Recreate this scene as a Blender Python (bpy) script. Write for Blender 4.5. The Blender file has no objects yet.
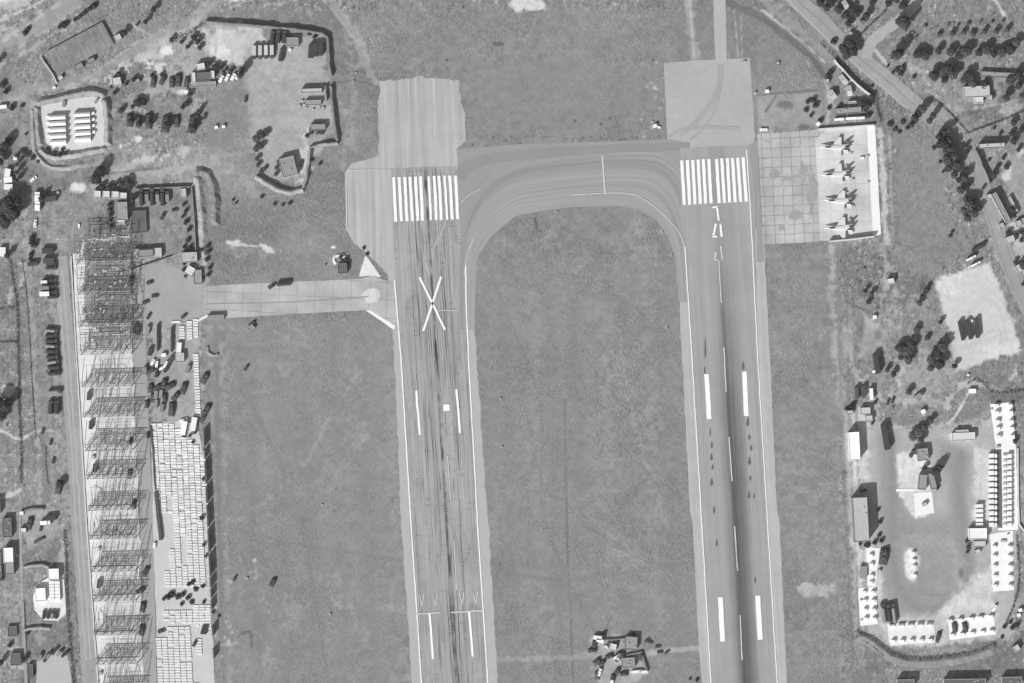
import bpy, bmesh, math, random
import numpy as np
from mathutils import Vector, Matrix, noise as mnoise

# ------------------------------------------------------------------ camera, sky, sun, exposure
S = 0.67                       # metres on the ground per picture unit
scene = bpy.context.scene
COL = scene.collection
cam = bpy.data.cameras.new("camera")
cam.sensor_fit = 'HORIZONTAL'
cam.angle = 2 * math.atan(512 * S / 2600.0)
cam.clip_start = 10.0
cam.clip_end = 40000.0
cam_ob = bpy.data.objects.new("camera", cam)
cam_ob.location = (0, 0, 2600)
COL.objects.link(cam_ob)
scene.camera = cam_ob

SUN_EL = math.radians(37)
SHX, SHY = 0.60, 0.80          # shadows fall to the upper right
_n = math.hypot(SHX, SHY); SHX /= _n; SHY /= _n
world = bpy.data.worlds.new("World")
scene.world = world
world.use_nodes = True
nt = world.node_tree
sky = nt.nodes.new('ShaderNodeTexSky')
sky.sky_type = 'NISHITA'
sky.sun_disc = False
sky.sun_elevation = SUN_EL
sky.sun_rotation = math.atan2(-SHX, -SHY)
bw = nt.nodes.new('ShaderNodeRGBToBW')     # the photograph is black and white
bg = nt.nodes['Background']
bg.inputs['Strength'].default_value = 0.105
nt.links.new(sky.outputs[0], bw.inputs[0])
nt.links.new(bw.outputs[0], bg.inputs['Color'])
sun = bpy.data.lights.new("sun", 'SUN')
sun.energy = 4.3
sun.angle = math.radians(0.5)
sun.color = (1, 1, 1)
sun_ob = bpy.data.objects.new("sun", sun)
d = Vector((SHX * math.cos(SUN_EL), SHY * math.cos(SUN_EL), -math.sin(SUN_EL)))
sun_ob.rotation_euler = d.to_track_quat('-Z', 'Y').to_euler()
sun_ob.location = (-300, -400, 500)
COL.objects.link(sun_ob)
vs = scene.view_settings
vs.view_transform = 'Standard'
vs.look = 'None'
vs.gamma = 1.0
vs.use_curve_mapping = False
vs.exposure = 0.06
HAZE = 1.3e-5                  # density of the thin air between ground and camera
scene.cycles.max_bounces = 4
scene.cycles.diffuse_bounces = 2

rng = random.Random(7)
nrng = np.random.default_rng(11)
PI = math.pi

# ------------------------------------------------------------------ helpers
def W(x, y, z=0.0):
    return Vector(((x - 512) * S, (341.5 - y) * S, z))

def A(g):                       # lit grey level (0..255) -> base colour
    c = g / 255.0
    l = c / 12.92 if c <= 0.04045 else ((c + 0.055) / 1.055) ** 2.4
    return l * 0.88

ORD = ('first second third fourth fifth sixth seventh eighth ninth tenth eleventh twelfth thirteenth fourteenth '
       'fifteenth sixteenth seventeenth eighteenth nineteenth twentieth').split()
_tens = {2: 'twenty', 3: 'thirty', 4: 'forty', 5: 'fifty'}
def o(i):
    n = i + 1
    if n <= 20: return ORD[i]
    t, u = divmod(n, 10)
    return (_tens[t] + '-' + ORD[u - 1]) if u else _tens[t][:-1] + 'ieth'

def tag(ob, label=None, cat=None, group=None, kind=None):
    if label: ob['label'] = label
    if cat: ob['category'] = cat
    if group: ob['group'] = group
    if kind: ob['kind'] = kind
    return ob

class MB:
    def __init__(s): s.v = []; s.f = []
    def add(s, vs, fs):
        b = len(s.v); s.v += [tuple(v) for v in vs]
        s.f += [tuple(b + i for i in f) for f in fs]
    def box(s, cx, cy, cz, sx, sy, sz, rz=0.0, taper=1.0):
        c, n = math.cos(rz), math.sin(rz); vs = []
        for k, z in ((1, -1), (taper, 1)):
            for x, y in ((-1, -1), (1, -1), (1, 1), (-1, 1)):
                px, py = x * sx / 2 * k, y * sy / 2 * k
                vs.append((cx + px * c - py * n, cy + px * n + py * c, cz + z * sz / 2))
        s.add(vs, [(3, 2, 1, 0), (4, 5, 6, 7), (0, 1, 5, 4), (1, 2, 6, 5), (2, 3, 7, 6), (3, 0, 4, 7)])
    def prism(s, pts, z0, z1):
        n = len(pts)
        s.add([(x, y, z0) for x, y in pts] + [(x, y, z1) for x, y in pts],
              [tuple(range(n - 1, -1, -1)), tuple(range(n, 2 * n))] +
              [(i, (i + 1) % n, n + (i + 1) % n, n + i) for i in range(n)])
    def bar(s, p, q, r, n=4):
        p, q = Vector(p), Vector(q); dd = q - p
        if dd.length < 1e-6: return
        u = dd.orthogonal().normalized(); w = dd.normalized().cross(u)
        vs = []
        for e in (p, q):
            for k in range(n):
                a = 2 * PI * (k + .5) / n
                vs.append(e + u * math.cos(a) * r + w * math.sin(a) * r)
        s.add(vs, [tuple(range(n - 1, -1, -1)), tuple(range(n, 2 * n))] +
              [(k, (k + 1) % n, n + (k + 1) % n, n + k) for k in range(n)])
    def loft(s, rings, cap=True):
        n = len(rings[0]); b = len(s.v)
        for r in rings: s.v += [tuple(p) for p in r]
        for i in range(len(rings) - 1):
            for k in range(n):
                s.f.append((b + i * n + k, b + i * n + (k + 1) % n, b + (i + 1) * n + (k + 1) % n, b + (i + 1) * n + k))
        if cap:
            s.f.append(tuple(b + k for k in range(n - 1, -1, -1)))
            s.f.append(tuple(b + (len(rings) - 1) * n + k for k in range(n)))
    def cyl(s, cx, cy, z0, z1, r, n=12, r2=None):
        r2 = r if r2 is None else r2
        s.loft([[(cx + r * math.cos(2 * PI * k / n), cy + r * math.sin(2 * PI * k / n), z0) for k in range(n)],
                [(cx + r2 * math.cos(2 * PI * k / n), cy + r2 * math.sin(2 * PI * k / n), z1) for k in range(n)]])
    def wheel(s, x, y, z, r, w, n=12):
        s.loft([[(x + r * math.cos(2 * PI * k / n), y - w / 2, z + r * math.sin(2 * PI * k / n)) for k in range(n)],
                [(x + r * math.cos(2 * PI * k / n), y + w / 2, z + r * math.sin(2 * PI * k / n)) for k in range(n)]])
    def mesh(s, name, mat):
        me = bpy.data.meshes.new(name)
        me.from_pydata(s.v, [], s.f)
        if mat: me.materials.append(mat)
        me.validate(); me.update()
        return me
    def build(s, name, mat, parent=None, loc=None, rz=0.0):
        ob = bpy.data.objects.new(name, s.mesh(name, mat))
        COL.objects.link(ob)
        if parent: ob.parent = parent
        if loc is not None: ob.location = loc
        ob.rotation_euler = (0, 0, rz)
        return ob

def empty(name, loc=(0, 0, 0), rz=0.0):
    e = bpy.data.objects.new(name, None); COL.objects.link(e)
    e.location = loc; e.rotation_euler = (0, 0, rz); e.empty_display_size = 1
    return e

KIDS = {}
def kids_of(ob):
    return list(ob.children)
def dup(ob, parent=None):
    c = ob.copy(); COL.objects.link(c)
    if parent:
        c.parent = parent
    for ch in kids_of(ob):
        dup(ch, c)
    return c

USED = set()
def place(root, x, y, deg=0.0, label=None, group=None, scale=None, z=None, cat=None):
    """First call places the thing itself, later ones place copies of it and its parts."""
    r = root if root.name not in USED else dup(root)
    if r is root: USED.add(root.name)
    r.location = W(x, y, zat(x, y) if z is None else z)
    r.rotation_euler = (0, 0, math.radians(deg))
    if scale: r.scale = scale if isinstance(scale, tuple) else (scale,) * 3
    if 'group' in r.keys(): del r['group']
    tag(r, label, cat, group)
    return r

# ------------------------------------------------------------------ materials (all procedural)
MATS = {}
def node(nt, t, **kw):
    n = nt.nodes.new(t)
    for k, v in kw.items(): setattr(n, k, v)
    return n
def math_n(nt, op, a, b=None, c=None, clamp=False):
    n = nt.nodes.new('ShaderNodeMath'); n.operation = op; n.use_clamp = clamp
    for i, v in enumerate((a, b, c)):
        if v is None: continue
        if isinstance(v, (int, float)): n.inputs[i].default_value = v
        else: nt.links.new(v, n.inputs[i])
    return n.outputs[0]
def noise_n(nt, vec, scale, detail=3, rough=.6, dist=0.0):
    n = nt.nodes.new('ShaderNodeTexNoise')
    n.inputs['Scale'].default_value = scale; n.inputs['Detail'].default_value = detail
    n.inputs['Roughness'].default_value = rough; n.inputs['Distortion'].default_value = dist
    nt.links.new(vec, n.inputs['Vector'])
    return n.outputs[0]
def ramp_n(nt, v, lo, hi, a=0.0, b=1.0):
    n = nt.nodes.new('ShaderNodeMapRange'); n.clamp = True
    n.interpolation_type = 'SMOOTHSTEP'
    nt.links.new(v, n.inputs[0])
    for i, x in enumerate((lo, hi, a, b)): n.inputs[i + 1].default_value = x
    return n.outputs[0]
def base_mat(name):
    m = bpy.data.materials.new(name); m.use_nodes = True
    nt = m.node_tree; b = nt.nodes['Principled BSDF']
    b.inputs['Roughness'].default_value = 0.9
    b.inputs['Specular IOR Level'].default_value = 0.12
    return m, nt, b
def finish(nt, b, val):
    c = nt.nodes.new('ShaderNodeCombineColor')
    for i in range(3): nt.links.new(val, c.inputs[i])
    nt.links.new(c.outputs[0], b.inputs['Base Color'])
def world_pos(nt):
    return nt.nodes.new('ShaderNodeNewGeometry').outputs['Position']
def obj_pos(nt):
    return nt.nodes.new('ShaderNodeTexCoord').outputs['Object']
def scaled(nt, vec, sc):
    n = nt.nodes.new('ShaderNodeVectorMath'); n.operation = 'MULTIPLY'
    nt.links.new(vec, n.inputs[0]); n.inputs[1].default_value = sc
    return n.outputs[0]

def mat(name, g, var=.12, scale=.6, rough=.85, world=False, metal=0.0, spec=.15, stripe=None, rnd=0.0):
    """Plain weathered surface: grey level g, blotches of two sizes; optional stripe=(axis, pitch, depth)."""
    key = (name,)
    if key in MATS: return MATS[key]
    m, nt, b = base_mat(name)
    vec = world_pos(nt) if world else obj_pos(nt)
    n1 = noise_n(nt, vec, scale, 4, .65)
    n2 = noise_n(nt, vec, scale * .13, 3, .55)
    v = math_n(nt, 'ADD', math_n(nt, 'MULTIPLY', math_n(nt, 'SUBTRACT', n1, .5), var * 2.4),
               math_n(nt, 'MULTIPLY', math_n(nt, 'SUBTRACT', n2, .5), var * 2.0))
    v = math_n(nt, 'ADD', v, 1.0)
    if rnd:
        oi = nt.nodes.new('ShaderNodeObjectInfo')
        v = math_n(nt, 'MULTIPLY', v, math_n(nt, 'ADD', math_n(nt, 'MULTIPLY', oi.outputs['Random'], rnd * 2), 1 - rnd))
    if stripe:
        ax, pitch, depth = stripe
        sp = nt.nodes.new('ShaderNodeSeparateXYZ'); nt.links.new(vec, sp.inputs[0])
        sn = math_n(nt, 'SINE', math_n(nt, 'MULTIPLY', sp.outputs[ax], 2 * PI / pitch))
        v = math_n(nt, 'MULTIPLY', v, math_n(nt, 'ADD', math_n(nt, 'MULTIPLY', sn, depth), 1.0))
    finish(nt, b, math_n(nt, 'MULTIPLY', v, A(g)))
    b.inputs['Roughness'].default_value = rough
    b.inputs['Metallic'].default_value = metal
    b.inputs['Specular IOR Level'].default_value = spec
    MATS[key] = m
    return m

M = {
 'white': mat('white_painted_metal', 255, .06, .8, rnd=.08),
 'tentwhite': mat('white_canvas', 255, .05, .9),
 'pale': mat('pale_grey_paint', 205, .1, .7, rnd=.12),
 'grey': mat('mid_grey_paint', 150, .14, .7, rnd=.1),
 'dark': mat('dark_green_paint', 88, .16, .7, rnd=.2),
 'vdark': mat('dark_tarpaulin', 76, .18, .6),
 'net': mat('camouflage_net', 90, .45, .9, rnd=.12),
 'steel': mat('galvanised_steel', 188, .12, .5, rough=.6),
 'darksteel': mat('painted_dark_steel', 95, .15, .5, rough=.6),
 'shelter': mat('shelter_steel', 140, .15, .5, rough=.6),
 'glass': mat('dark_glass', 40, .05, .5, rough=.15, spec=.5),
 'rubber': mat('tyre_rubber', 48, .1, .8),
 'roofgrey': mat('grey_flat_roof', 160, .16, .45, rnd=.08, stripe=(0, 1.5, .06)),
 'roofpale': mat('pale_concrete_roof', 200, .15, .5, rnd=.12, stripe=(0, 1.8, .05)),
 'roofdark': mat('dark_felt_roof', 112, .2, .5, rnd=.1, stripe=(0, 1.3, .07)),
 'rooftile': mat('ribbed_sheet_roof', 170, .1, .5, stripe=(0, 1.1, .12)),
 'plot': mat('weedy_striped_roof', 142, .45, .35, stripe=(0, 3.4, .07)),
 'wall': mat('rendered_wall', 190, .12, .5),
 'wallgrey': mat('grey_block_wall', 150, .14, .5),
 'conc': mat('pale_concrete', 222, .09, .5),
 'crate': mat('white_concrete_block', 242, .12, .9, rnd=.17),
 'earth': mat('bare_earth_bank', 140, .5, .45, world=True),
 'earthpale': mat('pale_sandy_bank', 166, .5, .45, world=True),
 'jet': mat('pale_grey_aircraft_paint', 226, .05, .5, rough=.5),
 'nose': mat('aircraft_radome_paint', 236, .03, .5, rough=.5),
 'leaf': mat('dark_foliage', 80, .4, .5, rnd=.14),
 'leaf2': mat('grey_green_foliage', 98, .4, .5, rnd=.14),
 'bark': mat('tree_bark', 90, .2, 1.5),
 'wood': mat('weathered_timber', 150, .2, 1.2),
 'rust': mat('rusty_metal', 120, .25, .9),
}

# ------------------------------------------------------------------ soft albedo of the ground sheet
GX0, GX1, GY0, GY1 = -40, 1064, -40, 723
STEP = 1.0
gx = np.arange(GX0, GX1 + .1, STEP); gy = np.arange(GY0, GY1 + .1, STEP)
NX, NY = len(gx), len(gy)
PX, PY = np.meshgrid(gx, gy)

def vnoise(shape_cell, seed, ax=1.0):
    """smooth value noise on the grid; cell size in picture units (x, y)"""
    r = np.random.default_rng(seed)
    cx, cy = shape_cell if isinstance(shape_cell, tuple) else (shape_cell, shape_cell)
    nx, ny = int((GX1 - GX0) / cx) + 3, int((GY1 - GY0) / cy) + 3
    t = r.random((ny, nx))
    fx = (gx - GX0) / cx; fy = (gy - GY0) / cy
    ix = fx.astype(int); iy = fy.astype(int)
    ux = fx - ix; uy = fy - iy
    ux = ux * ux * (3 - 2 * ux); uy = uy * uy * (3 - 2 * uy)
    a = t[np.ix_(iy, ix)]; b = t[np.ix_(iy, ix + 1)]; c = t[np.ix_(iy + 1, ix)]; e = t[np.ix_(iy + 1, ix + 1)]
    top = a * (1 - ux) + b * ux; bot = c * (1 - ux) + e * ux
    return top * (1 - uy[:, None]) + bot * uy[:, None] - .5
N4, N9, N20, N60 = vnoise(4, 1), vnoise(9, 2), vnoise(22, 3), vnoise(70, 4)
NF = vnoise(2, 5); NF1 = vnoise(1.2, 6)
EDGE = N4 * 6 + N9 * 6 + NF * 4
GR = np.ones_like(PX) * 1.55                       # how tussocky / speckled the ground is
G = 143 + N60 * 20 + N20 * 10 + N9 * 8 + N4 * 9      # grey level the ground shows in sun

def bbox(pts, pad):
    xs = [p[0] for p in pts]; ys = [p[1] for p in pts]
    i0 = max(0, int((min(xs) - pad - GX0) / STEP)); i1 = min(NX, int((max(xs) + pad - GX0) / STEP) + 2)
    j0 = max(0, int((min(ys) - pad - GY0) / STEP)); j1 = min(NY, int((max(ys) + pad - GY0) / STEP) + 2)
    return i0, i1, j0, j1
def seg_dist(x, y, pts, closed):
    dm = np.full(x.shape, 1e9)
    n = len(pts)
    for i in range(n if closed else n - 1):
        ax, ay = pts[i]; bx, by = pts[(i + 1) % n]
        dx, dy = bx - ax, by - ay
        t = np.clip(((x - ax) * dx + (y - ay) * dy) / (dx * dx + dy * dy + 1e-9), 0, 1)
        dm = np.minimum(dm, np.hypot(x - ax - t * dx, y - ay - t * dy))
    return dm
def inside(x, y, pts):
    r = np.zeros(np.shape(x), bool); n = len(pts)
    for i in range(n):
        ax, ay = pts[i]; bx, by = pts[(i + 1) % n]
        if ay == by: continue
        c = ((ay > y) != (by > y)) & (x < (bx - ax) * (y - ay) / (by - ay) + ax)
        r ^= c
    return r
def sstep(t):
    t = np.clip(t, 0, 1); return t * t * (3 - 2 * t)
def spl(pts, n=6, closed=False):
    out = []; m = len(pts)
    rngi = range(m if closed else m - 1)
    for i in rngi:
        g = (lambda k: pts[k % m]) if closed else (lambda k: pts[min(max(k, 0), m - 1)])
        p0, p1, p2, p3 = g(i - 1), g(i), g(i + 1), g(i + 2)
        for k in range(n):
            t = k / n
            out.append(tuple(.5 * (2 * p1[a] + (p2[a] - p0[a]) * t + (2 * p0[a] - 5 * p1[a] + 4 * p2[a] - p3[a]) * t * t +
                                   (3 * p1[a] - p0[a] - 3 * p2[a] + p3[a]) * t ** 3) for a in (0, 1)))
    if not closed: out.append(tuple(pts[-1]))
    return out
def patch(pts, g, soft=4, edge=1.0, mix=1.0, grain=1.0, sm=None):
    i0, i1, j0, j1 = bbox(pts, soft + 8 * edge)
    sl = (slice(j0, j1), slice(i0, i1))
    x, y = PX[sl], PY[sl]
    dd = seg_dist(x, y, pts, True) * np.where(inside(x, y, pts), 1, -1) + EDGE[sl] * edge
    w = sstep(dd / (2 * soft) + .5) * mix
    tgt = g + 8 + (N9[sl] * 12 + N4[sl] * 16 + N20[sl] * 7) * grain
    G[sl] = G[sl] * (1 - w) + tgt * w
    if sm is None and g > 150: sm = .7
    if sm is not None: GR[sl] = GR[sl] * (1 - w) + sm * w
def track(pts, width, g, soft=1.5, edge=.35, mix=.8, smooth=True):
    if smooth: pts = spl(pts, 5)
    i0, i1, j0, j1 = bbox(pts, width + soft + 5)
    sl = (slice(j0, j1), slice(i0, i1))
    x, y = PX[sl], PY[sl]
    dd = width / 2 - seg_dist(x, y, pts, False) + EDGE[sl] * edge
    w = sstep(dd / (2 * soft) + .5) * mix
    G[sl] = G[sl] * (1 - w) + (g + (14 if g > 140 else 0) + N9[sl] * 12 + N4[sl] * 10) * w
    GR[sl] = GR[sl] * (1 - w) + .55 * w
def blob(x, y, rx, ry, g, soft=2.5, edge=.5, mix=1.0):
    patch([(x + rx * math.cos(a), y + ry * math.sin(a)) for a in np.linspace(0, 2 * PI, 14)[:-1]], g, soft, edge, mix)
def speck(x0, y0, x1, y1, n, g, r=(0.6, 1.6), mix=.8):
    for _ in range(n):
        rr = rng.uniform(*r)
        blob(rng.uniform(x0, x1), rng.uniform(y0, y1), rr, rr * rng.uniform(.7, 1.4), g + rng.uniform(-15, 15), .8, .1, mix)

# ------------------------------------------------------------------ flat sheets (roads, runways, pads)
SHEETS = []
def zat(x, y):
    z = 0.0
    for pts, zz, bb in SHEETS:
        if bb[0] <= x <= bb[2] and bb[1] <= y <= bb[3] and zz > z and bool(inside(np.array(x, float), np.array(y, float), pts)):
            z = zz
    return z
def rough_edge(pts, amp, step=2.5):
    out = []; n = len(pts)
    for i in range(n):
        a, b = pts[i], pts[(i + 1) % n]
        L = math.hypot(b[0] - a[0], b[1] - a[1]); k = max(1, int(L / step))
        for j in range(k):
            t = j / k
            x, y = a[0] + (b[0] - a[0]) * t, a[1] + (b[1] - a[1]) * t
            q = mnoise.noise_vector(Vector((x * .22, y * .22, 3.1))) * amp + mnoise.noise_vector(Vector((x * .06, y * .06, 8.1))) * amp
            out.append((x + q.x, y + q.y))
    return out
def sheet(name, pts, m, rough=.5, label=None, reg=True):
    z = 0.016 + 0.004 * len(SHEETS)
    pp = rough_edge(pts, rough) if rough else list(pts)
    mb = MB()
    mb.add([W(x, y, z) for x, y in pp], [tuple(range(len(pp)))])
    ob = mb.build(name, m)
    if ob.data.polygons[0].normal.z < 0: ob.data.flip_normals()
    tag(ob, label, None, None, 'structure')
    xs = [p[0] for p in pp]; ys = [p[1] for p in pp]
    SHEETS.append((pp, z, (min(xs), min(ys), max(xs), max(ys))))
    return ob
def ribbon(pts, width, smooth=True):
    if smooth: pts = spl(pts, 6)
    L, R = [], []
    for i, p in enumerate(pts):
        a = pts[max(i - 1, 0)]; b = pts[min(i + 1, len(pts) - 1)]
        dx, dy = b[0] - a[0], b[1] - a[1]; q = math.hypot(dx, dy) or 1
        w = width if isinstance(width, (int, float)) else width[0] + (width[1] - width[0]) * i / (len(pts) - 1)
        L.append((p[0] - dy / q * w / 2, p[1] + dx / q * w / 2)); R.append((p[0] + dy / q * w / 2, p[1] - dx / q * w / 2))
    return L + R[::-1]
def road(name, pts, width, m, rough=.5, label=None):
    return sheet(name, ribbon(pts, width), m, rough, label)

# ------------------------------------------------------------------ materials of the big surfaces
def strip_uv(nt, xc, slope):
    sp = nt.nodes.new('ShaderNodeSeparateXYZ'); nt.links.new(world_pos(nt), sp.inputs[0])
    u = math_n(nt, 'ADD', math_n(nt, 'MULTIPLY', sp.outputs[0], 1 / S),
               math_n(nt, 'ADD', math_n(nt, 'MULTIPLY', sp.outputs[1], slope / S), 512 - xc + slope * 8.5))
    v = math_n(nt, 'MULTIPLY', sp.outputs[1], 1 / S)
    return u, v
def comb(nt, a, b):
    c = nt.nodes.new('ShaderNodeCombineXYZ')
    nt.links.new(a, c.inputs[0]); nt.links.new(b, c.inputs[1])
    return c.outputs[0]
def mulv(nt, a, s): return math_n(nt, 'MULTIPLY', a, s)

def cracks_n(nt, depth, scale=.055):
    """wandering dark cracks and sealed repairs"""
    wob = nt.nodes.new('ShaderNodeTexNoise'); wob.inputs['Scale'].default_value = .12; nt.links.new(world_pos(nt), wob.inputs['Vector'])
    mx = nt.nodes.new('ShaderNodeVectorMath'); mx.operation = 'MULTIPLY_ADD'
    nt.links.new(wob.outputs['Color'], mx.inputs[0]); mx.inputs[1].default_value = (11, 11, 0); nt.links.new(world_pos(nt), mx.inputs[2])
    vo = nt.nodes.new('ShaderNodeTexVoronoi'); vo.feature = 'DISTANCE_TO_EDGE'; vo.inputs['Scale'].default_value = scale
    nt.links.new(mx.outputs[0], vo.inputs['Vector'])
    e = ramp_n(nt, vo.outputs['Distance'], .0, .03, 1.0, 0.0)
    on = ramp_n(nt, noise_n(nt, world_pos(nt), .03, 2, .6), .42, .6, .15, 1.0)
    st = ramp_n(nt, noise_n(nt, world_pos(nt), .09, 3, .6), .62, .75, 0.0, .45)
    return math_n(nt, 'SUBTRACT', 1.0, mulv(nt, math_n(nt, 'ADD', math_n(nt, 'MULTIPLY', e, on), st), depth))

def runway_mat(name, g, xc, slope, cracks=0.0, rubber=0.0, amp=1.0):
    m, nt, b = base_mat(name)
    u, v = strip_uv(nt, xc, slope)
    st1 = noise_n(nt, comb(nt, mulv(nt, u, .16), mulv(nt, v, .0045)), 1.0, 3, .6)
    st2 = noise_n(nt, comb(nt, mulv(nt, u, .6), mulv(nt, v, .006)), 1.0, 2, .6)
    fine = noise_n(nt, world_pos(nt), .9, 3, .7)
    blot = noise_n(nt, world_pos(nt), .06, 4, .6)
    val = math_n(nt, 'ADD', mulv(nt, math_n(nt, 'SUBTRACT', st1, .5), .42 * amp), mulv(nt, math_n(nt, 'SUBTRACT', st2, .5), .34 + .35 * cracks))
    val = math_n(nt, 'ADD', val, mulv(nt, math_n(nt, 'SUBTRACT', fine, .5), .32))
    val = math_n(nt, 'ADD', val, mulv(nt, math_n(nt, 'SUBTRACT', blot, .5), .3))
    val = math_n(nt, 'ADD', val, 1.0)
    if cracks:
        wob = noise_n(nt, world_pos(nt), .05, 2, .5)
        uu = math_n(nt, 'ADD', u, mulv(nt, math_n(nt, 'SUBTRACT', wob, .5), 1.6))
        cr = noise_n(nt, comb(nt, mulv(nt, uu, .42), mulv(nt, v, .0035)), 1.0, 2, .5)
        line = ramp_n(nt, math_n(nt, 'ABSOLUTE', math_n(nt, 'SUBTRACT', cr, .5)), .0, .03, 1.0, 0.0)
        mid = ramp_n(nt, math_n(nt, 'ABSOLUTE', math_n(nt, 'ADD', u, 1.0)), 8, 30, 1.0, .35)
        val = math_n(nt, 'MULTIPLY', val, math_n(nt, 'SUBTRACT', 1.0, mulv(nt, math_n(nt, 'MULTIPLY', line, mid), cracks)))
        # one broad dark seam a little left of the middle, broken in places
        seam = ramp_n(nt, math_n(nt, 'ABSOLUTE', math_n(nt, 'ADD', uu, 0.5)), .6, 2.2, 1.0, 0.0)
        brk = ramp_n(nt, noise_n(nt, comb(nt, mulv(nt, u, .05), mulv(nt, v, .03)), 1.0, 2, .6), .38, .6, .1, 1.0)
        val = math_n(nt, 'MULTIPLY', val, math_n(nt, 'SUBTRACT', 1.0, mulv(nt, math_n(nt, 'MULTIPLY', seam, brk), cracks * .9)))
    if rubber:
        ed = math_n(nt, 'ADD', u, mulv(nt, math_n(nt, 'SUBTRACT', st2, .5), 9.0))
        c1 = ramp_n(nt, math_n(nt, 'ABSOLUTE', math_n(nt, 'SUBTRACT', ed, 4.0)), 1.0, 17.0, 1.0, 0.0)
        c2 = ramp_n(nt, math_n(nt, 'ABSOLUTE', math_n(nt, 'SUBTRACT', u, .5)), 1.0, 3.0, 1.0, 0.0)
        fade = ramp_n(nt, v, 170.0, -150.0, .12, 1.0)           # starts south of the threshold
        amt = math_n(nt, 'MULTIPLY', math_n(nt, 'MULTIPLY', c1, fade), math_n(nt, 'ADD', mulv(nt, st2, 1.1), .38))
        val = math_n(nt, 'MULTIPLY', val, math_n(nt, 'SUBTRACT', 1.0, mulv(nt, amt, rubber), None))
        f2 = math_n(nt, 'MULTIPLY', ramp_n(nt, v, 110.0, 20.0, 0.0, 1.0), c2)
        val = math_n(nt, 'MULTIPLY', val, math_n(nt, 'SUBTRACT', 1.0, mulv(nt, f2, rubber * .45)))
    if cracks:
        tc = noise_n(nt, comb(nt, mulv(nt, u, .05), mulv(nt, v, .33)), 1.0, 1, .5)
        tl = ramp_n(nt, math_n(nt, 'ABSOLUTE', math_n(nt, 'SUBTRACT', tc, .5)), .0, .035, 1.0, 0.0)
        ton = ramp_n(nt, noise_n(nt, comb(nt, mulv(nt, u, .12), mulv(nt, v, .04)), 1.0, 2, .6), .54, .62, 0.0, 1.0)
        val = math_n(nt, 'MULTIPLY', val, math_n(nt, 'SUBTRACT', 1.0, mulv(nt, math_n(nt, 'MULTIPLY', tl, ton), cracks * .5)))
        pa = ramp_n(nt, noise_n(nt, comb(nt, mulv(nt, u, .09), mulv(nt, v, .012)), 1.0, 1, .5), .56, .58, 0.0, 1.0)   # resurfaced strips
        val = math_n(nt, 'MULTIPLY', val, math_n(nt, 'SUBTRACT', 1.0, mulv(nt, pa, cracks * .14)))
    if cracks: val = math_n(nt, 'MULTIPLY', val, cracks_n(nt, cracks * .2, .05))
    finish(nt, b, math_n(nt, 'MULTIPLY', val, A(g)))
    return m

def slab_mat(name, g, pitch, ang=0.0, joint=.28, var=.12, pxo=(0, 0)):
    """concrete cast in square slabs with dark joints, each slab its own tone"""
    m, nt, b = base_mat(name)
    mp = nt.nodes.new('ShaderNodeMapping'); mp.inputs['Rotation'].default_value = (0, 0, ang)
    nt.links.new(world_pos(nt), mp.inputs[0])
    br = nt.nodes.new('ShaderNodeTexBrick'); br.offset = 0.0
    br.inputs['Scale'].default_value = 1.0
    br.inputs['Brick Width'].default_value = pitch * S; br.inputs['Row Height'].default_value = pitch * S
    br.inputs['Mortar Size'].default_value = .3; br.inputs['Mortar Smooth'].default_value = .6
    br.inputs['Bias'].default_value = 0
    br.inputs['Color1'].default_value = (1 - var,) * 3 + (1,); br.inputs['Color2'].default_value = (1 + var * .6,) * 3 + (1,)
    br.inputs['Mortar'].default_value = (1 - joint,) * 3 + (1,)
    wb = nt.nodes.new('ShaderNodeTexNoise'); wb.inputs['Scale'].default_value = .25; nt.links.new(world_pos(nt), wb.inputs['Vector'])
    ma = nt.nodes.new('ShaderNodeVectorMath'); ma.operation = 'MULTIPLY_ADD'
    nt.links.new(wb.outputs['Color'], ma.inputs[0]); ma.inputs[1].default_value = (1.3, 1.3, 0); nt.links.new(mp.outputs[0], ma.inputs[2])
    nt.links.new(ma.outputs[0], br.inputs['Vector'])
    tb = nt.nodes.new('ShaderNodeRGBToBW'); nt.links.new(br.outputs['Color'], tb.inputs[0])
    n1 = noise_n(nt, world_pos(nt), .35, 4, .65); n2 = noise_n(nt, world_pos(nt), .045, 3, .6)
    v = math_n(nt, 'ADD', mulv(nt, math_n(nt, 'SUBTRACT', n1, .5), .3), mulv(nt, math_n(nt, 'SUBTRACT', n2, .5), 1.0))
    jm = ramp_n(nt, noise_n(nt, world_pos(nt), .1, 3, .7), .28, .5, .1, 1.0)        # joints fade in and out
    tv = math_n(nt, 'ADD', math_n(nt, 'MULTIPLY', math_n(nt, 'SUBTRACT', tb.outputs[0], 1.0), jm), 1.0)
    sp_ = ramp_n(nt, noise_n(nt, world_pos(nt), .55, 2, .6), .66, .8, 0.0, joint * 1.2)
    v = math_n(nt, 'SUBTRACT', math_n(nt, 'ADD', v, 1.0), sp_)
    v = math_n(nt, 'MULTIPLY', v, tv)
    finish(nt, b, math_n(nt, 'MULTIPLY', v, A(g)))
    return m

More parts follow.
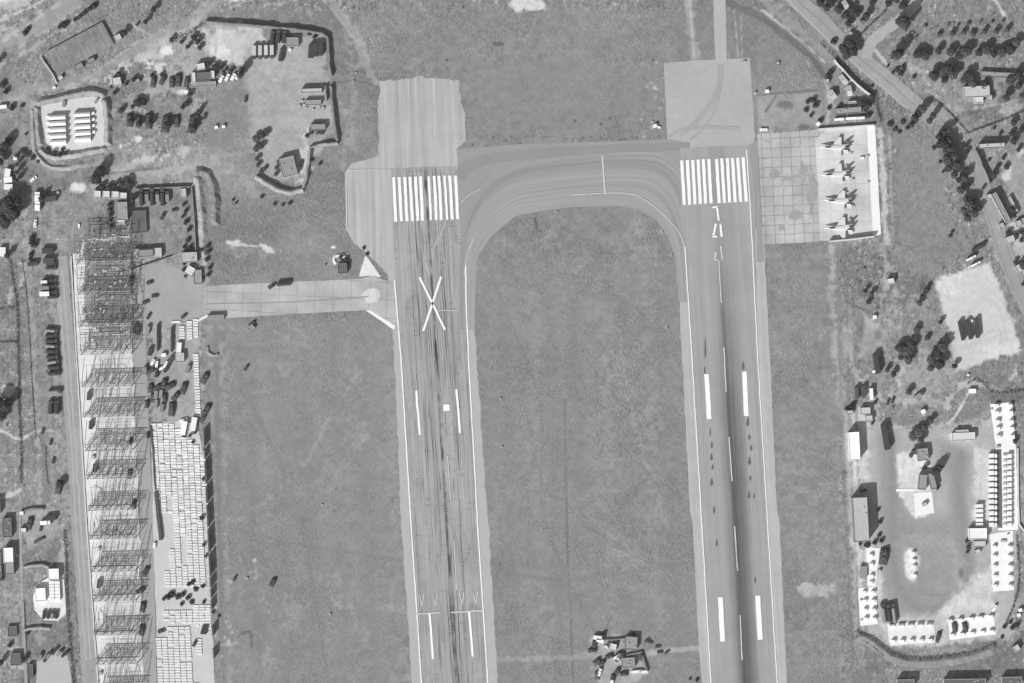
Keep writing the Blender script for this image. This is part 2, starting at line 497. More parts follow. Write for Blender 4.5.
def area_mat(name, g, var=.14, fine=.9, coarse=.05, crack=0.0):
    m, nt, b = base_mat(name)
    n1 = noise_n(nt, world_pos(nt), fine, 3, .7); n2 = noise_n(nt, world_pos(nt), coarse, 4, .62); n3 = noise_n(nt, world_pos(nt), .22, 3, .6)
    v = math_n(nt, 'ADD', mulv(nt, math_n(nt, 'SUBTRACT', n1, .5), var * 2), mulv(nt, math_n(nt, 'SUBTRACT', n2, .5), var * 2.6))
    v = math_n(nt, 'ADD', v, mulv(nt, math_n(nt, 'SUBTRACT', n3, .5), var * 1.5))
    v = math_n(nt, 'ADD', v, 1.0)
    if crack: v = math_n(nt, 'MULTIPLY', v, cracks_n(nt, crack))
    finish(nt, b, math_n(nt, 'MULTIPLY', v, A(g)))
    return m

def ground_mat():
    m, nt, b = base_mat('dry_grass_and_soil')
    at = nt.nodes.new('ShaderNodeAttribute'); at.attribute_name = 'albedo'
    ga = nt.nodes.new('ShaderNodeAttribute'); ga.attribute_name = 'grain'
    pos = world_pos(nt)
    mp = nt.nodes.new('ShaderNodeMapping'); mp.inputs['Rotation'].default_value = (0, 0, .75); mp.inputs['Scale'].default_value = (1, .45, 1)
    nt.links.new(pos, mp.inputs[0])
    n1 = noise_n(nt, mp.outputs[0], 1.05, 3, .7)
    n2 = noise_n(nt, pos, 1.6, 2, .6)
    rough = ramp_n(nt, noise_n(nt, pos, .018, 3, .6), .4, .62, .6, 1.3)   # tussocky areas and smooth ones
    v = math_n(nt, 'ADD', mulv(nt, math_n(nt, 'SUBTRACT', n1, .5), .8), mulv(nt, math_n(nt, 'SUBTRACT', n2, .5), .7))
    rough = math_n(nt, 'MULTIPLY', rough, ga.outputs['Fac'])
    v = math_n(nt, 'ADD', math_n(nt, 'MULTIPLY', v, rough), 1.0)
    finish(nt, b, math_n(nt, 'MULTIPLY', v, at.outputs['Fac']))
    bp = nt.nodes.new('ShaderNodeBump'); bp.inputs['Strength'].default_value = .8; bp.inputs['Distance'].default_value = .5
    nt.links.new(math_n(nt, 'MULTIPLY', n1, rough), bp.inputs['Height']); nt.links.new(bp.outputs[0], b.inputs['Normal'])
    return m

# ------------------------------------------------------------------ what the ground looks like where (soft, irregular)
# infields: even mown grass
patch([(470, 205), (690, 205), (702, 700), (490, 700)], 138, 8, 1, .85, .6, 1.15)
patch([(570, 370), (690, 350), (697, 560), (600, 570)], 137, 16, 1.5, .7, .8, 1.5)
patch([(480, 215), (660, 215), (670, 260), (480, 270)], 134, 10, 1.5, .8, 1, 1.5)
for k in range(9):
    x = 484 + k * 23 + rng.uniform(-4, 4)
    track([(x, 300), (x + 6, 480), (x + 14, 690)], rng.uniform(5, 14), 138 + rng.choice((-4, 3, -3, 4)), 4, 1.5, .35)
track([(565, 400), (567, 520), (574, 690)], 1.6, 100, 1, .3, .5)
patch([(205, 322), (396, 318), (408, 540), (412, 700), (222, 700)], 140, 8, 1, .8, .6, 1.05)
for k in range(6):
    x = 250 + k * 28
    track([(x, 330), (x + 4, 500), (x + 10, 690)], rng.uniform(8, 16), 138 + rng.choice((-4, 3)), 5, 1.5, .35)
patch([(766, 246), (836, 244), (852, 460), (858, 690), (786, 690)], 140, 8, 1, .7, 1, 1.1)
speck(205, 560, 300, 680, 45, 140); speck(210, 330, 260, 400, 26, 142); speck(225, 560, 260, 585, 12, 190)
patch([(206, 325), (250, 322), (258, 380), (225, 470), (206, 500)], 138, 8, 1.6, .5)
blob(816, 590, 19, 8, 178, 3, 1.2, .9); blob(775, 540, 8, 30, 132, 6, 1.5, .6)
speck(790, 520, 850, 660, 40, 150); speck(790, 250, 830, 500, 30, 140)
for _ in range(26):
    x, y = rng.uniform(215, 400), rng.uniform(330, 690); blob(x, y, rng.uniform(5, 16), rng.uniform(8, 26), rng.choice((130, 134, 150, 146)), 6, 1.6, .55)
for _ in range(26):
    x, y = rng.uniform(485, 690), rng.uniform(225, 690); blob(x, y, rng.uniform(5, 18), rng.uniform(8, 30), rng.choice((128, 132, 147, 143)), 6, 1.6, .5)
for q, g in (([(225, 340), (260, 420), (300, 520), (330, 690)], 122), ([(395, 330), (340, 400), (300, 470), (240, 520)], 150), ([(500, 300), (540, 400), (545, 520), (600, 640)], 124), ([(640, 230), (620, 330), (640, 450), (680, 560)], 148), ([(240, 560), (300, 600), (400, 610)], 148), ([(210, 520), (280, 540), (400, 560)], 126), ([(480, 560), (560, 580), (696, 560)], 128)):
    track(q, rng.uniform(1, 2), g, 1, .7, .5)
# north field
patch([(380, -40), (690, -40), (664, 140), (470, 146), (462, 70), (380, 75)], 138, 6, 1, .7, .8, 1.2)
patch([(470, 60), (560, 55), (660, 70), (664, 120), (560, 130), (480, 120)], 137, 10, 1.5, .8, .5, .5)
blob(527, 4, 16, 8, 205, 2.5, .7); speck(550, 0, 640, 20, 24, 165); speck(640, 60, 664, 138, 26, 178, (.5, 1.3))
blob(498, 44, 6, 2, 88, 1, .3, .8)
speck(470, 136, 664, 146, 60, 95, (.5, 1.2)); speck(345, 60, 385, 170, 30, 150)
for p in ((610, 118), (601, 124), (575, 121), (653, 60), (447, 60)): blob(p[0], p[1], 1.5, 1.5, 90, .8, .1)
# tracks north of the right-hand pad
track([(686, -40), (690, 20), (695, 60)], 9, 156, 2, .5, .8); track([(689, -10), (694, 58)], 1.5, 190, .8, .1)
track([(734, 10), (738, 56)], 1.2, 178, .8, .1, .8); track([(741, 16), (742, 56)], 1.0, 168, .8, .1, .8)
track([(728, 2), (752, 12), (782, 32), (812, 58), (828, 80)], 6, 104, 2, .5, .8)
track([(736, -30), (770, 6), (800, 32), (830, 60)], 9, 160, 3, .6, .7); track([(762, 10), (790, 33), (806, 45), (824, 62)], 2.2, 195, 1, .3)
patch([(740, -40), (790, -40), (850, 50), (838, 70), (806, 46), (770, 10)], 140, 4, 1, .5)
blob(779, 63, 2, 2, 80, .8, .1); blob(808, 62, 2, 5, 176, 1.5, .3)
track([(825, 80), (829, 100), (826, 128)], 5, 176, 1.5, .4)
patch([(757, 94), (815, 92), (826, 126), (758, 134)], 156, 3, .8, .9); track([(758, 95), (790, 92), (818, 90)], 2, 110, 1, .3)
track([(766, 111), (776, 96)], 1.5, 104, .8, .2); blob(786, 104, 7, 4, 108, 1.5, .8, .8); blob(804, 127, 6, 3, 105, 1.5, .4, .8)
# strip beside the fighter apron
track([(880, 130), (884, 200), (886, 244)], 6, 196, 1.5, .4); track([(889, 136), (893, 240)], 2, 170, 1, .3)
track([(898, 150), (900, 200), (898, 240)], 7, 102, 3, 1, .7)
patch([(764, 247), (880, 240), (930, 290), (870, 330), (840, 250)], 118, 6, 1, .5)
track([(832, 250), (834, 340), (846, 430), (855, 560), (858, 640), (868, 690)], 8, 160, 3, .8, .7); track([(838, 300), (843, 400), (852, 500)], 1.5, 172, 1, .4, .7)
speck(840, 240, 940, 300, 40, 146); blob(926, 284, 6, 10, 95, 3, .6, .7)
patch([(896, 132), (932, 140), (948, 200), (962, 240), (930, 284), (900, 262), (894, 200)], 136, 5, 1, .9, .6, .7)
track([(884, 244), (886, 280), (878, 330), (880, 400)], 5, 158, 1.5, .6, .7); track([(889, 240), (895, 290), (893, 340)], 1.5, 168, 1, .4, .6); track([(831, 246), (834, 300), (838, 380), (843, 420)], 3, 164, 1.2, .6, .8)
patch([(840, 246), (878, 246), (880, 262), (842, 266)], 126, 4, 1.2, .6)
# eastern plots, dirt compound, yard
patch([(933, 281), (990, 262), (1004, 300), (1022, 350), (985, 362), (955, 374), (948, 330)], 206, 2.5, .35, 1, .5, .4)
patch([(936, 282), (960, 276), (952, 296)], 224, 4, .8, .8); blob(1000, 350, 18, 5, 218, 4, .8, .7); blob(948, 300, 5, 12, 216, 3, .7, .7); track([(955, 345), (962, 320), (985, 300), (1000, 310), (1006, 340)], 2.5, 178, 1.5, .6, .5); track([(950, 350), (975, 345), (1000, 335)], 2, 180, 1.2, .6, .5)
patch([(1008, 225), (1064, 200), (1064, 360), (1030, 300)], 186, 3, 1); patch([(1000, 160), (1064, 130), (1064, 215), (1008, 215)], 158, 4, 1)
track([(1024, 152), (1012, 160), (1006, 176)], 7, 205, 2, .8, .9)
patch([(948, 132), (1010, 122), (1020, 160), (990, 180), (962, 150)], 150, 3, 1, .8)
track([(965, 150), (985, 190), (1000, 230)], 4, 165, 1.5, .4)
patch([(905, 8), (1030, -20), (1030, 40), (915, 60)], 128, 5, 1.5, .6); track([(985, -10), (998, 5), (1009, 24)], 2, 205, .8, .3); track([(875, 50), (886, 64)], 2.5, 195, .8, .2)
for yy, g in ((24, 112), (34, 108), (44, 140)): track([(935, yy), (1012, yy - 4)], 3, g, 2, .7, .6)
patch([(880, 30), (935, 60), (1010, 66), (990, 108), (950, 118), (905, 80)], 148, 4, 1.5, .7); blob(908, 70, 12, 7, 180, 3, 1, .7)
speck(885, 62, 930, 85, 16, 205, (.7, 1.6)); blob(978, 112, 16, 8, 112, 3, 1.2, .8); blob(1012, 108, 12, 7, 176, 3, 1, .8)
track([(930, 92), (960, 110), (1030, 98)], 2, 168, 1, .4, .6)
# area between apron and south-east base
patch([(840, 300), (930, 300), (936, 400), (848, 408)], 146, 5, 1.4, .75)
blob(866, 340, 22, 22, 158, 5, 1, .8); track([(845, 335), (860, 318), (878, 326)], 6, 176, 3, .6, .7); track([(846, 300), (855, 306), (866, 310)], 1.6, 96, 1, .3, .7)
for p in ((860, 328, 4, 14), (846, 336, 3, 4), (878, 335, 3, 5), (849, 376, 4, 2), (858, 350, 3, 3)): blob(*p, 112, 1.8, .6, .8)
patch([(895, 366), (950, 340), (962, 378), (930, 400), (900, 404)], 166, 4, 1.2, .6); track([(945, 405), (968, 384), (1000, 392)], 6, 180, 2, .7, .8)
track([(930, 430), (952, 420), (968, 394)], 1.8, 205, .8, .2, .9); track([(890, 428), (930, 426)], 1.5, 200, .8, .3, .9); track([(960, 404), (975, 402)], 1.2, 190, .8, .2, .8)
track([(990, 392), (1005, 397), (1064, 392)], 9, 116, 2.5, .6, .8)
# south-east base yard
patch([(846, 412), (870, 404), (892, 428), (1000, 420), (1020, 470), (1016, 640), (900, 648), (858, 630), (848, 520)], 178, 5, .8, .95, .6, .35)
patch([(878, 432), (896, 434), (900, 480), (912, 520), (918, 548), (940, 560), (952, 530), (948, 480), (936, 440), (960, 446), (972, 452), (968, 500), (974, 545), (978, 580), (965, 606), (930, 620), (898, 612), (882, 585), (880, 520)], 152, 6, .8, 1, .5, .2)
patch([(900, 520), (950, 516), (966, 560), (950, 606), (908, 606), (890, 570)], 150, 9, .8, .9, .5, .2)
track([(890, 440), (893, 500), (894, 570), (915, 606), (945, 606), (966, 585), (964, 540), (958, 480), (962, 452)], 7, 140, 5, .6, .55)
track([(905, 545), (930, 538), (955, 550), (958, 590)], 10, 160, 5, .6, .6); track([(915, 590), (940, 596), (960, 586)], 2, 138, 1.5, .5, .5)
patch([(852, 410), (866, 406), (870, 480), (852, 486)], 205, 3, .8, .9); patch([(896, 452), (915, 450), (936, 470), (930, 516), (912, 515), (898, 492)], 216, 2.5, .6, 1)
patch([(975, 450), (990, 448), (990, 540), (972, 530)], 206, 4, .8, .9); patch([(958, 590), (994, 560), (996, 625), (930, 622)], 208, 5, .7, .95); patch([(880, 618), (996, 608), (996, 642), (886, 646)], 196, 3, .6, .8)
blob(964, 436, 16, 5, 215, 3, .6); patch([(852, 540), (880, 548), (882, 600), (860, 600)], 206, 3, .8, .9)
blob(912, 564, 7, 17, 226, 2.5, .3); track([(996, 590), (1012, 588), (1012, 612), (1000, 622)], 5, 165, 2, .8, .6); blob(961, 573, 2.5, 5, 118, 1.5, .3, .9)
track([(1022, 450), (1024, 520), (1026, 600), (1016, 640)], 3, 150, 1.5, .4, .6)
track([(820, 610), (850, 640), (862, 683)], 7, 140, 3, 1, .5); speck(900, 668, 925, 676, 14, 190, (.5, 1)); track([(905, 660), (940, 652), (980, 655)], 6, 150, 2, .8, .6)
track([(996, 664), (1012, 646), (1040, 616)], 2, 108, 1, .3, .8); track([(862, 690), (880, 660), (960, 668)], 14, 118, 5, 1, .5)
patch([(150, 40), (210, 20), (250, 24), (240, 60), (190, 70), (150, 64)], 176, 5, 1.6, .7); patch([(112, 150), (200, 150), (230, 168), (190, 184), (110, 186)], 166, 5, 1.4, .7)
patch([(60, 192), (100, 200), (100, 240), (60, 256)], 156, 4, 1, .7); patch([(135, 200), (190, 206), (190, 250), (140, 246)], 152, 4, 1, .7); patch([(150, 328), (196, 322), (200, 420), (150, 424)], 166, 4, 1.2, .85, 1, .5)
for _ in range(40):
    x, y = rng.choice(((rng.uniform(0, 200), rng.uniform(0, 190)), (rng.uniform(0, 70), rng.uniform(190, 683)), (rng.uniform(840, 1024), rng.uniform(290, 410)), (rng.uniform(890, 1024), rng.uniform(0, 240))))
    a = rng.uniform(0, PI); l_ = rng.uniform(10, 30); track([(x, y), (x + l_ * math.cos(a) * .5 + rng.uniform(-3, 3), y + l_ * math.sin(a) * .5), (x + l_ * math.cos(a), y + l_ * math.sin(a))], rng.uniform(1, 2.2), rng.choice((176, 186, 120)), .9, .6, .6)
track([(-40, 60), (20, 34), (70, 0), (100, -32)], 15, 158, 2.5, .5, 1); track([(-40, 71), (20, 46), (76, 8), (110, -26)], 1.5, 176, .8, .4, .9); track([(-40, 48), (20, 23), (64, -6)], 1.5, 172, .8, .4, .8)
track([(0, 104), (30, 92), (70, 82), (104, 72), (150, 42), (206, 12), (240, -20)], 8, 156, 2, .5, .95); track([(90, 78), (150, 44), (200, 16)], 1.3, 184, .7, .3, .8)
track([(318, -30), (338, 12), (356, 38), (364, 62), (374, 80)], 8, 152, 2, .5, .95); track([(322, -24), (344, 16), (362, 44), (368, 66)], 1.4, 186, .7, .3, .9)
track([(96, 186), (126, 178), (160, 172), (196, 168)], 8, 160, 2, .6, .95); track([(90, 180), (122, 173), (160, 169)], 1.4, 104, .8, .3, .8)
track([(24, 128), (48, 160), (70, 178), (100, 200)], 10, 142, 3, .5, .9); track([(962, 134), (974, 160), (986, 190), (998, 226)], 6, 162, 1.5, .4, .95)
track([(728, 4), (756, 14), (786, 34), (814, 60), (828, 82)], 5, 118, 1.5, .4, .9)
# infield radar site and its path
track([(488, 660), (540, 659), (600, 656)], 4.5, 150, 1.2, .3, .8); track([(645, 653), (700, 648)], 4.5, 162, 1, .2, .9); patch([(594, 640), (612, 634), (642, 648), (646, 672), (620, 690), (596, 690)], 168, 3, 1.2, .9)
track([(604, 632), (612, 616)], 1.2, 100, .8, .2, .7)
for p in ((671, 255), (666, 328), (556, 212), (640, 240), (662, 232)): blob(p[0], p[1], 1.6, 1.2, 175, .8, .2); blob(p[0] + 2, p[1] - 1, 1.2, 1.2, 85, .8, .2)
track([(535, 218), (537, 226)], 1.6, 88, .8, .2); track([(536, 228), (541, 231)], 1.6, 86, .8, .2)
# north-west: roads of beaten earth, sand, compound floors
patch([(-40, -40), (44, -40), (30, 4), (-40, 22)], 214, 3, 1.4, 1, 1.5); patch([(-40, 14), (-5, 5), (30, 0), (12, 14), (-40, 30)], 150, 3, 1, .6)
track([(-40, 62), (20, 36), (70, 2), (100, -30)], 17, 146, 3, .6, .8); track([(-20, 24), (30, 8), (60, -12)], 2, 176, 1, .3, .7)
track([(110, 66), (140, 45), (200, 12), (240, -30)], 8, 150, 3, .7, .7); track([(8, 97), (60, 84), (100, 74), (140, 48)], 10, 142, 3, .7, .7); track([(86, 80), (140, 40)], 1.5, 172, 1, .3, .6)
patch([(98, 76), (120, 66), (160, 47), (171, 44), (164, 60), (130, 66), (108, 84)], 200, 3, 1.4, .95, 1.5); blob(165, 52, 7, 5, 226, 2, 1, .9)
blob(108, 78, 6, 3, 224, 2, .8); patch([(146, 72), (190, 66), (192, 94), (146, 98)], 168, 3, 1.2, .9, 1.4); blob(156, 68, 8, 5, 205, 2.5, 1); blob(184, 92, 6, 4, 212, 1.5, .8)
patch([(203, 32), (232, 27), (262, 28), (262, 44), (240, 66), (210, 60), (200, 50)], 196, 3, 1.4, .95, 1.6); blob(220, 52, 10, 4, 222, 2, 1, .9)
patch([(246, 48), (300, 32), (322, 38), (328, 90), (332, 130), (300, 182), (262, 178), (252, 150), (246, 100)], 170, 4, .8, .9)
blob(276, 70, 22, 10, 178, 4, 1, .6); patch([(306, 132), (312, 170), (302, 186), (298, 160)], 205, 3, 1, .8)
patch([(196, 86), (244, 84), (248, 130), (196, 134)], 136, 4, 1, .8)
patch([(112, 98), (196, 96), (196, 150), (114, 160)], 150, 4, 1.4, .6, 1.3); blob(155, 122, 5, 10, 176, 3, 1, .7)
track([(254, 18), (262, 6), (300, 3), (310, 15)], 2.5, 165, 1.5, .6, .6); track([(222, 11), (250, 0)], 1.4, 190, .8, .2); track([(216, -5), (221, 10)], 1.2, 180, .8, .2); blob(235, -2, 12, 3, 210, 2, .8)
track([(318, -30), (338, 15), (358, 40), (364, 62), (372, 78), (384, 84)], 7, 150, 2, .6, .7); track([(320, -4), (340, 20), (360, 46)], 1.3, 185, .8, .2, .8)
patch([(330, 5), (378, -20), (384, 75), (362, 70)], 142, 6, 1.2, .5); patch([(336, 90), (372, 70), (374, 150), (345, 170)], 140, 6, 1, .4)
track([(338, 82), (356, 80), (372, 84)], 1.8, 112, 1, .3, .7)
# walled tent pad surround
track([(33, 102), (36, 150), (52, 168), (90, 166), (112, 158)], 3, 190, 1.5, .4, .9); track([(-10, 135), (18, 140), (40, 170), (70, 180)], 22, 136, 5, .8, .7)
patch([(70, 160), (104, 158), (130, 150), (170, 152), (160, 178), (100, 188), (70, 182)], 142, 4, 1, .6); track([(118, 172), (140, 163), (156, 158)], 8, 190, 3, .9, .9)
blob(78, 188, 9, 6, 226, 2, .5); track([(96, 184), (124, 176), (190, 168)], 6, 168, 3, .8, .7); track([(84, 178), (120, 172), (160, 168)], 1.6, 100, .8, .2, .7)
blob(166, 156, 8, 5, 170, 2.5, 1, .8); speck(158, 148, 186, 166, 30, 200, (.7, 1.8)); blob(182, 151, 5, 6, 186, 1.6, .5); speck(116, 140, 150, 150, 8, 205, (.8, 1.6)); blob(138, 139, 4, 3, 216, 1, .3)
# west compound yard
patch([(62, 190), (96, 196), (190, 206), (192, 262), (206, 320), (150, 322), (135, 330), (135, 250), (70, 262)], 140, 4, .8, .85)
patch([(132, 258), (200, 262), (210, 284), (210, 318), (140, 326)], 164, 5, .8, .8); track([(198, 178), (200, 220), (204, 262)], 5, 190, 1.8, .4, .9)
patch([(217, 244), (250, 244), (270, 250), (262, 258), (222, 256)], 148, 3, 1, .6); track([(228, 242), (245, 246), (262, 247), (274, 253)], 2.4, 200, 1, .5, .9); speck(230, 200, 345, 260, 30, 150)
speck(210, 195, 240, 230, 8, 92, (.6, 1)); patch([(240, 10), (330, 8), (340, 30), (250, 24)], 130, 4, 1, .4)
blob(333, 247, 2, 1.2, 230, .8, .2)
track([(-10, 26), (40, 2), (60, -14)], 3, 190, 1, .5, .8); track([(-20, 74), (30, 50), (90, 6), (104, -20)], 2, 178, 1, .5, .6); track([(-20, 52), (20, 30), (62, 0)], 2, 182, 1, .5, .6)
track([(10, 100), (60, 88), (104, 78), (150, 50), (206, 18)], 4, 172, 1.5, .6, .8); track([(0, 120), (30, 98), (20, 140), (60, 175)], 8, 156, 3, .8, .5); track([(112, 168), (200, 160), (250, 150), (262, 130)], 5, 152, 2, .6, .6)
track([(205, 170), (240, 176), (255, 196)], 4, 152, 2, .8, .5); track([(346, 40), (352, 90), (350, 150)], 5, 152, 2.5, .7, .5); track([(330, 84), (345, 120), (342, 175)], 3, 156, 2, .7, .5)
for x_ in (30, 37, 44, 50, 57): track([(x_ - 6, 200), (x_, 300), (x_ + 5, 400), (x_ + 10, 520)], rng.uniform(1.5, 4), rng.choice((158, 164, 128)), 1.2, .6, .6)
for x_ in (4, 10, 30, 36): track([(x_, 500), (x_ + 2, 600), (x_ + 5, 690)], rng.uniform(1.5, 3), rng.choice((160, 130)), 1.2, .6, .5)
for x_ in (838, 846, 853): track([(x_, 250), (x_ + 3, 400), (x_ + 10, 560), (x_ + 16, 690)], rng.uniform(1.2, 2.5), rng.choice((168, 122)), 1, .8, .6)
for x_ in (210, 216, 222): track([(x_, 330), (x_ + 3, 480), (x_ + 8, 690)], rng.uniform(1.5, 3), rng.choice((150, 118)), 1.2, .8, .5)
track([(905, 404), (930, 396), (950, 398)], 2, 178, 1, .5, .7); track([(842, 320), (858, 380), (880, 400), (940, 402)], 5, 168, 2, .8, .6); track([(880, 270), (900, 300), (898, 340)], 2, 160, 1, .8, .5)
# far west lots and lanes
track([(52, 190), (54, 300), (60, 420), (66, 520)], 6, 156, 3, .6, .6); track([(40, 160), (44, 300), (46, 420), (52, 520)], 7, 138, 3, .6, .5)
track([(0, 430), (20, 440), (34, 432), (50, 431)], 2, 196, .8, .3, .9); track([(-10, 502), (14, 494), (20, 490)], 2.4, 190, .8, .4, .9); track([(-10, 455), (10, 455)], 1.5, 180, .8, .3); blob(6, 392, 7, 6, 190, 2, 1); speck(-5, 380, 20, 440, 10, 170)
patch([(28, 262), (44, 262), (50, 430), (24, 430)], 142, 5, .8, .6); patch([(24, 510), (56, 506), (64, 530), (48, 548), (26, 552)], 164, 3, .7, .9); patch([(-30, 500), (20, 505), (22, 690), (-30, 690)], 148, 5, .6, .6)
patch([(26, 550), (60, 534), (54, 570), (24, 570)], 124, 3, .4, .7); patch([(62, 540), (66, 548), (64, 580), (54, 574)], 186, 2, .4, .9)
patch([(10, 650), (26, 645), (28, 668), (12, 668)], 178, 2, .6, .7); blob(40, 642, 9, 5, 158, 3, .6, .8); speck(25, 505, 66, 550, 14, 190, (.6, 1.4))
patch([(40, 690), (34, 660), (50, 650), (66, 660), (70, 690)], 172, 3, .5, .7)
track([(120, 600), (160, 600), (205, 596)], 5, 165, 2, .6, .6)
track([(205, 640), (222, 645), (240, 643)], 2, 165, 1, .4, .8); speck(214, 600, 232, 683, 16, 190, (.7, 1.8)); track([(240, 634), (250, 632), (252, 648)], 2, 96, 1, .3, .7)

# ------------------------------------------------------------------ ground sheet: fine in the middle, coarse to the horizon
ext = np.array([30, 90, 200, 450, 1000, 2500, 6000, 12000], float)
ax_ = np.concatenate([GX0 - ext[::-1], gx, GX1 + ext]); ay_ = np.concatenate([GY0 - ext[::-1], gy, GY1 + ext])
k = len(ext)
busy = np.where((PX > 205) & (PX < 840) & (PY > 10), .22, 1.0) * (.5 + .9 * np.clip(N20 + .5, 0, 1)) * np.minimum(GR, 1.3) ** 1.6
sp1, sp2, sp3 = vnoise(1.25, 31), vnoise((1.3, 2.2), 32), vnoise((1.5, 4), 33)
G = G + np.where(sp1 > .4, 36, 0) * busy - np.where(sp2 > .4, 40, 0) * busy + (sp3 * 16 + N4 * 8) * busy
G = np.clip(G + (NF * 14 + NF1 * 16) * (.45 + .55 * busy), 60, 245)
Gf = np.pad(G, k, mode='edge')
fade = np.ones_like(Gf); fade[:k - 6] = 0; fade[-(k - 6):] = 0; fade[:, :k - 6] = 0; fade[:, -(k - 6):] = 0
Gf = Gf * fade + 126 * (1 - fade)
XX, YY = np.meshgrid(ax_, ay_)
nx, ny = len(ax_), len(ay_)
co = np.zeros((nx * ny, 3), np.float32)
co[:, 0] = ((XX - 512) * S).ravel(); co[:, 1] = ((341.5 - YY) * S).ravel()
idx = np.arange(nx * ny).reshape(ny, nx)
quads = np.stack([idx[1:, :-1], idx[1:, 1:], idx[:-1, 1:], idx[:-1, :-1]], -1).reshape(-1, 4)
me = bpy.data.meshes.new('ground')
me.vertices.add(len(co)); me.vertices.foreach_set('co', co.ravel())
me.loops.add(quads.size); me.loops.foreach_set('vertex_index', quads.ravel().astype(np.int32))
me.polygons.add(len(quads)); me.polygons.foreach_set('loop_start', np.arange(0, quads.size, 4, dtype=np.int32))
lin = Gf / 255.0
lin = np.where(lin <= .04045, lin / 12.92, ((lin + .055) / 1.055) ** 2.4) * .88
gr_ = me.attributes.new('grain', 'FLOAT', 'POINT'); gr_.data.foreach_set('value', np.pad(GR, k, mode='edge').ravel().astype(np.float32))
at = me.attributes.new('albedo', 'FLOAT', 'POINT'); at.data.foreach_set('value', lin.ravel().astype(np.float32))
me.materials.append(ground_mat())
me.update(calc_edges=True)
ground = bpy.data.objects.new('ground', me); COL.objects.link(ground)
tag(ground, 'dry grass and bare soil around the runways', None, None, 'structure')

# ------------------------------------------------------------------ the air between the ground and the camera
hz = MB(); hz.box(0, 0, 1306, 17600, 17600, 2614)
hm = bpy.data.materials.new('thin_haze'); hm.use_nodes = True
ht = hm.node_tree; ht.nodes.remove(ht.nodes['Principled BSDF'])
pv = ht.nodes.new('ShaderNodeVolumePrincipled'); pv.inputs['Color'].default_value = (.95, .95, .95, 1); pv.inputs['Density'].default_value = HAZE
ht.links.new(pv.outputs[0], ht.nodes['Material Output'].inputs['Volume'])
tag(hz.build('haze', hm), 'thin pale haze over the airfield', None, None, 'stuff')

# ------------------------------------------------------------------ runways, taxiways, aprons
MR1 = runway_mat('old_runway_concrete', 174, 436.5, .0625, cracks=.8)
MR2 = runway_mat('runway_asphalt', 168, 724.5, .0585, rubber=.66)
MSH = runway_mat('runway_shoulder', 188, 724.5, .06)
MTX = area_mat('taxiway_asphalt', 160, .08, .8, .03)
MPAD = runway_mat('blast_pad_concrete', 186, 420, .03, cracks=.12, amp=2.3)
MPAD2 = area_mat('holding_pad_concrete', 182, .13, .8, .03, crack=.05)
MSTP = area_mat('scuffed_pad_concrete', 172, .13, .8, .05)
MDARK = area_mat('worn_dark_asphalt', 152, .09, .8, .05)
MLITE = area_mat('worn_light_asphalt', 186, .05, .8, .05)
MSLAB = slab_mat('apron_slabs', 190, 9.6, -.045, .5, .06)
MSLABW = slab_mat('white_apron_slabs', 214, 13, -.045, .2, .04)
MSLABT = slab_mat('taxiway_slabs', 188, 18, .05, .32, .05)
MROAD = area_mat('asphalt_road', 164, .16, .8, .06)
MDIRT = area_mat('beaten_earth_road', 168, .22, .8, .07)
MDIRT2 = area_mat('pale_earth_road', 182, .22, .8, .08)
MWHITE = area_mat('white_gravel', 250, .07, .9, .1)
MTENT = area_mat('pale_pad_gravel', 218, .13, .8, .1)
MFLOOR = area_mat('pale_shelter_floor', 236, .16, .6, .08)
MYARD = area_mat('grey_yard_concrete', 172, .1, .8, .06)
def paint_mat(name, g, under, wear):
    m, nt, b = base_mat(name)
    u, v = strip_uv(nt, 500, .06)
    n1 = noise_n(nt, world_pos(nt), 1.1, 4, .7); n2 = noise_n(nt, comb(nt, mulv(nt, u, .9), mulv(nt, v, .03)), 1.0, 2, .6)
    w = ramp_n(nt, math_n(nt, 'ADD', mulv(nt, n1, .65), mulv(nt, n2, .5)), wear, wear + .14, 0.0, 1.0)
    fin = math_n(nt, 'ADD', mulv(nt, w, A(under) - A(g)), A(g))
    finish(nt, b, math_n(nt, 'MULTIPLY', fin, math_n(nt, 'ADD', mulv(nt, math_n(nt, 'SUBTRACT', n1, .5), .16), 1.0)))
    return m
MPAINT = paint_mat('worn_white_paint', 258, 190, .64)
MPAINT2 = paint_mat('faded_white_paint', 222, 176, .58)
MTYRE = area_mat('tyre_rubber_stain', 108, .2, .6, .2)

sheet('runway_shoulder', [(676, 232), (763, 228), (769.5, 350), (777, 510), (779.6, 523), (787, 683), (801, 920), (716, 920), (702, 683), (699, 650), (692.7, 523), (690, 510), (684.5, 402), (681.7, 350)], MSH, .5, 'pale shoulder of the right runway')
sheet('blast_pad', [(379.5, 82), (400, 79), (420, 76.5), (440, 78), (459, 80), (463, 112), (466, 141), (457, 148), (458, 170), (381, 172), (378, 150)], MPAD, 1.9, 'streaked blast pad north of the left runway')
sheet('turning_pad', [(381, 152), (376, 157), (352, 163), (345, 172), (346, 230), (354, 243), (372, 258), (390, 276), (400, 276), (400, 165)], MPAD, .5, 'turning pad beside the left threshold')
sheet('yard', [(136, 264), (160, 262), (180, 270), (196, 280), (204, 286), (206, 318), (180, 321), (168, 328), (150, 330), (134, 326)], area_mat('worn_yard_concrete', 172, .13, .8, .06, crack=.06), 1.2, 'worn paved yard where the service road meets the shelters')
sheet('runway_verge', ribbon([(390, 250), (397, 318), (399, 360), (405.5, 520), (416.5, 683), (432, 920)], 9, False) , MLITE, 1.0, 'pale western verge of the left runway')
sheet('runway_verge', ribbon([(467, 285), (472, 360), (483, 520), (493, 683), (508, 920)], 10, False), MLITE, 1.1, 'pale eastern verge of the left runway')
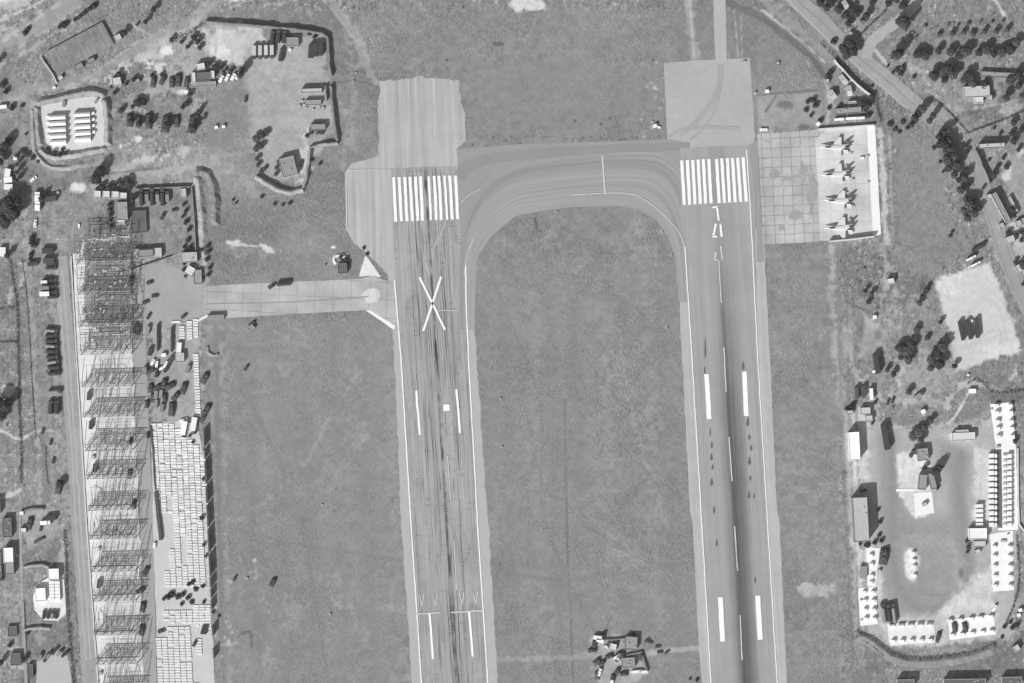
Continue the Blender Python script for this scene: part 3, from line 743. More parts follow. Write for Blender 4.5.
sheet('runway', [(391, 168), (458, 166), (462, 225), (468.5, 360), (477.5, 520), (488, 683), (503, 920), (437, 920), (421.5, 683), (410.5, 520), (401, 360), (394, 250)], MR1, .15, 'worn left runway with a painted cross')
sheet('holding_pad', [(664, 63), (700, 60), (750, 58), (755, 138), (752, 152), (680, 156), (667, 140)], MPAD2, .4, 'pale pad north of the right threshold')
link = [(457, 149), (520, 144), (600, 141.5), (668, 139), (690, 143), (690, 250), (683, 300), (676.5, 282), (675, 257), (668, 237), (656, 220), (638, 209), (618, 206), (572, 207), (541.5, 211), (516, 216), (491, 237), (478, 257), (475.5, 292), (474, 330), (467, 330), (460, 225)]
def resample(pts, n):
    pts = np.array(spl(pts, 8)); d_ = np.concatenate([[0], np.cumsum(np.hypot(*np.diff(pts, axis=0).T))])
    t = np.linspace(0, d_[-1], n); return np.stack([np.interp(t, d_, pts[:, 0]), np.interp(t, d_, pts[:, 1])], 1)
outer = resample([(459, 330), (459, 262), (463, 228), (474, 198), (496, 175), (530, 162), (600, 154), (648, 152), (668, 157), (683, 173), (689, 198), (692, 240), (694, 302)], 160)
inner = resample([(475, 330), (475.5, 292), (478, 257), (491, 237), (516, 216), (541.5, 211), (572, 207), (618, 206), (638, 209), (656, 220), (668, 237), (675, 257), (680, 302)], 160)
sheet('taxiway', link, MTX, .25, 'curved taxiway joining both runways')
sheet('taxiway_band', ribbon([(459, 178), (468, 167), (490, 158.5), (540, 153), (610, 149.5), (690, 146)], (13, 8)), MDARK, .7, 'darker band along the north edge of the taxiway')
ob = bpy.data.objects['taxiway']; old = ob.data
z = 0.016 + 0.004 * len(SHEETS) ; SHEETS.append(([(0, 0)] * 3, z, (0, 0, 0, 0)))
ns = 44; tm = MB(); tone = []
for i in range(160):
    for j in range(ns):
        s_ = j / (ns - 1); p = outer[i] * (1 - s_) + inner[i] * s_; t_ = i / 159
        tm.v.append(tuple(W(p[0], p[1], z)))
        q = 1 + .16 * mnoise.noise(Vector((s_ * 9, t_ * 1.6, 1))) + .17 * mnoise.noise(Vector((s_ * 22, t_ * 3, 5))) + .10 * mnoise.noise(Vector((s_ * 40, t_ * 7, 9)))
        band = math.exp(-((s_ - .2) / .09) ** 2) * (1 - .5 * abs(t_ - .5)); q -= .17 * band
        q += .10 * math.exp(-((s_ - .78) / .08) ** 2) * (1 if t_ < .55 else .4)
        tone.append(q)
for i in range(159):
    for j in range(ns - 1):
        tm.f.append((i * ns + j, (i + 1) * ns + j, (i + 1) * ns + j + 1, i * ns + j + 1))
m_, nt_, b_ = base_mat('swept_taxiway_asphalt')
at_ = nt_.nodes.new('ShaderNodeAttribute'); at_.attribute_name = 'tone'
v_ = math_n(nt_, 'ADD', mulv(nt_, math_n(nt_, 'SUBTRACT', noise_n(nt_, world_pos(nt_), .8, 3, .7), .5), .2), 1.0)
v_ = math_n(nt_, 'MULTIPLY', v_, cracks_n(nt_, .05))
finish(nt_, b_, math_n(nt_, 'MULTIPLY', math_n(nt_, 'MULTIPLY', v_, at_.outputs['Fac']), A(164)))
tw = tm.build('taxiway_wearing_course', m_); ta = tw.data.attributes.new('tone', 'FLOAT', 'POINT'); ta.data.foreach_set('value', np.array(tone, np.float32))
if tw.data.polygons[0].normal.z < 0: tw.data.flip_normals()
tag(tw, 'streaked asphalt sweeping round the taxiway', None, None, 'structure')
sheet('runway', [(680, 148), (749, 145), (755, 190), (757.5, 350), (766.7, 510), (777, 683), (791, 920), (725, 920), (711, 683), (701, 510), (691.5, 350), (685, 246), (681, 215)], MR2, .12, 'right runway with dark rubber down its middle')
sheet('runway_verge', [(749, 145), (757, 140), (763, 244), (764, 262), (757, 262), (755.5, 190)], MTX, .3, 'grey strip between the right threshold and the apron')
sheet('apron', [(757, 134), (800, 131), (826, 129), (832, 128), (842, 240), (764, 245)], MSLAB, .3, 'jointed concrete apron west of the fighters')
sheet('fighter_apron', [(828, 128.5), (874, 125.5), (877, 180), (880, 235), (838, 240.5), (820, 241), (818, 190), (815, 140)], MSLABW, .3, 'white concrete apron under the fighters')
sheet('white_strip', [(867, 126), (875, 125.5), (881, 234), (873, 236)], MWHITE, .25, 'white strip along the east edge of the fighter apron')
sheet('service_road', [(204, 286), (260, 283), (310, 281), (362, 278.5), (372, 276), (392, 282), (398, 316), (394, 328), (380, 319), (366, 310), (310, 313), (225, 318), (205, 318)], MSLABT, .4, 'slab service road leading from the west yard to the left runway')
sheet('white_patch', [(365.5, 255), (362, 266), (359, 277), (371, 276), (381, 277)], MFLOOR, .5, 'white triangular patch beside the service road')
sheet('white_patch', [(366, 310.5), (370, 310), (395, 326), (394, 330)], MWHITE, .4, 'thin white edge where the service road meets the runway')
sheet('white_patch', [(361, 294), (368, 288), (377, 288), (381, 294), (378, 302), (368, 304)], MPAINT2, .9, 'bright round worn patch on the service road')
sheet('road_joint', ribbon([(206, 304), (250, 303), (310, 301), (368, 296)], 1.1), MDARK, .5, 'dark joint along the middle of the service road')
# roads
MSTW = area_mat('scuffed_white_concrete', 192, .16, .7, .12)
MSTAIN = area_mat('oil_stained_concrete', 168, .2, .7, .12)
for x, y, a, b_ in ((776, 175, 6, 4), (790, 178, 9, 3), (803, 172, 4, 14), (812, 195, 5, 20), (770, 142, 5, 3), (798, 215, 7, 4), (782, 228, 5, 3), (846, 150, 4, 3), (846, 178, 4, 3), (848, 204, 4, 3), (849, 231, 3, 2)):
    sheet('apron_stain', [(x + a * math.cos(t_) * rng.uniform(.45, 1.35), y + b_ * math.sin(t_) * rng.uniform(.45, 1.35)) for t_ in np.linspace(0, 2 * PI, 15)[:-1]], MSTAIN if x < 830 else MSTW, 2.6, 'irregular dark stain on the apron concrete')
for q, w in (([(680, 136), (700, 118), (718, 90), (720, 64)], 5), ([(690, 140), (712, 116), (722, 80), (722, 64)], 2.2), ([(668, 137), (690, 128), (740, 128)], 3)):
    sheet('tyre_track', ribbon(q, w), MSTP, .8, 'faint turning track across the holding pad')
road('road', [(760, -60), (786, -12), (820, 20), (846, 46), (880, 74), (912, 102), (936, 120)], 17, MDIRT, .7, 'broad diagonal road in the north-east')
road('road', [(922, 106), (942, 116), (958, 131), (970, 152), (981, 180), (990, 208), (1003, 246), (1018, 286), (1050, 350)], (13, 17), MROAD, .5, 'diagonal road going down past the eastern yards')
road('road', [(866, 58), (872, 42), (886, 30), (904, 16), (922, -4), (940, -40)], 11, MDIRT2, .8, 'pale side road branching north')
road('road', [(721, 62), (720.5, 40), (719.5, 0), (718, -80)], 12, MLITE, .4, 'paved strip north of the holding pad')
road('road', [(60, 256), (66, 330), (73, 430), (80, 530), (88, 640), (95, 740)], (14, 17), MDIRT, .5, 'long earth lane beside the steel shelters')
road('road', [(139, 322), (142.5, 430), (147, 530), (149, 640), (152, 740)], 13, MYARD, .6, 'grey lane between shelters and block yard')
road('road', [(20, 512), (21, 560), (24, 640), (28, 720)], 3, MDIRT, .4, 'narrow path between the western plots')
for q, w in (([(764, -50), (790, -8), (824, 24), (850, 50), (884, 78), (914, 105)], 1.4), ([(757, -50), (783, -6), (816, 28), (842, 54), (876, 82), (906, 108)], 1.6), ([(940, 118), (965, 150), (984, 204), (998, 250), (1014, 290)], 1.3), ([(946, 114), (972, 148), (992, 202), (1007, 246), (1022, 286)], 1.2)):
    sheet('wheel_track', ribbon(q, w), MDARK if w < 1.5 else MLITE, .5, 'wheel track worn along the diagonal road')
for q in ([(62, 270), (68, 340), (75, 440), (82, 540), (91, 660)], [(57, 270), (63, 340), (71, 440), (77, 540), (86, 660)]):
    sheet('wheel_track', ribbon(q, 1.6), MLITE, .5, 'pale wheel track along the western lane')
# shelters' floor, pads, yards
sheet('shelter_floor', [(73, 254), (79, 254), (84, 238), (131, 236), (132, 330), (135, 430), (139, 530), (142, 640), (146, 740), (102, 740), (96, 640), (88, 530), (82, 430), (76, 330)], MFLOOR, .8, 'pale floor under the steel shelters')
sheet('lean_floor', [(97, 262), (131, 258), (132, 330), (136, 430), (140, 530), (142, 640), (146, 740), (112, 740), (106, 640), (98, 500), (96, 390), (99, 330)], area_mat('grey_shelter_floor', 222, .2, .6, .08), 1.5, 'grey part of the shelter floor')  # slightly greyer than the floor around it
sheet('shaded_floor', [(84, 240), (131, 238), (133, 332), (120, 334), (98, 330), (86, 322)], area_mat('shade_toned_floor', 160, .25, .6, .08), 2, 'floor darkened with painted shade under the densest shelters')  # darker tone paints in the shade of the dense lattice overhead
sheet('block_yard', [(150.5, 424), (180, 420), (198, 426), (207, 470), (210, 560), (213, 640), (217, 740), (160, 740), (156, 620), (153, 520)], area_mat('block_yard_concrete', 208, .1, .8, .07), .6, 'pale yard under the rows of blocks')
sheet('tent_pad', [(41, 103), (72, 98), (102, 95), (106, 110), (107, 146), (84, 149), (52, 152), (46, 142), (42, 120)], MTENT, .6, 'white pad under the tunnel tents')
sheet('pad', [(33, 596), (40, 582), (56, 574), (64, 580), (66, 614), (58, 621), (44, 620), (34, 610)], MFLOOR, .5, 'white rounded pad around the western hut')
sheet('pad', [(36, 690), (37, 664), (46, 654), (58, 650), (68, 656), (74, 690), (76, 740), (38, 740)], area_mat('pale_gravel_pad', 192, .06, .8, .05), .5, 'pale rounded gravel pad at the south-west edge')
sheet('equipment_pad', [(990, 404), (1012, 402), (1016, 448), (1018, 530), (998, 531), (996, 448)], MWHITE, .4, 'white strip pad with cabins at the east edge')
sheet('dark_lane', ribbon([(999, 449), (1000, 528)], 5), area_mat('dark_lane_ground', 112, .12, .8, .1), .3, 'dark lane between two files of white units')  # strip darker than the pad on either side
sheet('equipment_pad', [(990, 534), (1013, 531), (1014, 590), (993, 592)], MWHITE, .7, 'white square pad with six cabins')
sheet('equipment_pad', [(858, 588), (876, 586), (878, 624), (860, 626)], MWHITE, .4, 'white pad with cabins south of the long hall')
sheet('equipment_pad', [(887, 624), (934, 620), (936, 642), (890, 646)], MFLOOR, .4, 'pale pad along the southern edge of the yard')
sheet('equipment_pad', [(948, 620), (994, 614), (996, 634), (950, 640)], MWHITE, .4, 'white striped pad in the south-east corner')
sheet('equipment_pad', [(866, 546), (880, 548), (876, 586), (868, 586)], MWHITE, .7, 'narrow white pad beside the long hall')
sheet('white_patch', [(936, 474), (946, 473)] if False else [(913.5, 493), (932, 491.5), (934.5, 513), (915.5, 515.5)], MWHITE, .3, 'square white platform in the middle of the yard')
sheet('white_patch', [(896, 489), (915, 488.5), (914.5, 491.5), (896, 491.8)], MWHITE, .2, 'thin white kerb leading to the square platform')

# ------------------------------------------------------------------ painted markings
def paint(name, quads, m, label):
    z = 0.016 + 0.004 * len(SHEETS)
    mb = MB()
    for q in quads:
        q = rough_edge(q, .22, 2.0)
        mb.add([W(x, y, z) for x, y in q], [tuple(range(len(q)))])
    ob = mb.build(name, m)
    if ob.data.polygons[0].normal.z < 0: ob.data.flip_normals()
    SHEETS.append(([(0, 0), (0, 0), (0, 0)], z, (0, 0, 0, 0)))
    return tag(ob, label, None, None, 'structure')
def ln(p, q, w):
    dx, dy = q[0] - p[0], q[1] - p[1]; L = math.hypot(dx, dy)
    nx_, ny_ = -dy / L * w / 2, dx / L * w / 2
    return [(p[0] + nx_, p[1] + ny_), (q[0] + nx_, q[1] + ny_), (q[0] - nx_, q[1] - ny_), (p[0] - nx_, p[1] - ny_)]
def poly(pts, w): return [ln(pts[i], pts[i + 1], w) for i in range(len(pts) - 1)]

top = [393.7, 399.2, 404.8, 409.9, 415.4, 420.7, 428.9, 434.3, 439, 444.5, 449.8, 455.6]
bot = [395.8, 401.4, 407, 412.6, 418, 422.6, 430.9, 436.3, 441.4, 447.3, 452.3, 457.8]
paint('threshold_stripes', [ln((a, 177 - i * .15), (b, 221.6 - i * .22), 3.0 if i not in (6, 9) else 2.3) for i, (a, b) in enumerate(zip(top, bot))], MPAINT, 'twelve white threshold stripes of the left runway')
top = [681.7, 687.3, 692.7, 698.1, 703.3, 708.8, 716.6, 721.7, 727.2, 732.5, 737.7, 743.1]
bot = [684.4, 689.7, 695, 700.3, 705.6, 711.1, 719.2, 724.5, 729.8, 735.3, 740.8, 746.3]
paint('threshold_stripes', [ln((a, 160.3 - i * .28), (b, 205 - i * .33), 3.1) for i, (a, b) in enumerate(zip(top, bot))], MPAINT, 'twelve white threshold stripes of the right runway')
paint('runway_letter', [ln((712.2, 207.4), (718, 206.6), 1.7), ln((717, 207.2), (718.6, 220.4), 1.9)], MPAINT, 'white runway letter L read from the north')
paint('runway_number', [ln((715.8, 223.4), (713.3, 236), 1.9), ln((712.4, 236.4), (717.2, 236.8), 1.7), ln((720.2, 223.2), (721.6, 237), 2.0), ln((718.9, 224.2), (720.4, 223.8), 1.2)], MPAINT, 'white runway number 17 read from the north')
paint('runway_number', [ln((716.4, 252), (714.4, 258.8), 1.5), ln((713.6, 259), (717.6, 259.6), 1.4), ln((720.6, 246), (722.6, 259.8), 1.6)], MPAINT2, 'fainter repainted runway number 17')
paint('centre_line', [ln((718.7, 260), (721.3, 303), 1.1), ln((723.8, 347), (726.2, 392), 1.15), ln((729, 437), (732, 481), 1.15), ln((734.5, 526), (737.6, 571), 1.15), ln((740, 615), (742.2, 660), 1.15), ln((745.5, 704), (748, 749), 1.1)], MPAINT2, 'dashed white centre line of the right runway')
paint('centre_line', [ln((447.6, 456), (450.8, 500), .9), ln((454, 541), (456.6, 590), .9), ln((426, 262), (429, 275), .9)], MPAINT2, 'faint dashed centre line of the left runway')
paint('edge_line', poly([(685, 247), (687, 280), (691.5, 350), (701, 510), (711, 683), (725, 920)], 1.0) + poly([(746.5, 150), (750, 205), (752, 240), (757.2, 350), (766.7, 510), (777, 683), (791, 920)], .95), MPAINT, 'thin white edge lines of the right runway')
paint('edge_line', poly([(394.5, 280), (401.2, 360), (410.8, 520), (421.4, 683), (437, 920)], 1.25) + poly([(465.8, 265), (466, 300), (468.6, 360), (477.3, 520), (487.8, 683), (503, 920)], 1.25), MPAINT, 'thin white edge lines of the left runway')
paint('aiming_bars', [ln((706.5, 374), (709.2, 419), 4.6), ln((744.3, 371.5), (746.3, 416), 4.6), ln((720.2, 597), (722.6, 641.5), 5), ln((757.6, 595.5), (760.2, 639.5), 5)], MPAINT, 'broad white aiming bars of the right runway')
paint('aiming_bars', [ln((416.3, 390.5), (419.9, 435), 2.2), ln((456.4, 389), (460, 433), 2.2), ln((429.6, 613), (433, 659), 2.2), ln((469.2, 612), (472.8, 656.6), 2.2)], MPAINT, 'white aiming bars of the left runway')
paint('painted_square', [[(443.3, 404.5), (449.6, 404.3), (449.8, 410.6), (443.5, 410.8)]], MPAINT, 'small white square near the middle of the left runway')
paint('painted_cross', [ln((419.5, 277), (445, 329.5), 2.1), ln((441.3, 276.5), (423.3, 331), 2.1)], MPAINT, 'large white cross closing the left runway')
paint('displaced_threshold', [ln((416, 613.8), (440, 612.4), 1.3), ln((451, 612.3), (483, 610.4), 1.4)] + [q for x, w in ((422, .8), (435.6, .7), (462, 1), (475.6, 1)) for q in (ln((x - 2, 595 - (x - 422) * .05), (x, 607 - (x - 422) * .05), w), ln((x + 2, 594 - (x - 422) * .05), (x + .2, 607 - (x - 422) * .05), w))], MPAINT2, 'white bar with four arrowheads across the left runway')
paint('hold_line', [ln((602.4, 155.5), (605, 193), 1.5)], MPAINT2, 'short white hold line across the taxiway')
paint('taxi_line', poly(spl([(464, 276), (467.6, 254), (474, 238)], 6), .7) + poly(spl([(572, 195), (605, 193), (628, 193.5), (643, 198.5), (663, 214), (678.6, 231.5), (685, 247)], 6), .9) + poly(spl([(446, 221), (440, 236), (434.5, 247), (433, 262)], 6), .6) + poly(spl([(461, 203), (470, 194), (481, 189)], 5), .6), MPAINT2, 'thin curved white taxi guide lines')
paint('taxi_line', [ln((438, 310), (458, 310.5), .8), ln((348, 170), (392, 170), .8), ln((346.5, 172), (347, 230), .7)], MPAINT2, 'thin white lines on the turning pad and left runway')
def lens(x, y, w, h):
    return [(x, y - h), (x + w * .6, y - h * .4), (x + w, y + h * .5), (x, y + h), (x - w, y + h * .5), (x - w * .6, y - h * .4)]
marks = [(705, 348, .9, 11), (704.5, 370, .7, 4), (743, 366, 1.2, 5), (747.4, 422, 1.6, 5), (749.3, 437, 1.2, 3), (751, 448, 1.3, 3), (749.3, 461, 1.5, 4.5), (750, 478, 1, 3), (749, 495, 1.4, 4), (754, 496, 1, 3), (711.5, 445, .9, 4), (711.4, 457, 1.3, 4), (712.5, 467, 1, 3), (711.6, 482, 1.4, 4), (714, 510, 1, 4), (716.5, 543, 1, 4), (755, 580, 1, 3), (710, 432, .6, 5)]
paint('tyre_marks', [lens(*t) for t in marks], MTYRE, 'dark touchdown marks on the right runway')

# ------------------------------------------------------------------ builders of things
def leaves(mb, c, rx, ry, rz, n, size, seed=0, shell=.55):
    r = random.Random(seed)
    for _ in range(n):
        while True:
            p = Vector((r.uniform(-1, 1), r.uniform(-1, 1), r.uniform(-1, 1)))
            if .05 < p.length <= 1: break
        k = (shell + (1 - shell) * r.random()) / p.length ** .6
        lump = 1 + .35 * mnoise.noise(p * 2.2 + Vector((seed, 1.7, 0)))
        q = Vector((p.x * k * rx * lump, p.y * k * ry * lump, p.z * k * rz * lump)) + Vector(c)
        nrm = (p + Vector((r.uniform(-.8, .8), r.uniform(-.8, .8), r.uniform(-.3, 1.0)))).normalized()
        u = nrm.orthogonal().normalized(); w = nrm.cross(u)
        a = r.uniform(0, PI); u, w = u * math.cos(a) + w * math.sin(a), w * math.cos(a) - u * math.sin(a)
        s = size * r.uniform(.6, 1.25)
        mb.add([q + u * s, q + w * s * .8, q - u * s, q - w * s * .8], [(0, 1, 2, 3)])

def make_tree(name, r0, h, n, size, cols=1, lo=.25, seed=1, lm='leaf'):
    root = empty(name)
    cr = MB(); rr = random.Random(seed)
    cz = h * (lo + (1 - lo) / 2); rz = h * (1 - lo) / 2
    leaves(cr, (0, 0, cz), r0, r0, rz, n, size, seed)
    for i in range(cols):
        a = rr.uniform(0, 2 * PI)
        leaves(cr, (math.cos(a) * r0 * .55, math.sin(a) * r0 * .55, cz + rr.uniform(-.2, .35) * rz), r0 * .55, r0 * .55, rz * .5, n // 4, size, seed + i + 3)
    cr.build('crown', M[lm], root)
    tr = MB(); k = 7
    tr.loft([[(q * math.cos(2 * PI * j / k), q * math.sin(2 * PI * j / k), z) for j in range(k)] for q, z in ((h * .035, 0), (h * .022, h * .3), (h * .008, h * .75))])
    for i in range(4):
        a = rr.uniform(0, 2 * PI)
        tr.bar((0, 0, h * rr.uniform(.25, .45)), (math.cos(a) * r0 * .7, math.sin(a) * r0 * .7, h * rr.uniform(.5, .75)), h * .008)
    tr.build('trunk', M['bark'], root)
    return root
TREES = {
 'broad': (make_tree('broadleaf_tree', 3.5, 8, 620, .52, 5, .22, 1), 3.5, 8),
 'broad2': (make_tree('broadleaf_tree', 3.5, 8, 560, .55, 6, .2, 5, 'leaf2'), 3.5, 8),
 'tall': (make_tree('cypress_tree', 1.7, 11, 330, .55, 0, .06, 9), 1.7, 11),
 'orchard': (make_tree('orchard_tree', 2.2, 4.5, 200, .55, 2, .25, 12, 'leaf2'), 2.2, 4.5),
 'bush': (make_tree('shrub', 1.5, 1.9, 110, .42, 2, .05, 15), 1.5, 1.9),
}
def tree(kind, x, y, rpx, h, label, group=None, cat=None):
    root, r0, h0 = TREES[kind]
    s = rpx * S / r0 * .92; h *= .92
    return place(root, x, y, rng.uniform(0, 360), label, group, (s, s * rng.uniform(.88, 1.12), h / h0), cat=cat or ('shrub' if kind == 'bush' else 'tree'))
def trees(kind, pts, label, group, rpx=4, h=7, j=.2):
    for i, p in enumerate(pts):
        tree(kind if isinstance(kind, str) else kind[i % len(kind)], p[0], p[1],
             (p[2] if len(p) > 2 else rpx) * rng.uniform(1 - j, 1 + j), (p[3] if len(p) > 3 else h) * rng.uniform(1 - j, 1 + j),
             label.format(o=o(i)), group)

def make_truck(name, L, Wd, H, cab_m, box_m, kind='box'):
    r = empty(name); c = MB()
    c.box(0, 0, .85, L, Wd * .45, .3)
    c.box(-L / 2 + .1, 0, .7, .15, Wd * .95, .25)
    c.build('chassis', M['darksteel'], r)
    cl = 2.0
    cab = MB()
    y = Wd / 2
    prof = [(L / 2 - cl, .75), (L / 2, .75), (L / 2, 1.55), (L / 2 - .35, 2.55), (L / 2 - cl, 2.6)]
    cab.loft([[(px, -y * .96, pz) for px, pz in prof], [(px, y * .96, pz) for px, pz in prof]])
    co_ = cab.build('cab', cab_m, r)
    g = MB(); g.add([(L / 2 + .02, -y * .8, 1.6), (L / 2 + .02, y * .8, 1.6), (L / 2 - .31, y * .8, 2.45), (L / 2 - .31, -y * .8, 2.45)], [(0, 1, 2, 3)])
    g.build('windscreen', M['glass'], co_)
    b = MB(); bl = L - cl - .35; bx = -L / 2 + bl / 2
    if kind == 'box':
        b.box(bx, 0, (1.05 + H) / 2, bl, Wd, H - 1.05)
        b.box(bx, 0, H + .04, bl * .96, Wd * .92, .07)
        b.build('cargo_box', box_m, r)
    elif kind == 'tarp':
        y = Wd / 2
        prof = [(-y, 1.05), (-y, H * .78), (-y * .72, H * .95), (0, H), (y * .72, H * .95), (y, H * .78), (y, 1.05)]
        n = 9
        b.loft([[(bx - bl / 2 + bl * i / (n - 1), py, pz - (.10 if i % 2 and pz > 1.2 else 0)) for py, pz in prof] for i in range(n)])
        b.build('tarpaulin', box_m, r)
    else:                                   # tank lorry
        k = 12
        b.loft([[(bx - bl / 2 + bl * t, math.cos(2 * PI * q / k) * Wd * .46 * s, 1.1 + Wd * .42 + math.sin(2 * PI * q / k) * Wd * .42 * s) for q in range(k)] for t, s in ((0, .8), (.05, 1), (.95, 1), (1, .8))])
        for t in (.25, .5, .75): b.cyl(bx - bl / 2 + bl * t, 0, 1.05 + Wd * .84, 1.25 + Wd * .84, .28, 8)
        b.build('tank', box_m, r)
    for wx in (L / 2 - 1.0, -L / 2 + 1.0, -L / 2 + 2.3):
        for sy in (-1, 1):
            w = MB(); w.wheel(wx, sy * (Wd / 2 - .18), .52, .52, .36); w.build('wheel', M['rubber'], r)
    return r
def make_car(name, m, L=4.4, Wd=1.8):
    r = empty(name); b = MB(); y = Wd / 2
    prof = [(-L / 2, .35), (L / 2, .35), (L / 2, .75), (L * .24, .92), (-L / 2 + .15, .95)]
    b.loft([[(px, -y, pz) for px, pz in prof], [(px, y, pz) for px, pz in prof]]); b.build('body', m, r)
    g = MB(); g.box(-.25, 0, 1.17, L * .5, Wd * .86, .48, 0, .8); gl = g.build('glasshouse', M['glass'], r)
    t = MB(); t.box(-.25, 0, 1.43, L * .38, Wd * .7, .05); t.build('roof', m, gl)
    for wx in (L * .3, -L * .3):
        for sy in (-1, 1):
            w = MB(); w.wheel(wx, sy * (y - .1), .33, .33, .22); w.build('wheel', M['rubber'], r)
    return r
def make_cabin(name, L, Wd, H, wm, rm, doors=1):
    r = empty(name); b = MB(); b.box(0, 0, H / 2 + .1, L, Wd, H - .1); b.build('wall', wm, r)
    t = MB(); t.box(0, 0, H + .09, L + .16, Wd + .16, .1); t.box(0, 0, H + .16, L * .9, Wd * .1, .06)
    for q in (-.3, .3): t.box(q * L, 0, H + .15, .08, Wd * .96, .04)
    t.build('roof', rm, r)
    d_ = MB(); d_.box(-L * .25, -Wd / 2 - .02, 1.05, .85, .06, 1.9); d_.build('door', M['grey'], r)
    w = MB(); w.box(L * .2, -Wd / 2 - .02, 1.5, min(1.1, L * .3), .05, .7); w.build('window', M['glass'], r)
    return r
def make_tent(name, L, Wd, H, m):
    r = empty(name); b = MB(); k = 9; n = 9
    rings = []
    for i in range(n):
        x = -L / 2 + L * i / (n - 1)
        hh = H * (1 - (.035 if i % 2 else 0))
        rings.append([(x, -Wd / 2 * math.cos(PI * q / (k - 1)), hh * math.sin(PI * q / (k - 1)) ** .75) for q in range(k)])
    b.loft(rings); b.build('canvas', m, r)
    for s in (-1, 1):
        f = MB(); f.box(s * (L / 2 + .05), 0, H * .36, .08, Wd * .42, H * .7); f.build('end_flap', M['grey'], r)
    g = MB(); g.bar((-L / 2 - .2, 0, H + .03), (L / 2 + .2, 0, H + .03), .07); g.build('ridge_rope', M['pale'], r)
    return r
def make_mound(name, L, Wd, H, seed):
    """vehicle hidden under camouflage netting: lumpy draped sheet, poles poking up"""
    r = empty(name); b = MB(); nx_, ny_ = 15, 9; rr = random.Random(seed)
    vs = []
    for i in range(nx_):
        for j in range(ny_):
            u, v = -1 + 2 * i / (nx_ - 1), -1 + 2 * j / (ny_ - 1)
            q = max(0, 1 - (abs(u) ** 2.6 + abs(v) ** 2.2))
            z = H * q ** .42 * (1 + .28 * mnoise.noise(Vector((u * 3 + seed, v * 2.2, 0))))
            vs.append((u * L / 2 * (1 + .1 * mnoise.noise(Vector((v * 3, seed, 1)))), v * Wd / 2 * (1 + .14 * mnoise.noise(Vector((u * 3, seed, 4)))), max(z, .02)))
    b.add(vs, [(i * ny_ + j, (i + 1) * ny_ + j, (i + 1) * ny_ + j + 1, i * ny_ + j + 1) for i in range(nx_ - 1) for j in range(ny_ - 1)])
    b.build('net', M['net'], r)
    g = rr.uniform(-.2, .2)
    p = MB(); p.bar((g * L, 0, 0), (g * L, 0, H * 1.12), .07); p.build('support_pole', M['wood'], r)
    return r

def make_jet():
    r = empty('fighter_jet')
    f = MB(); k = 14
    st = [(6.4, .62, .60, 2.35), (4.5, .78, .85, 2.4), (2.2, 1.25, .9, 2.3), (0, 1.95, .8, 2.15), (-3.5, 2.0, .72, 2.1), (-7, 1.75, .62, 2.1), (-8.6, 1.4, .5, 2.1)]
    f.loft([[(x, w * math.cos(2 * PI * q / k), z + h * math.sin(2 * PI * q / k)) for q in range(k)] for x, w, h, z in st])
    f.box(-9.2, 0, 2.15, 3.2, .5, .45)                          # tail sting between the engines
    f.build('fuselage', M['jet'], r)
    n = MB(); n.loft([[(x, w * math.cos(2 * PI * q / k), z + w * .95 * math.sin(2 * PI * q / k)) for q in range(k)] for x, w, z in ((6.4, .62, 2.35), (7.8, .46, 2.28), (9.2, .2, 2.15), (9.9, .04, 2.1))])
    n.build('nose_cone', M['nose'], r)
    c = MB(); c.loft([[(x, w * math.cos(2 * PI * q / k), z + h * math.sin(2 * PI * q / k)) for q in range(k)] for x, w, h, z in ((5.9, .15, .1, 2.95), (5.2, .46, .5, 3.0), (3.9, .52, .68, 3.1), (2.6, .45, .45, 3.1), (1.4, .2, .12, 3.05))])
    c.build('canopy', M['glass'], r)
    for s in (-1, 1):
        def plan(pts, z, th, nm, mt='jet'):
            m_ = MB(); pp = [(x, y * s) for x, y in pts]
            if s < 0: pp = pp[::-1]
            m_.prism(pp, z - th, z + th); return m_.build(nm, M[mt], r)
        plan([(2.6, .9), (.6, 1.7), (-3.0, 7.0), (-5.0, 7.0), (-5.2, 1.7)], 2.25, .12, 'wing')
        plan([(-6.2, 1.5), (-8.4, 4.6), (-9.9, 4.6), (-9.6, 1.4)], 2.1, .08, 'tailplane')
        fin = MB(); y = 1.75 * s
        prof = [(-5.2, 2.5), (-7.4, 6.3), (-9.1, 6.4), (-8.8, 2.5)]
        fin.loft([[(px, y - .1, pz) for px, pz in prof], [(px, y + .1, pz) for px, pz in prof]]); fin.build('tail_fin', M['jet'], r)
        e = MB(); e.loft([[(x, s * 1.0 + w * math.cos(2 * PI * q / 12), 2.05 + w * math.sin(2 * PI * q / 12)) for q in range(12)] for x, w in ((-7.6, .68), (-9.2, .6), (-9.6, .48))]); e.build('engine_nozzle', M['darksteel'], r)
        i_ = MB(); i_.box(-1.2, s * 1.05, 1.35, 5.0, .95, .9, 0, .96); i_.build('air_intake', M['jet'], r)
        g = MB(); g.bar((-2.4, s * 1.6, 0.4), (-2.4, s * 1.5, 1.9), .1); g.wheel(-2.4, s * 1.6, .45, .45, .3); g.build('main_wheel', M['rubber'], r)
        mi = MB(); mi.bar((-.4, s * 4.3, 1.75), (-3.7, s * 4.3, 1.75), .14, 6); mi.bar((-2, s * 4.3, 1.75), (-2.6, s * 4.3, 2.2), .06); mi.build('missile', M['white'], r)
    g = MB(); g.bar((4.2, 0, .3), (4.0, 0, 1.7), .09); g.wheel(4.2, 0, .32, .32, .25); g.build('nose_wheel', M['rubber'], r)
    return r

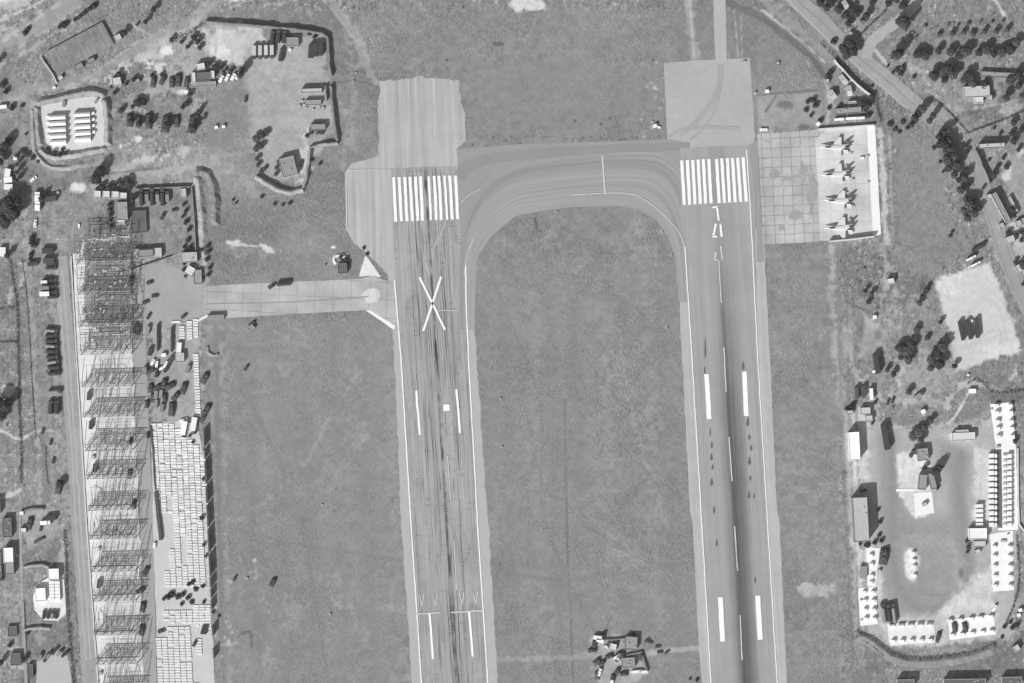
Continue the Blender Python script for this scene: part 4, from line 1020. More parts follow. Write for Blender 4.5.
def make_dish():
    r = empty('radar_dish'); b = MB(); b.box(0, 0, .8, 2.6, 2.6, 1.6); b.build('base', M['white'], r)
    m_ = MB(); m_.bar((0, 0, 1.6), (0, 0, 3.2), .18, 8); m_.build('mast', M['steel'], r)
    d_ = MB(); k = 16
    d_.loft([[(w * math.cos(2 * PI * q / k), w * math.sin(2 * PI * q / k) * .85, 3.2 + z + .35 * w * math.sin(2 * PI * q / k)) for q in range(k)] for w, z in ((.2, 0), (.9, .2), (1.5, .62), (1.5, .68), (.9, .27), (.2, .06))]); d_.build('reflector', M['pale'], r)
    return r
def make_crate():
    m_ = MB(); m_.box(0, 0, .5, 3.5, 1.48, 1.0); m_.box(0, 0, 1.0, 3.3, 1.3, .1)
    ob = m_.build('concrete_block', M['crate'])
    return ob
def make_stack():
    r = empty('pallet_stack'); b = MB()
    for i in range(3): b.box(0, 0, .3 + i * .55, 2.6 - .1 * i, 1.8, .48)
    b.build('crates', M['wood'], r); s_ = MB(); s_.box(0, 0, 1.72, 2.0, 1.5, .1); s_.build('cover', M['pale'], r)
    return r

def building(x, y, w, dp, deg, h, label, roof='roofgrey', wallm='wall', kind='flat', cat='building', name='building', group=None, parapet=True, extras=True):
    """w, dp in picture units; flat roof with a parapet and a vent, or a gable."""
    w *= S; dp *= S
    r = empty(name, W(x, y, zat(x, y)), math.radians(deg)); tag(r, label, cat, group)
    b = MB(); b.box(0, 0, h / 2, w, dp, h)
    if kind == 'gable':
        rg = h + dp * .16
        b.add([(-w / 2, -dp / 2, h), (-w / 2, dp / 2, h), (-w / 2, 0, rg), (w / 2, -dp / 2, h), (w / 2, dp / 2, h), (w / 2, 0, rg)], [(1, 0, 2), (3, 4, 5)])
    b.build('wall', M[wallm], r)
    t = MB()
    if kind == 'gable':
        rg = h + dp * .16
        e = .35
        for s in (-1, 1):
            y0, z0 = s * (dp / 2 + e), h - e * .32
            q = [(-w / 2 - e, y0, z0), (w / 2 + e, y0, z0), (w / 2 + e, 0, rg + .03), (-w / 2 - e, 0, rg + .03)]
            up = [(a, b_, c_ + .14) for a, b_, c_ in q]
            t.add(q + up, [(0, 1, 2, 3), (4, 5, 6, 7), (0, 1, 5, 4), (1, 2, 6, 5), (3, 0, 4, 7)])
        rf = t.build('roof', M[roof], r)
        rc = MB(); rc.bar((-w / 2 - e, 0, rg + .2), (w / 2 + e, 0, rg + .2), .14); rc.build('ridge', M['grey'], rf)
    else:
        t.box(0, 0, h + .08, w - .02, dp - .02, .16)
        rf = t.build('roof', M[roof], r)
        if parapet:
            p = MB()
            for s in (-1, 1):
                p.box(0, s * (dp / 2 - .1), h + .3, w + .06, .24, .6); p.box(s * (w / 2 - .1), 0, h + .297, .24, dp - .3, .594)
            p.build('parapet', M[wallm], rf)
        if extras and w * dp > 25:
            v = MB(); rr = random.Random(int(x * 7 + y))
            for _ in range(2): v.box(rr.uniform(-.35, .35) * w, rr.uniform(-.3, .3) * dp, h + .5, .9, .7, .7)
            v.build('roof_vent', M['pale'], rf)
    d_ = MB(); d_.box(rng.uniform(-.25, .25) * w, -dp / 2 - .03, 1.05, 1.1, .08, 2.1); d_.build('door', M['dark'], r)
    nwin = max(1, min(8, int(w / 3.2)))
    for i in range(nwin):
        q = MB(); q.box(-w / 2 + w * (i + .5) / nwin, dp / 2 + .02, h * .58, 1.0, .07, min(1.0, h * .3)); q.build('window', M['glass'], r)
    return r

def wall(name, pts, h, wt, wb, m, label, cat='wall', rough=.12, smooth=False, group=None):
    """swept wall or bank, widths in metres"""
    if cat == 'bank': rough = max(rough, .3); wb *= 1.35; wt *= .55
    if name == 'earth_wall': rough = max(rough, .2); wt *= .6
    if smooth: pts = spl(pts, 5)
    fine = []
    for i in range(len(pts) - 1):
        a, b = pts[i], pts[i + 1]; k = max(1, int(math.hypot(b[0] - a[0], b[1] - a[1]) / 3))
        fine += [(a[0] + (b[0] - a[0]) * j / k, a[1] + (b[1] - a[1]) * j / k) for j in range(k)]
    fine.append(pts[-1])
    ws = [W(*p) for p in fine]; rings = []
    ctr = W(*fine[len(fine) // 2])
    for i, p in enumerate(ws):
        t = (ws[min(i + 1, len(ws) - 1)] - ws[max(i - 1, 0)]).normalized(); nrm = Vector((-t.y, t.x, 0))
        q = mnoise.noise(Vector((p.x * .12, p.y * .12, 2))) + .5 * mnoise.noise(Vector((p.x * .4, p.y * .4, 5)))
        hh = h * (1 + q * rough * 1.5); off = nrm * (mnoise.noise(Vector((p.x * .2, p.y * .2, 7))) * rough * 3)
        if smooth and wb > wt * 2 and (i == 0 or i == len(ws) - 1): hh *= .3
        p = p + off - ctr
        jl, jr = (1 + rough * 1.3 * mnoise.noise(Vector((p.x * .35, p.y * .35, e_))) for e_ in (11, 23))
        rings.append([tuple(p - nrm * wb / 2 * jl), tuple(p - nrm * wt / 2 + Vector((0, 0, hh))), tuple(p + nrm * wt / 2 + Vector((0, 0, hh))), tuple(p + nrm * wb / 2 * jr)])
    mb = MB(); mb.loft(rings)
    ob = mb.build(name, m, None, ctr)
    return tag(ob, label, cat, group)
def hedge(pts, h, w, label, name='hedge', lm='leaf', dens=1.0, cat='hedge'):
    pts = spl(pts, 4); mb = MB(); ctr = W(*pts[len(pts) // 2])
    for i in range(len(pts) - 1):
        a, b = W(*pts[i]), W(*pts[i + 1]); L = (b - a).length; n = max(1, int(L / 1.1))
        for j in range(n):
            p = a + (b - a) * ((j + .5) / n) - ctr
            leaves(mb, (p.x, p.y, h * .5), w / 2, w / 2, h * .55, int(9 * dens), .42, int(p.x * 13 + p.y * 7) % 9999)
    ob = mb.build(name, M[lm], None, ctr)
    return tag(ob, label, cat)
def fence(pts, h, label, name='fence', pm='darksteel'):
    r = empty(name, W(*pts[0])); tag(r, label, 'fence'); base = W(*pts[0])
    rail = MB(); cnt = 0
    for i in range(len(pts) - 1):
        a, b = W(*pts[i]) - base, W(*pts[i + 1]) - base; n = max(1, int((b - a).length / 4))
        for z in (.3, h * .6, h): rail.bar(a + Vector((0, 0, z)), b + Vector((0, 0, z)), .05)
        for j in range(n):
            if cnt > 40: break
            p = a + (b - a) * (j / n); q = MB(); q.bar(p, p + Vector((0, 0, h + .1)), .07); q.build('post', M[pm], r); cnt += 1
    rail.build('rail', M[pm], r)
    return r

# ------------------------------------------------------------------ prototypes
TR_STRIPE = make_truck('box_truck', 9.0, 2.5, 3.3, M['dark'], M['pale'], 'box')
TR_DARK = make_truck('tarpaulin_truck', 7.6, 2.5, 3.1, M['dark'], M['vdark'], 'tarp')
TR_WHITE = make_truck('white_truck', 6.4, 2.4, 2.9, M['white'], M['white'], 'box')
TR_TANK = make_truck('tank_truck', 8.6, 2.5, 3.0, M['dark'], M['grey'], 'tank')
TR_GREY = make_truck('grey_truck', 7.4, 2.5, 3.1, M['dark'], M['grey'], 'box')
CAR_W = make_car('white_car', M['white']); CAR_D = make_car('dark_car', M['dark'])
CAB_W = make_cabin('white_cabin', 6.0, 2.5, 2.7, M['white'], M['white'])
CAB_S = make_cabin('small_white_cabin', 2.3, 2.1, 2.2, M['white'], M['white'])
CAB_G = make_cabin('grey_container', 6.0, 2.5, 2.6, M['grey'], M['grey'])
CAB_D = make_cabin('dark_container', 6.0, 2.5, 2.7, M['dark'], M['dark'])
CAB_L = make_cabin('long_dark_container', 12.0, 2.8, 3.6, M['dark'], M['vdark'])
TENT = make_tent('tunnel_tent', 10.6, 3.5, 4.0, M['tentwhite'])
TENT_S = make_tent('small_white_tent', 3.4, 2.4, 2.1, M['tentwhite'])
NETS = [make_mound('netted_vehicle', 9.5, 4.6, 3.2, k) for k in (1, 2, 3)]
JET = make_jet(); DISH = make_dish(); STACK = make_stack()
def net(i, x, y, deg, label, sc=1.0, group=None):
    return place(NETS[i % 3], x, y, deg, label, group, sc, cat='netted vehicle')

# ------------------------------------------------------------------ fighters and their apron
for i, (x, y) in enumerate(((833.5, 147.5), (833.5, 174.5), (836, 201), (838, 228))):
    place(JET, x + rng.uniform(-.8, .8), y, (178, 183, 176.5, 181)[i], ('pale twin-finned fighter jet at the north end of the line, by the white wall',
          'second pale fighter jet from the north on the white apron', 'third pale fighter jet from the north on the white apron',
          'pale twin-finned fighter jet at the south end of the line, nearest the boundary wall')[i], 'fighter jets on the white apron', cat='fighter jet')
wall('apron_wall', [(818, 129.5), (845, 127.5), (874, 125.2)], 2.2, 1.1, 1.3, M['conc'], 'white low wall along the north edge of the fighter apron', rough=.02)
wall('apron_wall', [(829, 241.5), (850, 239.6), (874, 236.6)], 3.6, .9, 1.1, M['conc'], 'pale wall along the south edge of the fighter apron', rough=.02)
for i, (x, y) in enumerate(((851, 153), (846, 166), (852, 180), (847, 193), (853, 206), (850, 219.5), (841.5, 139))):
    place(STACK, x, y, 25 * i, '{} small dark ground cart counted from the north behind the fighters'.format(o((1, 2, 3, 4, 5, 6, 0)[i])), 'ground carts behind the fighters', .55 + .12 * (i % 3), cat='cart')
for x, y, l in ((868, 156, 'two'), (868.5, 182, 'one')):
    place(STACK, x, y, 4, 'small crate stack on the north part of the white edge strip' if l == 'two' else 'small crate stack midway down the white edge strip', cat='crates')
place(TENT_S, 862, 157.5, 8, 'small pale tent beside a crate stack on the fighter apron', scale=.7, cat='tent')
for i, (x, y) in enumerate(((839, 119.5), (850.5, 118.6), (859.5, 118.2))):
    place(CAB_W, x, y, 4, '{} long white cabin from the west, north of the fighter apron'.format(o(i)), 'white cabins north of the fighter apron', (1.05, .62, .9), cat='cabin')
building(849, 91, 4, 9.5, 12, 3, 'narrow white-roofed hut on the slope behind the fighters', 'roofpale', kind='gable', name='hut')
building(843, 80, 4, 10, 38, 3, 'tilted narrow white-roofed hut beside the boundary wall', 'roofpale', kind='gable', name='hut')
building(852, 102.5, 8, 2.4, 3, 2.6, 'thin white shed south of the two narrow huts', 'roofpale', name='shed', extras=False)
building(826.5, 81.5, 4, 4, 5, 3, 'small square white hut beside the pale track north of the apron', 'roofpale', name='hut', extras=False)
building(832, 95, 5, 9, 35, 2.6, 'pale pointed shed among dark shrubs north of the apron', 'roofpale', kind='gable', name='shed')
building(848, 111, 26, 6, 5, 2.4, 'long low grey-roofed shed north of the white cabins', 'roofgrey', 'wallgrey', name='shed')
place(CAB_S, 767, 91.5, 10, 'lone small white cabin on the grass east of the holding pad', cat='cabin')
place(CAB_S, 818, 124, 40, 'small white cabin at the north-west corner of the fighter apron', cat='cabin')
for i, x in enumerate((761, 763.6, 766.2)):
    place(CAB_S, x, 129.8, 3, '{} tiny white box from the west at the apron corner'.format(o(i)), 'tiny white boxes at the apron corner', (.62, .8, .6), cat='box')
trees('bush', [(808, 102, 3, 3), (813, 100, 3.5, 4), (806, 110, 2.5, 2.5), (811, 116, 2.5, 3), (815, 106, 3, 3.4), (820, 121, 2.5, 3)], '{o} dark shrub from the north-west on the bank west of the pale track', 'shrubs on the bank west of the pale track')
trees(('broad', 'bush'), [(827, 76, 3, 5), (831, 72, 3, 5), (836, 90, 2.5, 3), (829, 108, 2.5, 3), (860, 103, 4, 5), (866, 107, 5, 6), (871, 97, 3, 5), (840, 105, 2.2, 2.4), (868, 116, 3, 3)], '{o} bush from the north-west among the huts behind the fighters', 'bushes among the huts behind the fighters')
wall('boundary_wall', [(834, 60), (846, 74), (858, 86), (870, 95)], 3.0, .9, 1.2, M['conc'], 'pale boundary wall running diagonally beside the huts')
hedge([(820, 43), (832, 55), (846, 68), (860, 81), (873, 94), (876, 104), (881, 122)], 2.4, 2.4, 'dark hedge following the diagonal boundary wall')
for i, (x, y) in enumerate(((744, 62), (778, 63), (755, 93))):
    place(STACK, x, y, 30, ('small dark stack on the grass at the top of the holding pad', 'small stack standing in the field north of the apron', 'small stack beside the thin track east of the holding pad')[i], cat='crates', scale=.8)
place(CAB_S, 655, 126, 20, 'small white cabin in the grass west of the holding pad', cat='cabin')
place(CAB_S, 659, 127.5, -10, 'low white box just east of the cabin near the holding pad', scale=(.8, .6, .5), cat='box')
place(STACK, 652, 122, 50, 'small dark stack near the white cabin west of the holding pad', cat='crates', scale=.6)

# ------------------------------------------------------------------ north-east: orchard, houses, cypresses
trees('orchard', [(939, 34.5), (952, 34), (963.5, 32.5), (972.5, 34), (984, 32), (996, 31.5), (1007, 30)], '{o} small tree from the left in the upper orchard row', 'trees in the upper orchard row', 3.0, 4.6)
trees('orchard', [(948, 25), (958, 25), (968, 24), (980, 22), (992, 22), (1003, 21), (925, 26), (916, 37)], '{o} tiny orchard tree from the left in the topmost sparse row', 'tiny trees in the topmost sparse row', 1.7, 2.6)
trees(('broad', 'broad2'), [(918, 54, 5, 8), (925, 56, 5.5, 8), (938, 51, 4, 7), (950, 53, 4.5, 7), (959, 56, 5, 7.5), (965, 53, 5, 7.5), (978, 53, 5, 7), (986, 51, 5, 7.5), (993, 54, 5, 7), (1001, 53, 5, 7.5), (1009, 50, 5.5, 8), (1016, 43, 4, 6)], '{o} dark tree from the left in the dense lower orchard row', 'dense trees of the lower orchard row')
trees(('broad', 'broad2'), [(933, 76, 5), (940, 73, 6), (947, 70, 6.5), (952, 76, 5), (944, 80, 4.5), (963, 80, 4.5), (968, 76, 5), (972, 84, 4), (984, 84, 5), (1010, 80, 6), (1017, 76, 4.5), (1005, 98, 4.5), (1018, 86, 5), (1022, 96, 5)], '{o} tree from the left in the grove around the white house', 'trees around the white house', 5, 8)
tree('tall', 903, 24, 6.5, 17, 'tall dark cypress beside the pale side road'); tree('tall', 899, 22, 5, 13, 'shorter cypress west of the tall one by the side road')
tree('tall', 895, 56, 5.5, 17, 'tall dark cypress on the grass bend east of the diagonal road'); tree('tall', 900, 53, 4, 12, 'slim cypress just east of the one on the grass bend')
for i, (x, y) in enumerate(((843, 49), (849, 45), (852, 52), (846, 55))): tree('broad', x, y, 6, 9, '{} big dark roadside tree from the left at the road junction'.format(o(i)), 'big trees at the road junction')
tree('bush', 833, 42, 3.5, 3.5, 'dark shrub west of the big trees at the road junction')
trees('broad', [(826, 8, 4), (832, 4, 4), (838, 10, 5), (845, 16, 4.5), (851, 10, 4), (856, 14, 3.5), (848, 24, 3.5), (866, 16, 4.5), (862, 20, 3), (820, 3, 4), (872, 3, 4), (896, 0, 5), (902, 6, 4), (888, 4, 3.5)], '{o} garden tree from the left in the plots along the north edge', 'garden trees along the north edge', 4, 6)
building(845, 5, 4, 8, 30, 3, 'narrow white-roofed house at the north edge', 'roofpale', kind='gable', name='house', cat='house')
building(863, 21, 5, 6, -40, 3, 'small dim house inside the northern garden plot', 'roofdark', kind='gable', name='house', cat='house')
building(850, 34, 3.4, 3.4, -40, 2.5, 'tiny hut with pale roof at the garden corner by the junction', 'roofpale', name='hut', extras=False)
hedge([(886, 0), (887, 8), (880, 16), (868, 27), (857, 38)], 1.8, 1.8, 'dark hedge around the northern garden plot')
building(976, 92, 26, 11, 3, 3.4, 'large pale-roofed house below the orchard', 'roofpale', name='house', cat='house')
building(978, 100.5, 9, 6, 2, 3.6, 'bright white annexe on the south side of the pale house', 'conc', 'conc', name='annexe', extras=False)
building(989, 98.5, 5, 6, 2, 3.2, 'small white lean-to east of the bright annexe', 'roofpale', name='annexe', extras=False)
building(997, 75, 34, 5, -3, 2.6, 'long low roof behind the grove north of the pale house', 'roofgrey', 'wallgrey', name='shed')
trees('bush', [(888, 66, 2, 2), (897, 70, 3, 4), (901, 74, 3, 4), (893, 73, 2, 2.5), (914, 77, 2, 2), (903, 67, 2.4, 3), (872, 86, 2, 2)], '{o} shrub from the left on the pale waste ground by the road', 'shrubs on the pale waste ground')
# tree belt along the diagonal road
trees(('broad', 'tall', 'broad2'), [(914, 118, 4, 8), (918, 114, 4.5, 9), (922, 110, 4.5, 9), (911, 125, 3, 5), (929, 121, 3, 7), (932, 117, 3, 8), (938, 137, 4, 9), (942, 133, 4.5, 10), (948, 130, 3.6, 10), (941, 144, 5, 10), (947, 141, 4.5, 10), (945, 151, 4.5, 9), (950, 149, 4.5, 10), (947, 160, 5, 10), (953, 157, 5, 10), (948, 168, 4, 9), (955, 166, 5, 10), (953, 175, 4, 8), (958, 180, 4, 8), (963, 178, 4, 9), (960, 190, 4, 8), (966, 188, 4, 8), (964, 210, 5, 9), (969, 206, 5.5, 10), (974, 202, 4, 10), (967, 218, 4.5, 8), (972, 214, 4.5, 8), (979, 208, 3.4, 8), (965, 199, 3, 7)], '{o} tree counted from the north in the dark belt beside the diagonal road', 'trees in the belt beside the diagonal road')
trees('bush', [(890, 124, 3, 3), (895, 129, 2.4, 2), (899, 132, 2.4, 2), (903, 122, 2.5, 2.4), (907, 128, 2.6, 3), (934, 148, 2, 2), (940, 162, 2, 2), (943, 172, 2, 2), (952, 232, 2, 2), (950, 236, 2, 2)], '{o} low shrub from the left in the rough field west of the tree belt', 'low shrubs in the rough field')
hedge([(965, 134), (990, 125), (1010, 117), (1040, 104)], 1.6, 1.5, 'thin dark hedge crossing the north-east plots')
hedge([(932, 97), (946, 109), (960, 124), (967, 132)], 1.0, 1.1, 'dark roadside hedge at the north end of the tree belt')
building(991, 146, 26, 4.5, 3, 4.4, 'long thin-roofed shed casting a dark shadow in the eastern plot', 'roofpale', 'wallgrey', name='shed')
wall('plot_wall', [(975, 150), (980, 162), (986, 176), (989, 185)], 4.2, .8, 1.0, M['wallgrey'], 'dark boundary wall slanting through the eastern plot')
trees('broad', [(1013, 123, 4), (1011, 134, 3.5), (1013, 141, 4), (1021, 130, 3), (1018, 150, 3), (1000, 134, 2.5, 3), (994, 128, 2, 2), (966, 146, 2.6, 4), (967, 152, 2.6, 4), (993, 175, 3, 4), (1006, 167, 3, 4), (998, 166, 2.6, 3), (1003, 158, 2.4, 3), (989, 160, 2, 2), (983, 188, 2.4, 3), (990, 194, 2.4, 3)], '{o} garden tree from the north-west in the eastern plots', 'garden trees in the eastern plots', 3.5, 5)
building(1000, 208, 32, 5.5, -62, 4.6, 'long grey-roofed building beside the diagonal road', 'roofgrey', name='building')
building(1013, 205, 18, 2.6, -62, 2.2, 'thin pale row of sheds behind the long grey building', 'roofpale', name='shed', extras=False)
for i, (x, y, w_, d_) in enumerate(((988.5, 197, 5, 5), (1001, 226, 5, 5), (1018, 224, 6, 6), (1024, 221, 5, 6), (1009.5, 240, 9, 7), (1018, 269, 5, 8))):
    building(x, y, w_, d_, 18 if i < 5 else 30, 3, ('small pale hut at the north end of the long roadside building', 'small pale hut at the south end of the long roadside building', 'white hut beside the dark gap at the east edge', 'white hut cut by the east edge of view', 'white house on the corner south of the long roadside building', 'narrow white house by the road further south')[i], 'roofpale', name='hut' if i < 4 else 'house', cat='hut' if i < 4 else 'house', extras=False)
trees('broad', [(1012, 210, 2.6, 5), (1014, 216, 2.6, 5), (1016, 236, 3, 5), (1021, 240, 3.5, 5), (1008, 233, 3, 4), (1022, 232, 2.5, 4), (1015, 262, 2.5, 4), (1022, 265, 4, 5), (1023, 284, 3, 4)], '{o} small tree from the north around the eastern white houses', 'small trees around the eastern white houses')
for i, (x, y) in enumerate(((971, 258), (975.5, 264))):
    place(TR_WHITE, x, y, 27, ('white lorry parked on the grass nearer the road bend', 'white lorry parked just south of its twin on the grass')[i], scale=(1.15, .55, 1.2), cat='truck')
place(CAB_L, 978, 248, 28, 'dark container on the grass just north of the two white lorries', scale=(.8, .7, .8), cat='container')

# ------------------------------------------------------------------ sandy compound and the ground west of it
for i, (x, y) in enumerate(((961, 331), (968.5, 330), (976.5, 328.5))):
    place(CAB_L, x, y, -78 if i < 2 else -85, ('westernmost of three long dark containers on pale sand', 'middle one of three long dark containers on pale sand', 'easternmost of three long dark containers on pale sand')[i], 'long dark containers on pale sand', (1.05, .8, .95), cat='container')
place(CAB_S, 971, 321, 0, 'small white cabin between the long dark containers', cat='cabin', scale=.8)
trees(('broad', 'broad2'), [(900, 348, 5, 8), (906, 352, 6.5, 9), (911, 346, 5.5, 9), (908, 360, 5, 8), (901, 357, 4, 6), (931, 360, 6, 9), (936, 352, 6.5, 10), (942, 346, 6, 10), (938, 364, 5, 8), (930, 368, 4, 6), (954, 366, 3.5, 7), (917, 330, 3.4, 5), (927, 338, 3, 4), (887, 370, 3, 5), (893, 374, 3, 5), (908, 392, 3, 6), (940, 322, 2.6, 6), (919, 303, 3, 7), (922, 296, 3, 7), (926, 290, 2.4, 6), (865, 291, 3, 5), (871, 294, 3, 5), (868, 302, 2.4, 4)], '{o} tree from the middle outward in the loose grove west of the sand', 'trees in the loose grove west of the sand')
place(CAB_S, 874.5, 317, 10, 'dark-shadowed small cabin on the bare plot', cat='cabin')
place(CAB_L, 876, 364, -80, 'long dark container standing alone on the bare plot', scale=(1.05, 1.1, 1.3), cat='container')
place(CAB_S, 873.5, 371.5, 30, 'small white cabin at the foot of the lone dark container', cat='cabin', scale=.8)
building(890, 281.5, 7, 5.5, 10, 3.4, 'small bright white hut alone in the eastern field', 'conc', 'conc', name='hut', extras=False)
for i, (x, y) in enumerate(((856.5, 393), (863, 392), (871, 394))):
    place((CAB_D, CAB_D, CAB_W)[i], x, y, -86, ('pale-edged dark container on the left of the trio north of the base', 'middle dark container of the trio north of the base', 'white container on the right of the trio north of the base')[i], scale=(1.25, .9, 1.3), cat='container')
place(TR_GREY, 919, 395, 35, 'grey lorry parked beside the track north of the base', cat='truck')
for i, (x, y) in enumerate(((888, 402), (893, 400))): place(CAR_D, x, y, 70, ('dark car on the left of a pair north of the base gate', 'dark car on the right of a pair north of the base gate')[i], cat='car')
place(CAB_S, 972, 391, 0, 'white cabin at the bend of the thin path', cat='cabin', scale=(2, 1.3, 1)); place(CAB_S, 968, 375, 0, 'tiny white box south-west of the sandy compound', cat='box', scale=.6)
hedge([(967, 384), (974, 380), (982, 383), (990, 390), (1000, 393), (1030, 390)], 2.4, 2.2, 'dark hedge curving along the south of the sandy compound')
place(CAB_S, 923, 411.5, 20, 'lone white hut on the grass north of the yard', cat='cabin', scale=1.2)

# ------------------------------------------------------------------ south-east base
building(853.5, 446, 10.5, 28, 3, 6.4, 'bright white-roofed hall at the north-west corner of the base', 'white', 'white', name='hall', cat='hall', extras=False)
building(859.5, 519, 15, 44, 3, 8.6, 'long grey-roofed hall on the west side of the base', 'roofpale', 'wallgrey', name='hall', cat='hall')
place(CAB_L, 885, 437, -80, 'tall dark container standing beside the white-roofed hall', scale=(1.4, 1.3, 1.2), cat='container')
building(868.5, 418.5, 7, 6, 2, 3, 'small white block north of the white-roofed hall', 'roofpale', name='hut', extras=False)
building(865, 411, 10, 7, 2, 3, 'pale flat hut north of the small white block', 'roofpale', name='hut', extras=False)
building(849.5, 412.5, 6, 4, 2, 2.6, 'low white shed at the north-west tip of the base', 'roofpale', name='shed', extras=False)
trees('bush', [(846, 409, 2.6, 3), (851, 407, 3, 4), (854, 404, 2.4, 3), (872, 423, 2.2, 2.6), (875, 402, 2.4, 3)], '{o} dark shrub from the left beside the low huts of the base', 'shrubs beside the low huts of the base')
trees('broad2', [(913, 436, 4.5, 6), (919, 432, 5, 8), (924, 428, 4, 7), (930, 421, 3, 6), (920, 440, 4, 6), (911, 455, 3.6, 4.5), (915, 451, 4, 5)], '{o} tree from the north-west in the clump north of the yard hut', 'trees in the clump north of the yard hut')
building(922, 454.5, 11, 12, 5, 3.6, 'grey-roofed yard hut with a pale southern edge', 'roofgrey', name='hut')
building(963, 436.5, 23, 8, 2, 2.8, 'white platform hut north-east of the yard', 'conc', 'conc', name='hut', extras=False)
building(961.5, 431.5, 13, 3.5, 2, 2.6, 'narrow pale shed behind the white platform hut', 'roofpale', name='shed', extras=False)
building(922, 482, 8, 15, -5, 4.2, 'grey hut on the left of two joined yard buildings', 'roofgrey', 'wallgrey', name='hut', extras=False)
building(931.5, 481, 6, 16, 15, 4.0, 'narrow grey hut on the right of two joined yard buildings', 'roofgrey', 'wallgrey', name='hut', extras=False)
tree('tall', 935, 472, 5, 10, 'dark tree behind the two joined yard buildings'); tree('tall', 938, 468, 4, 10, 'second dark tree further right behind the joined yard buildings')
tree('broad', 924, 468, 3, 5, 'round dark tree north of the joined yard buildings'); tree('bush', 937, 488, 2.4, 3, 'dark shrub east of the joined yard buildings')
place(STACK, 924.5, 504, 30, 'low dark stack on the square white platform', cat='crates', scale=1.3)
place(CAR_D, 863.5, 490.5, 15, 'dark vehicle north of the long grey hall', cat='car')
trees('bush', [(878, 510, 2.4, 3), (880, 522, 2.6, 3), (879, 535, 2.4, 3), (860, 544, 2.4, 2.6), (867, 545, 3, 3), (874, 543, 3, 3.6), (881, 541, 2.4, 3)], '{o} shrub from the north along the long grey hall', 'shrubs along the long grey hall')
net(0, 884, 556, 82, 'dark rounded netted vehicle south-east of the long hall', 1.25)
place(STACK, 879, 571, 40, 'dark stack just south of the rounded netted vehicle', cat='crates', scale=1.1)
place(CAB_G, 863, 572, 88, 'grey square container on the narrow white pad', scale=(1.3, 1.8, .9), cat='container')
for i, (x, y) in enumerate(((870.8, 556), (871.4, 565), (871.5, 576.5), (871, 583))):
    place(CAB_S, x, y, 5, '{} small white cabin from the north on the narrow pad beside the hall'.format(o(i)), 'small cabins on the narrow pad', (.9, 1.1, .9), cat='cabin')
for i, (x, y) in enumerate(((913, 553), (913.5, 560.5), (914, 566.5), (914.5, 575.5))):
    place(CAB_S, x, y, 0, '{} small white cabin from the north in the middle of the yard'.format(o(i)), 'small cabins in the middle of the yard', .85, cat='cabin')
k = 0
for row, (y) in enumerate((592.5, 601, 610, 619)):
    for c, x in enumerate((864, 872.5)):
        place(CAB_S, x + row * .5, y, 3, '{} small white cabin in the {} column of the pad south of the hall'.format(o(row), ('left', 'right')[c]), 'small cabins on the pad south of the hall', .95, cat='cabin')
place(STACK, 861, 600, 0, 'dark stack at the left edge of the pad south of the hall', cat='crates'); place(STACK, 861.5, 620, 30, 'dark stack at the lower left of the pad south of the hall', cat='crates')
for i, x in enumerate((883.5, 888.5, 893.5)):
    place(TR_TANK if i != 1 else TR_DARK, x, 612.5, 98, ('left of three long lorries at the south-west corner of the yard', 'middle of three long lorries at the south-west corner of the yard', 'right of three long lorries at the south-west corner of the yard')[i], 'lorries at the south-west corner of the yard', (1.6, 1.1, 1.15), cat='truck')
for c, xs in ((0, (892, 901, 910.5, 920, 929)), (1, (893, 902, 911.5, 921, 930))):
    for i, x in enumerate(xs):
        place((TENT_S if c == 0 else CAB_S), x, 625.5 + c * 16 - i * .25, 5, ('{} small white tent from the left on the northern file of the southern pad' if c == 0 else '{} small white cabin from the left on the southern file of the southern pad').format(o(i)), 'small tents of the southern pad' if c == 0 else 'small cabins of the southern pad', 1.0 if c else (.95, 1.1, 1.1), cat='tent' if c == 0 else 'cabin')
net(1, 938, 637, 75, 'dark narrow netted vehicle between the two southern pads', (.85, .6, 1))
for c, (xs, y0) in enumerate((((950, 960, 971, 980, 990.5), 621), ((952, 962, 972, 982, 991), 635.5))):
    for i, x in enumerate(xs):
        place(CAB_S, x, y0 - i * 1.0, 6, '{} white cabin from the left in the {} file of the striped corner pad'.format(o(i), ('upper', 'lower')[c]), 'white cabins of the striped corner pad', (1.1, 1.0, .9), cat='cabin')
for i, x in enumerate((954.5, 965)): net(2, x, 627, 100, ('left of two grey oval netted vehicles on the corner pad', 'right of two grey oval netted vehicles on the corner pad')[i], (.75, .75, .7))
for c, xs in enumerate((996, 1010)):
    for i, y in enumerate((406, 413, 422, 429, 437)):
        place(CAB_S, xs + i * .55, y, 3, '{} white cabin from the north in the {} file of the long eastern pad'.format(o(i), ('left', 'right')[c]), 'white cabins of the long eastern pad', 1.1, cat='cabin')
place(STACK, 991.5, 409, 0, 'dark stack at the top left of the long eastern pad', cat='crates')
tree('bush', 1015, 441, 3, 4, 'dark shrub at the foot of the long eastern pad')
for i in range(13):
    y = 455.5 + i * 5.75
    place(CAB_W, 991, y, 3, '{} white unit from the north in the western file beside the dark lane'.format(o(i)), 'white units in the western file', (.56, 1.0, .95), cat='container')
    place(CAB_S, 995.4, y + .2, 3, '{} small white box from the north behind the western file of units'.format(o(i)), 'small boxes behind the western file', (.7, 1.1, .9), cat='box')
    place(CAB_W, 1009, y + .3, 3, '{} white unit from the north in the eastern file beside the dark lane'.format(o(i)), 'white units in the eastern file', (.48, 1.0, .95), cat='container')
    place(TENT_S, 1004.4, y + .3, 0, '{} small white tent from the north in front of the eastern file of units'.format(o(i)), 'small tents of the eastern file', (.6, 1.2, .8), cat='tent')
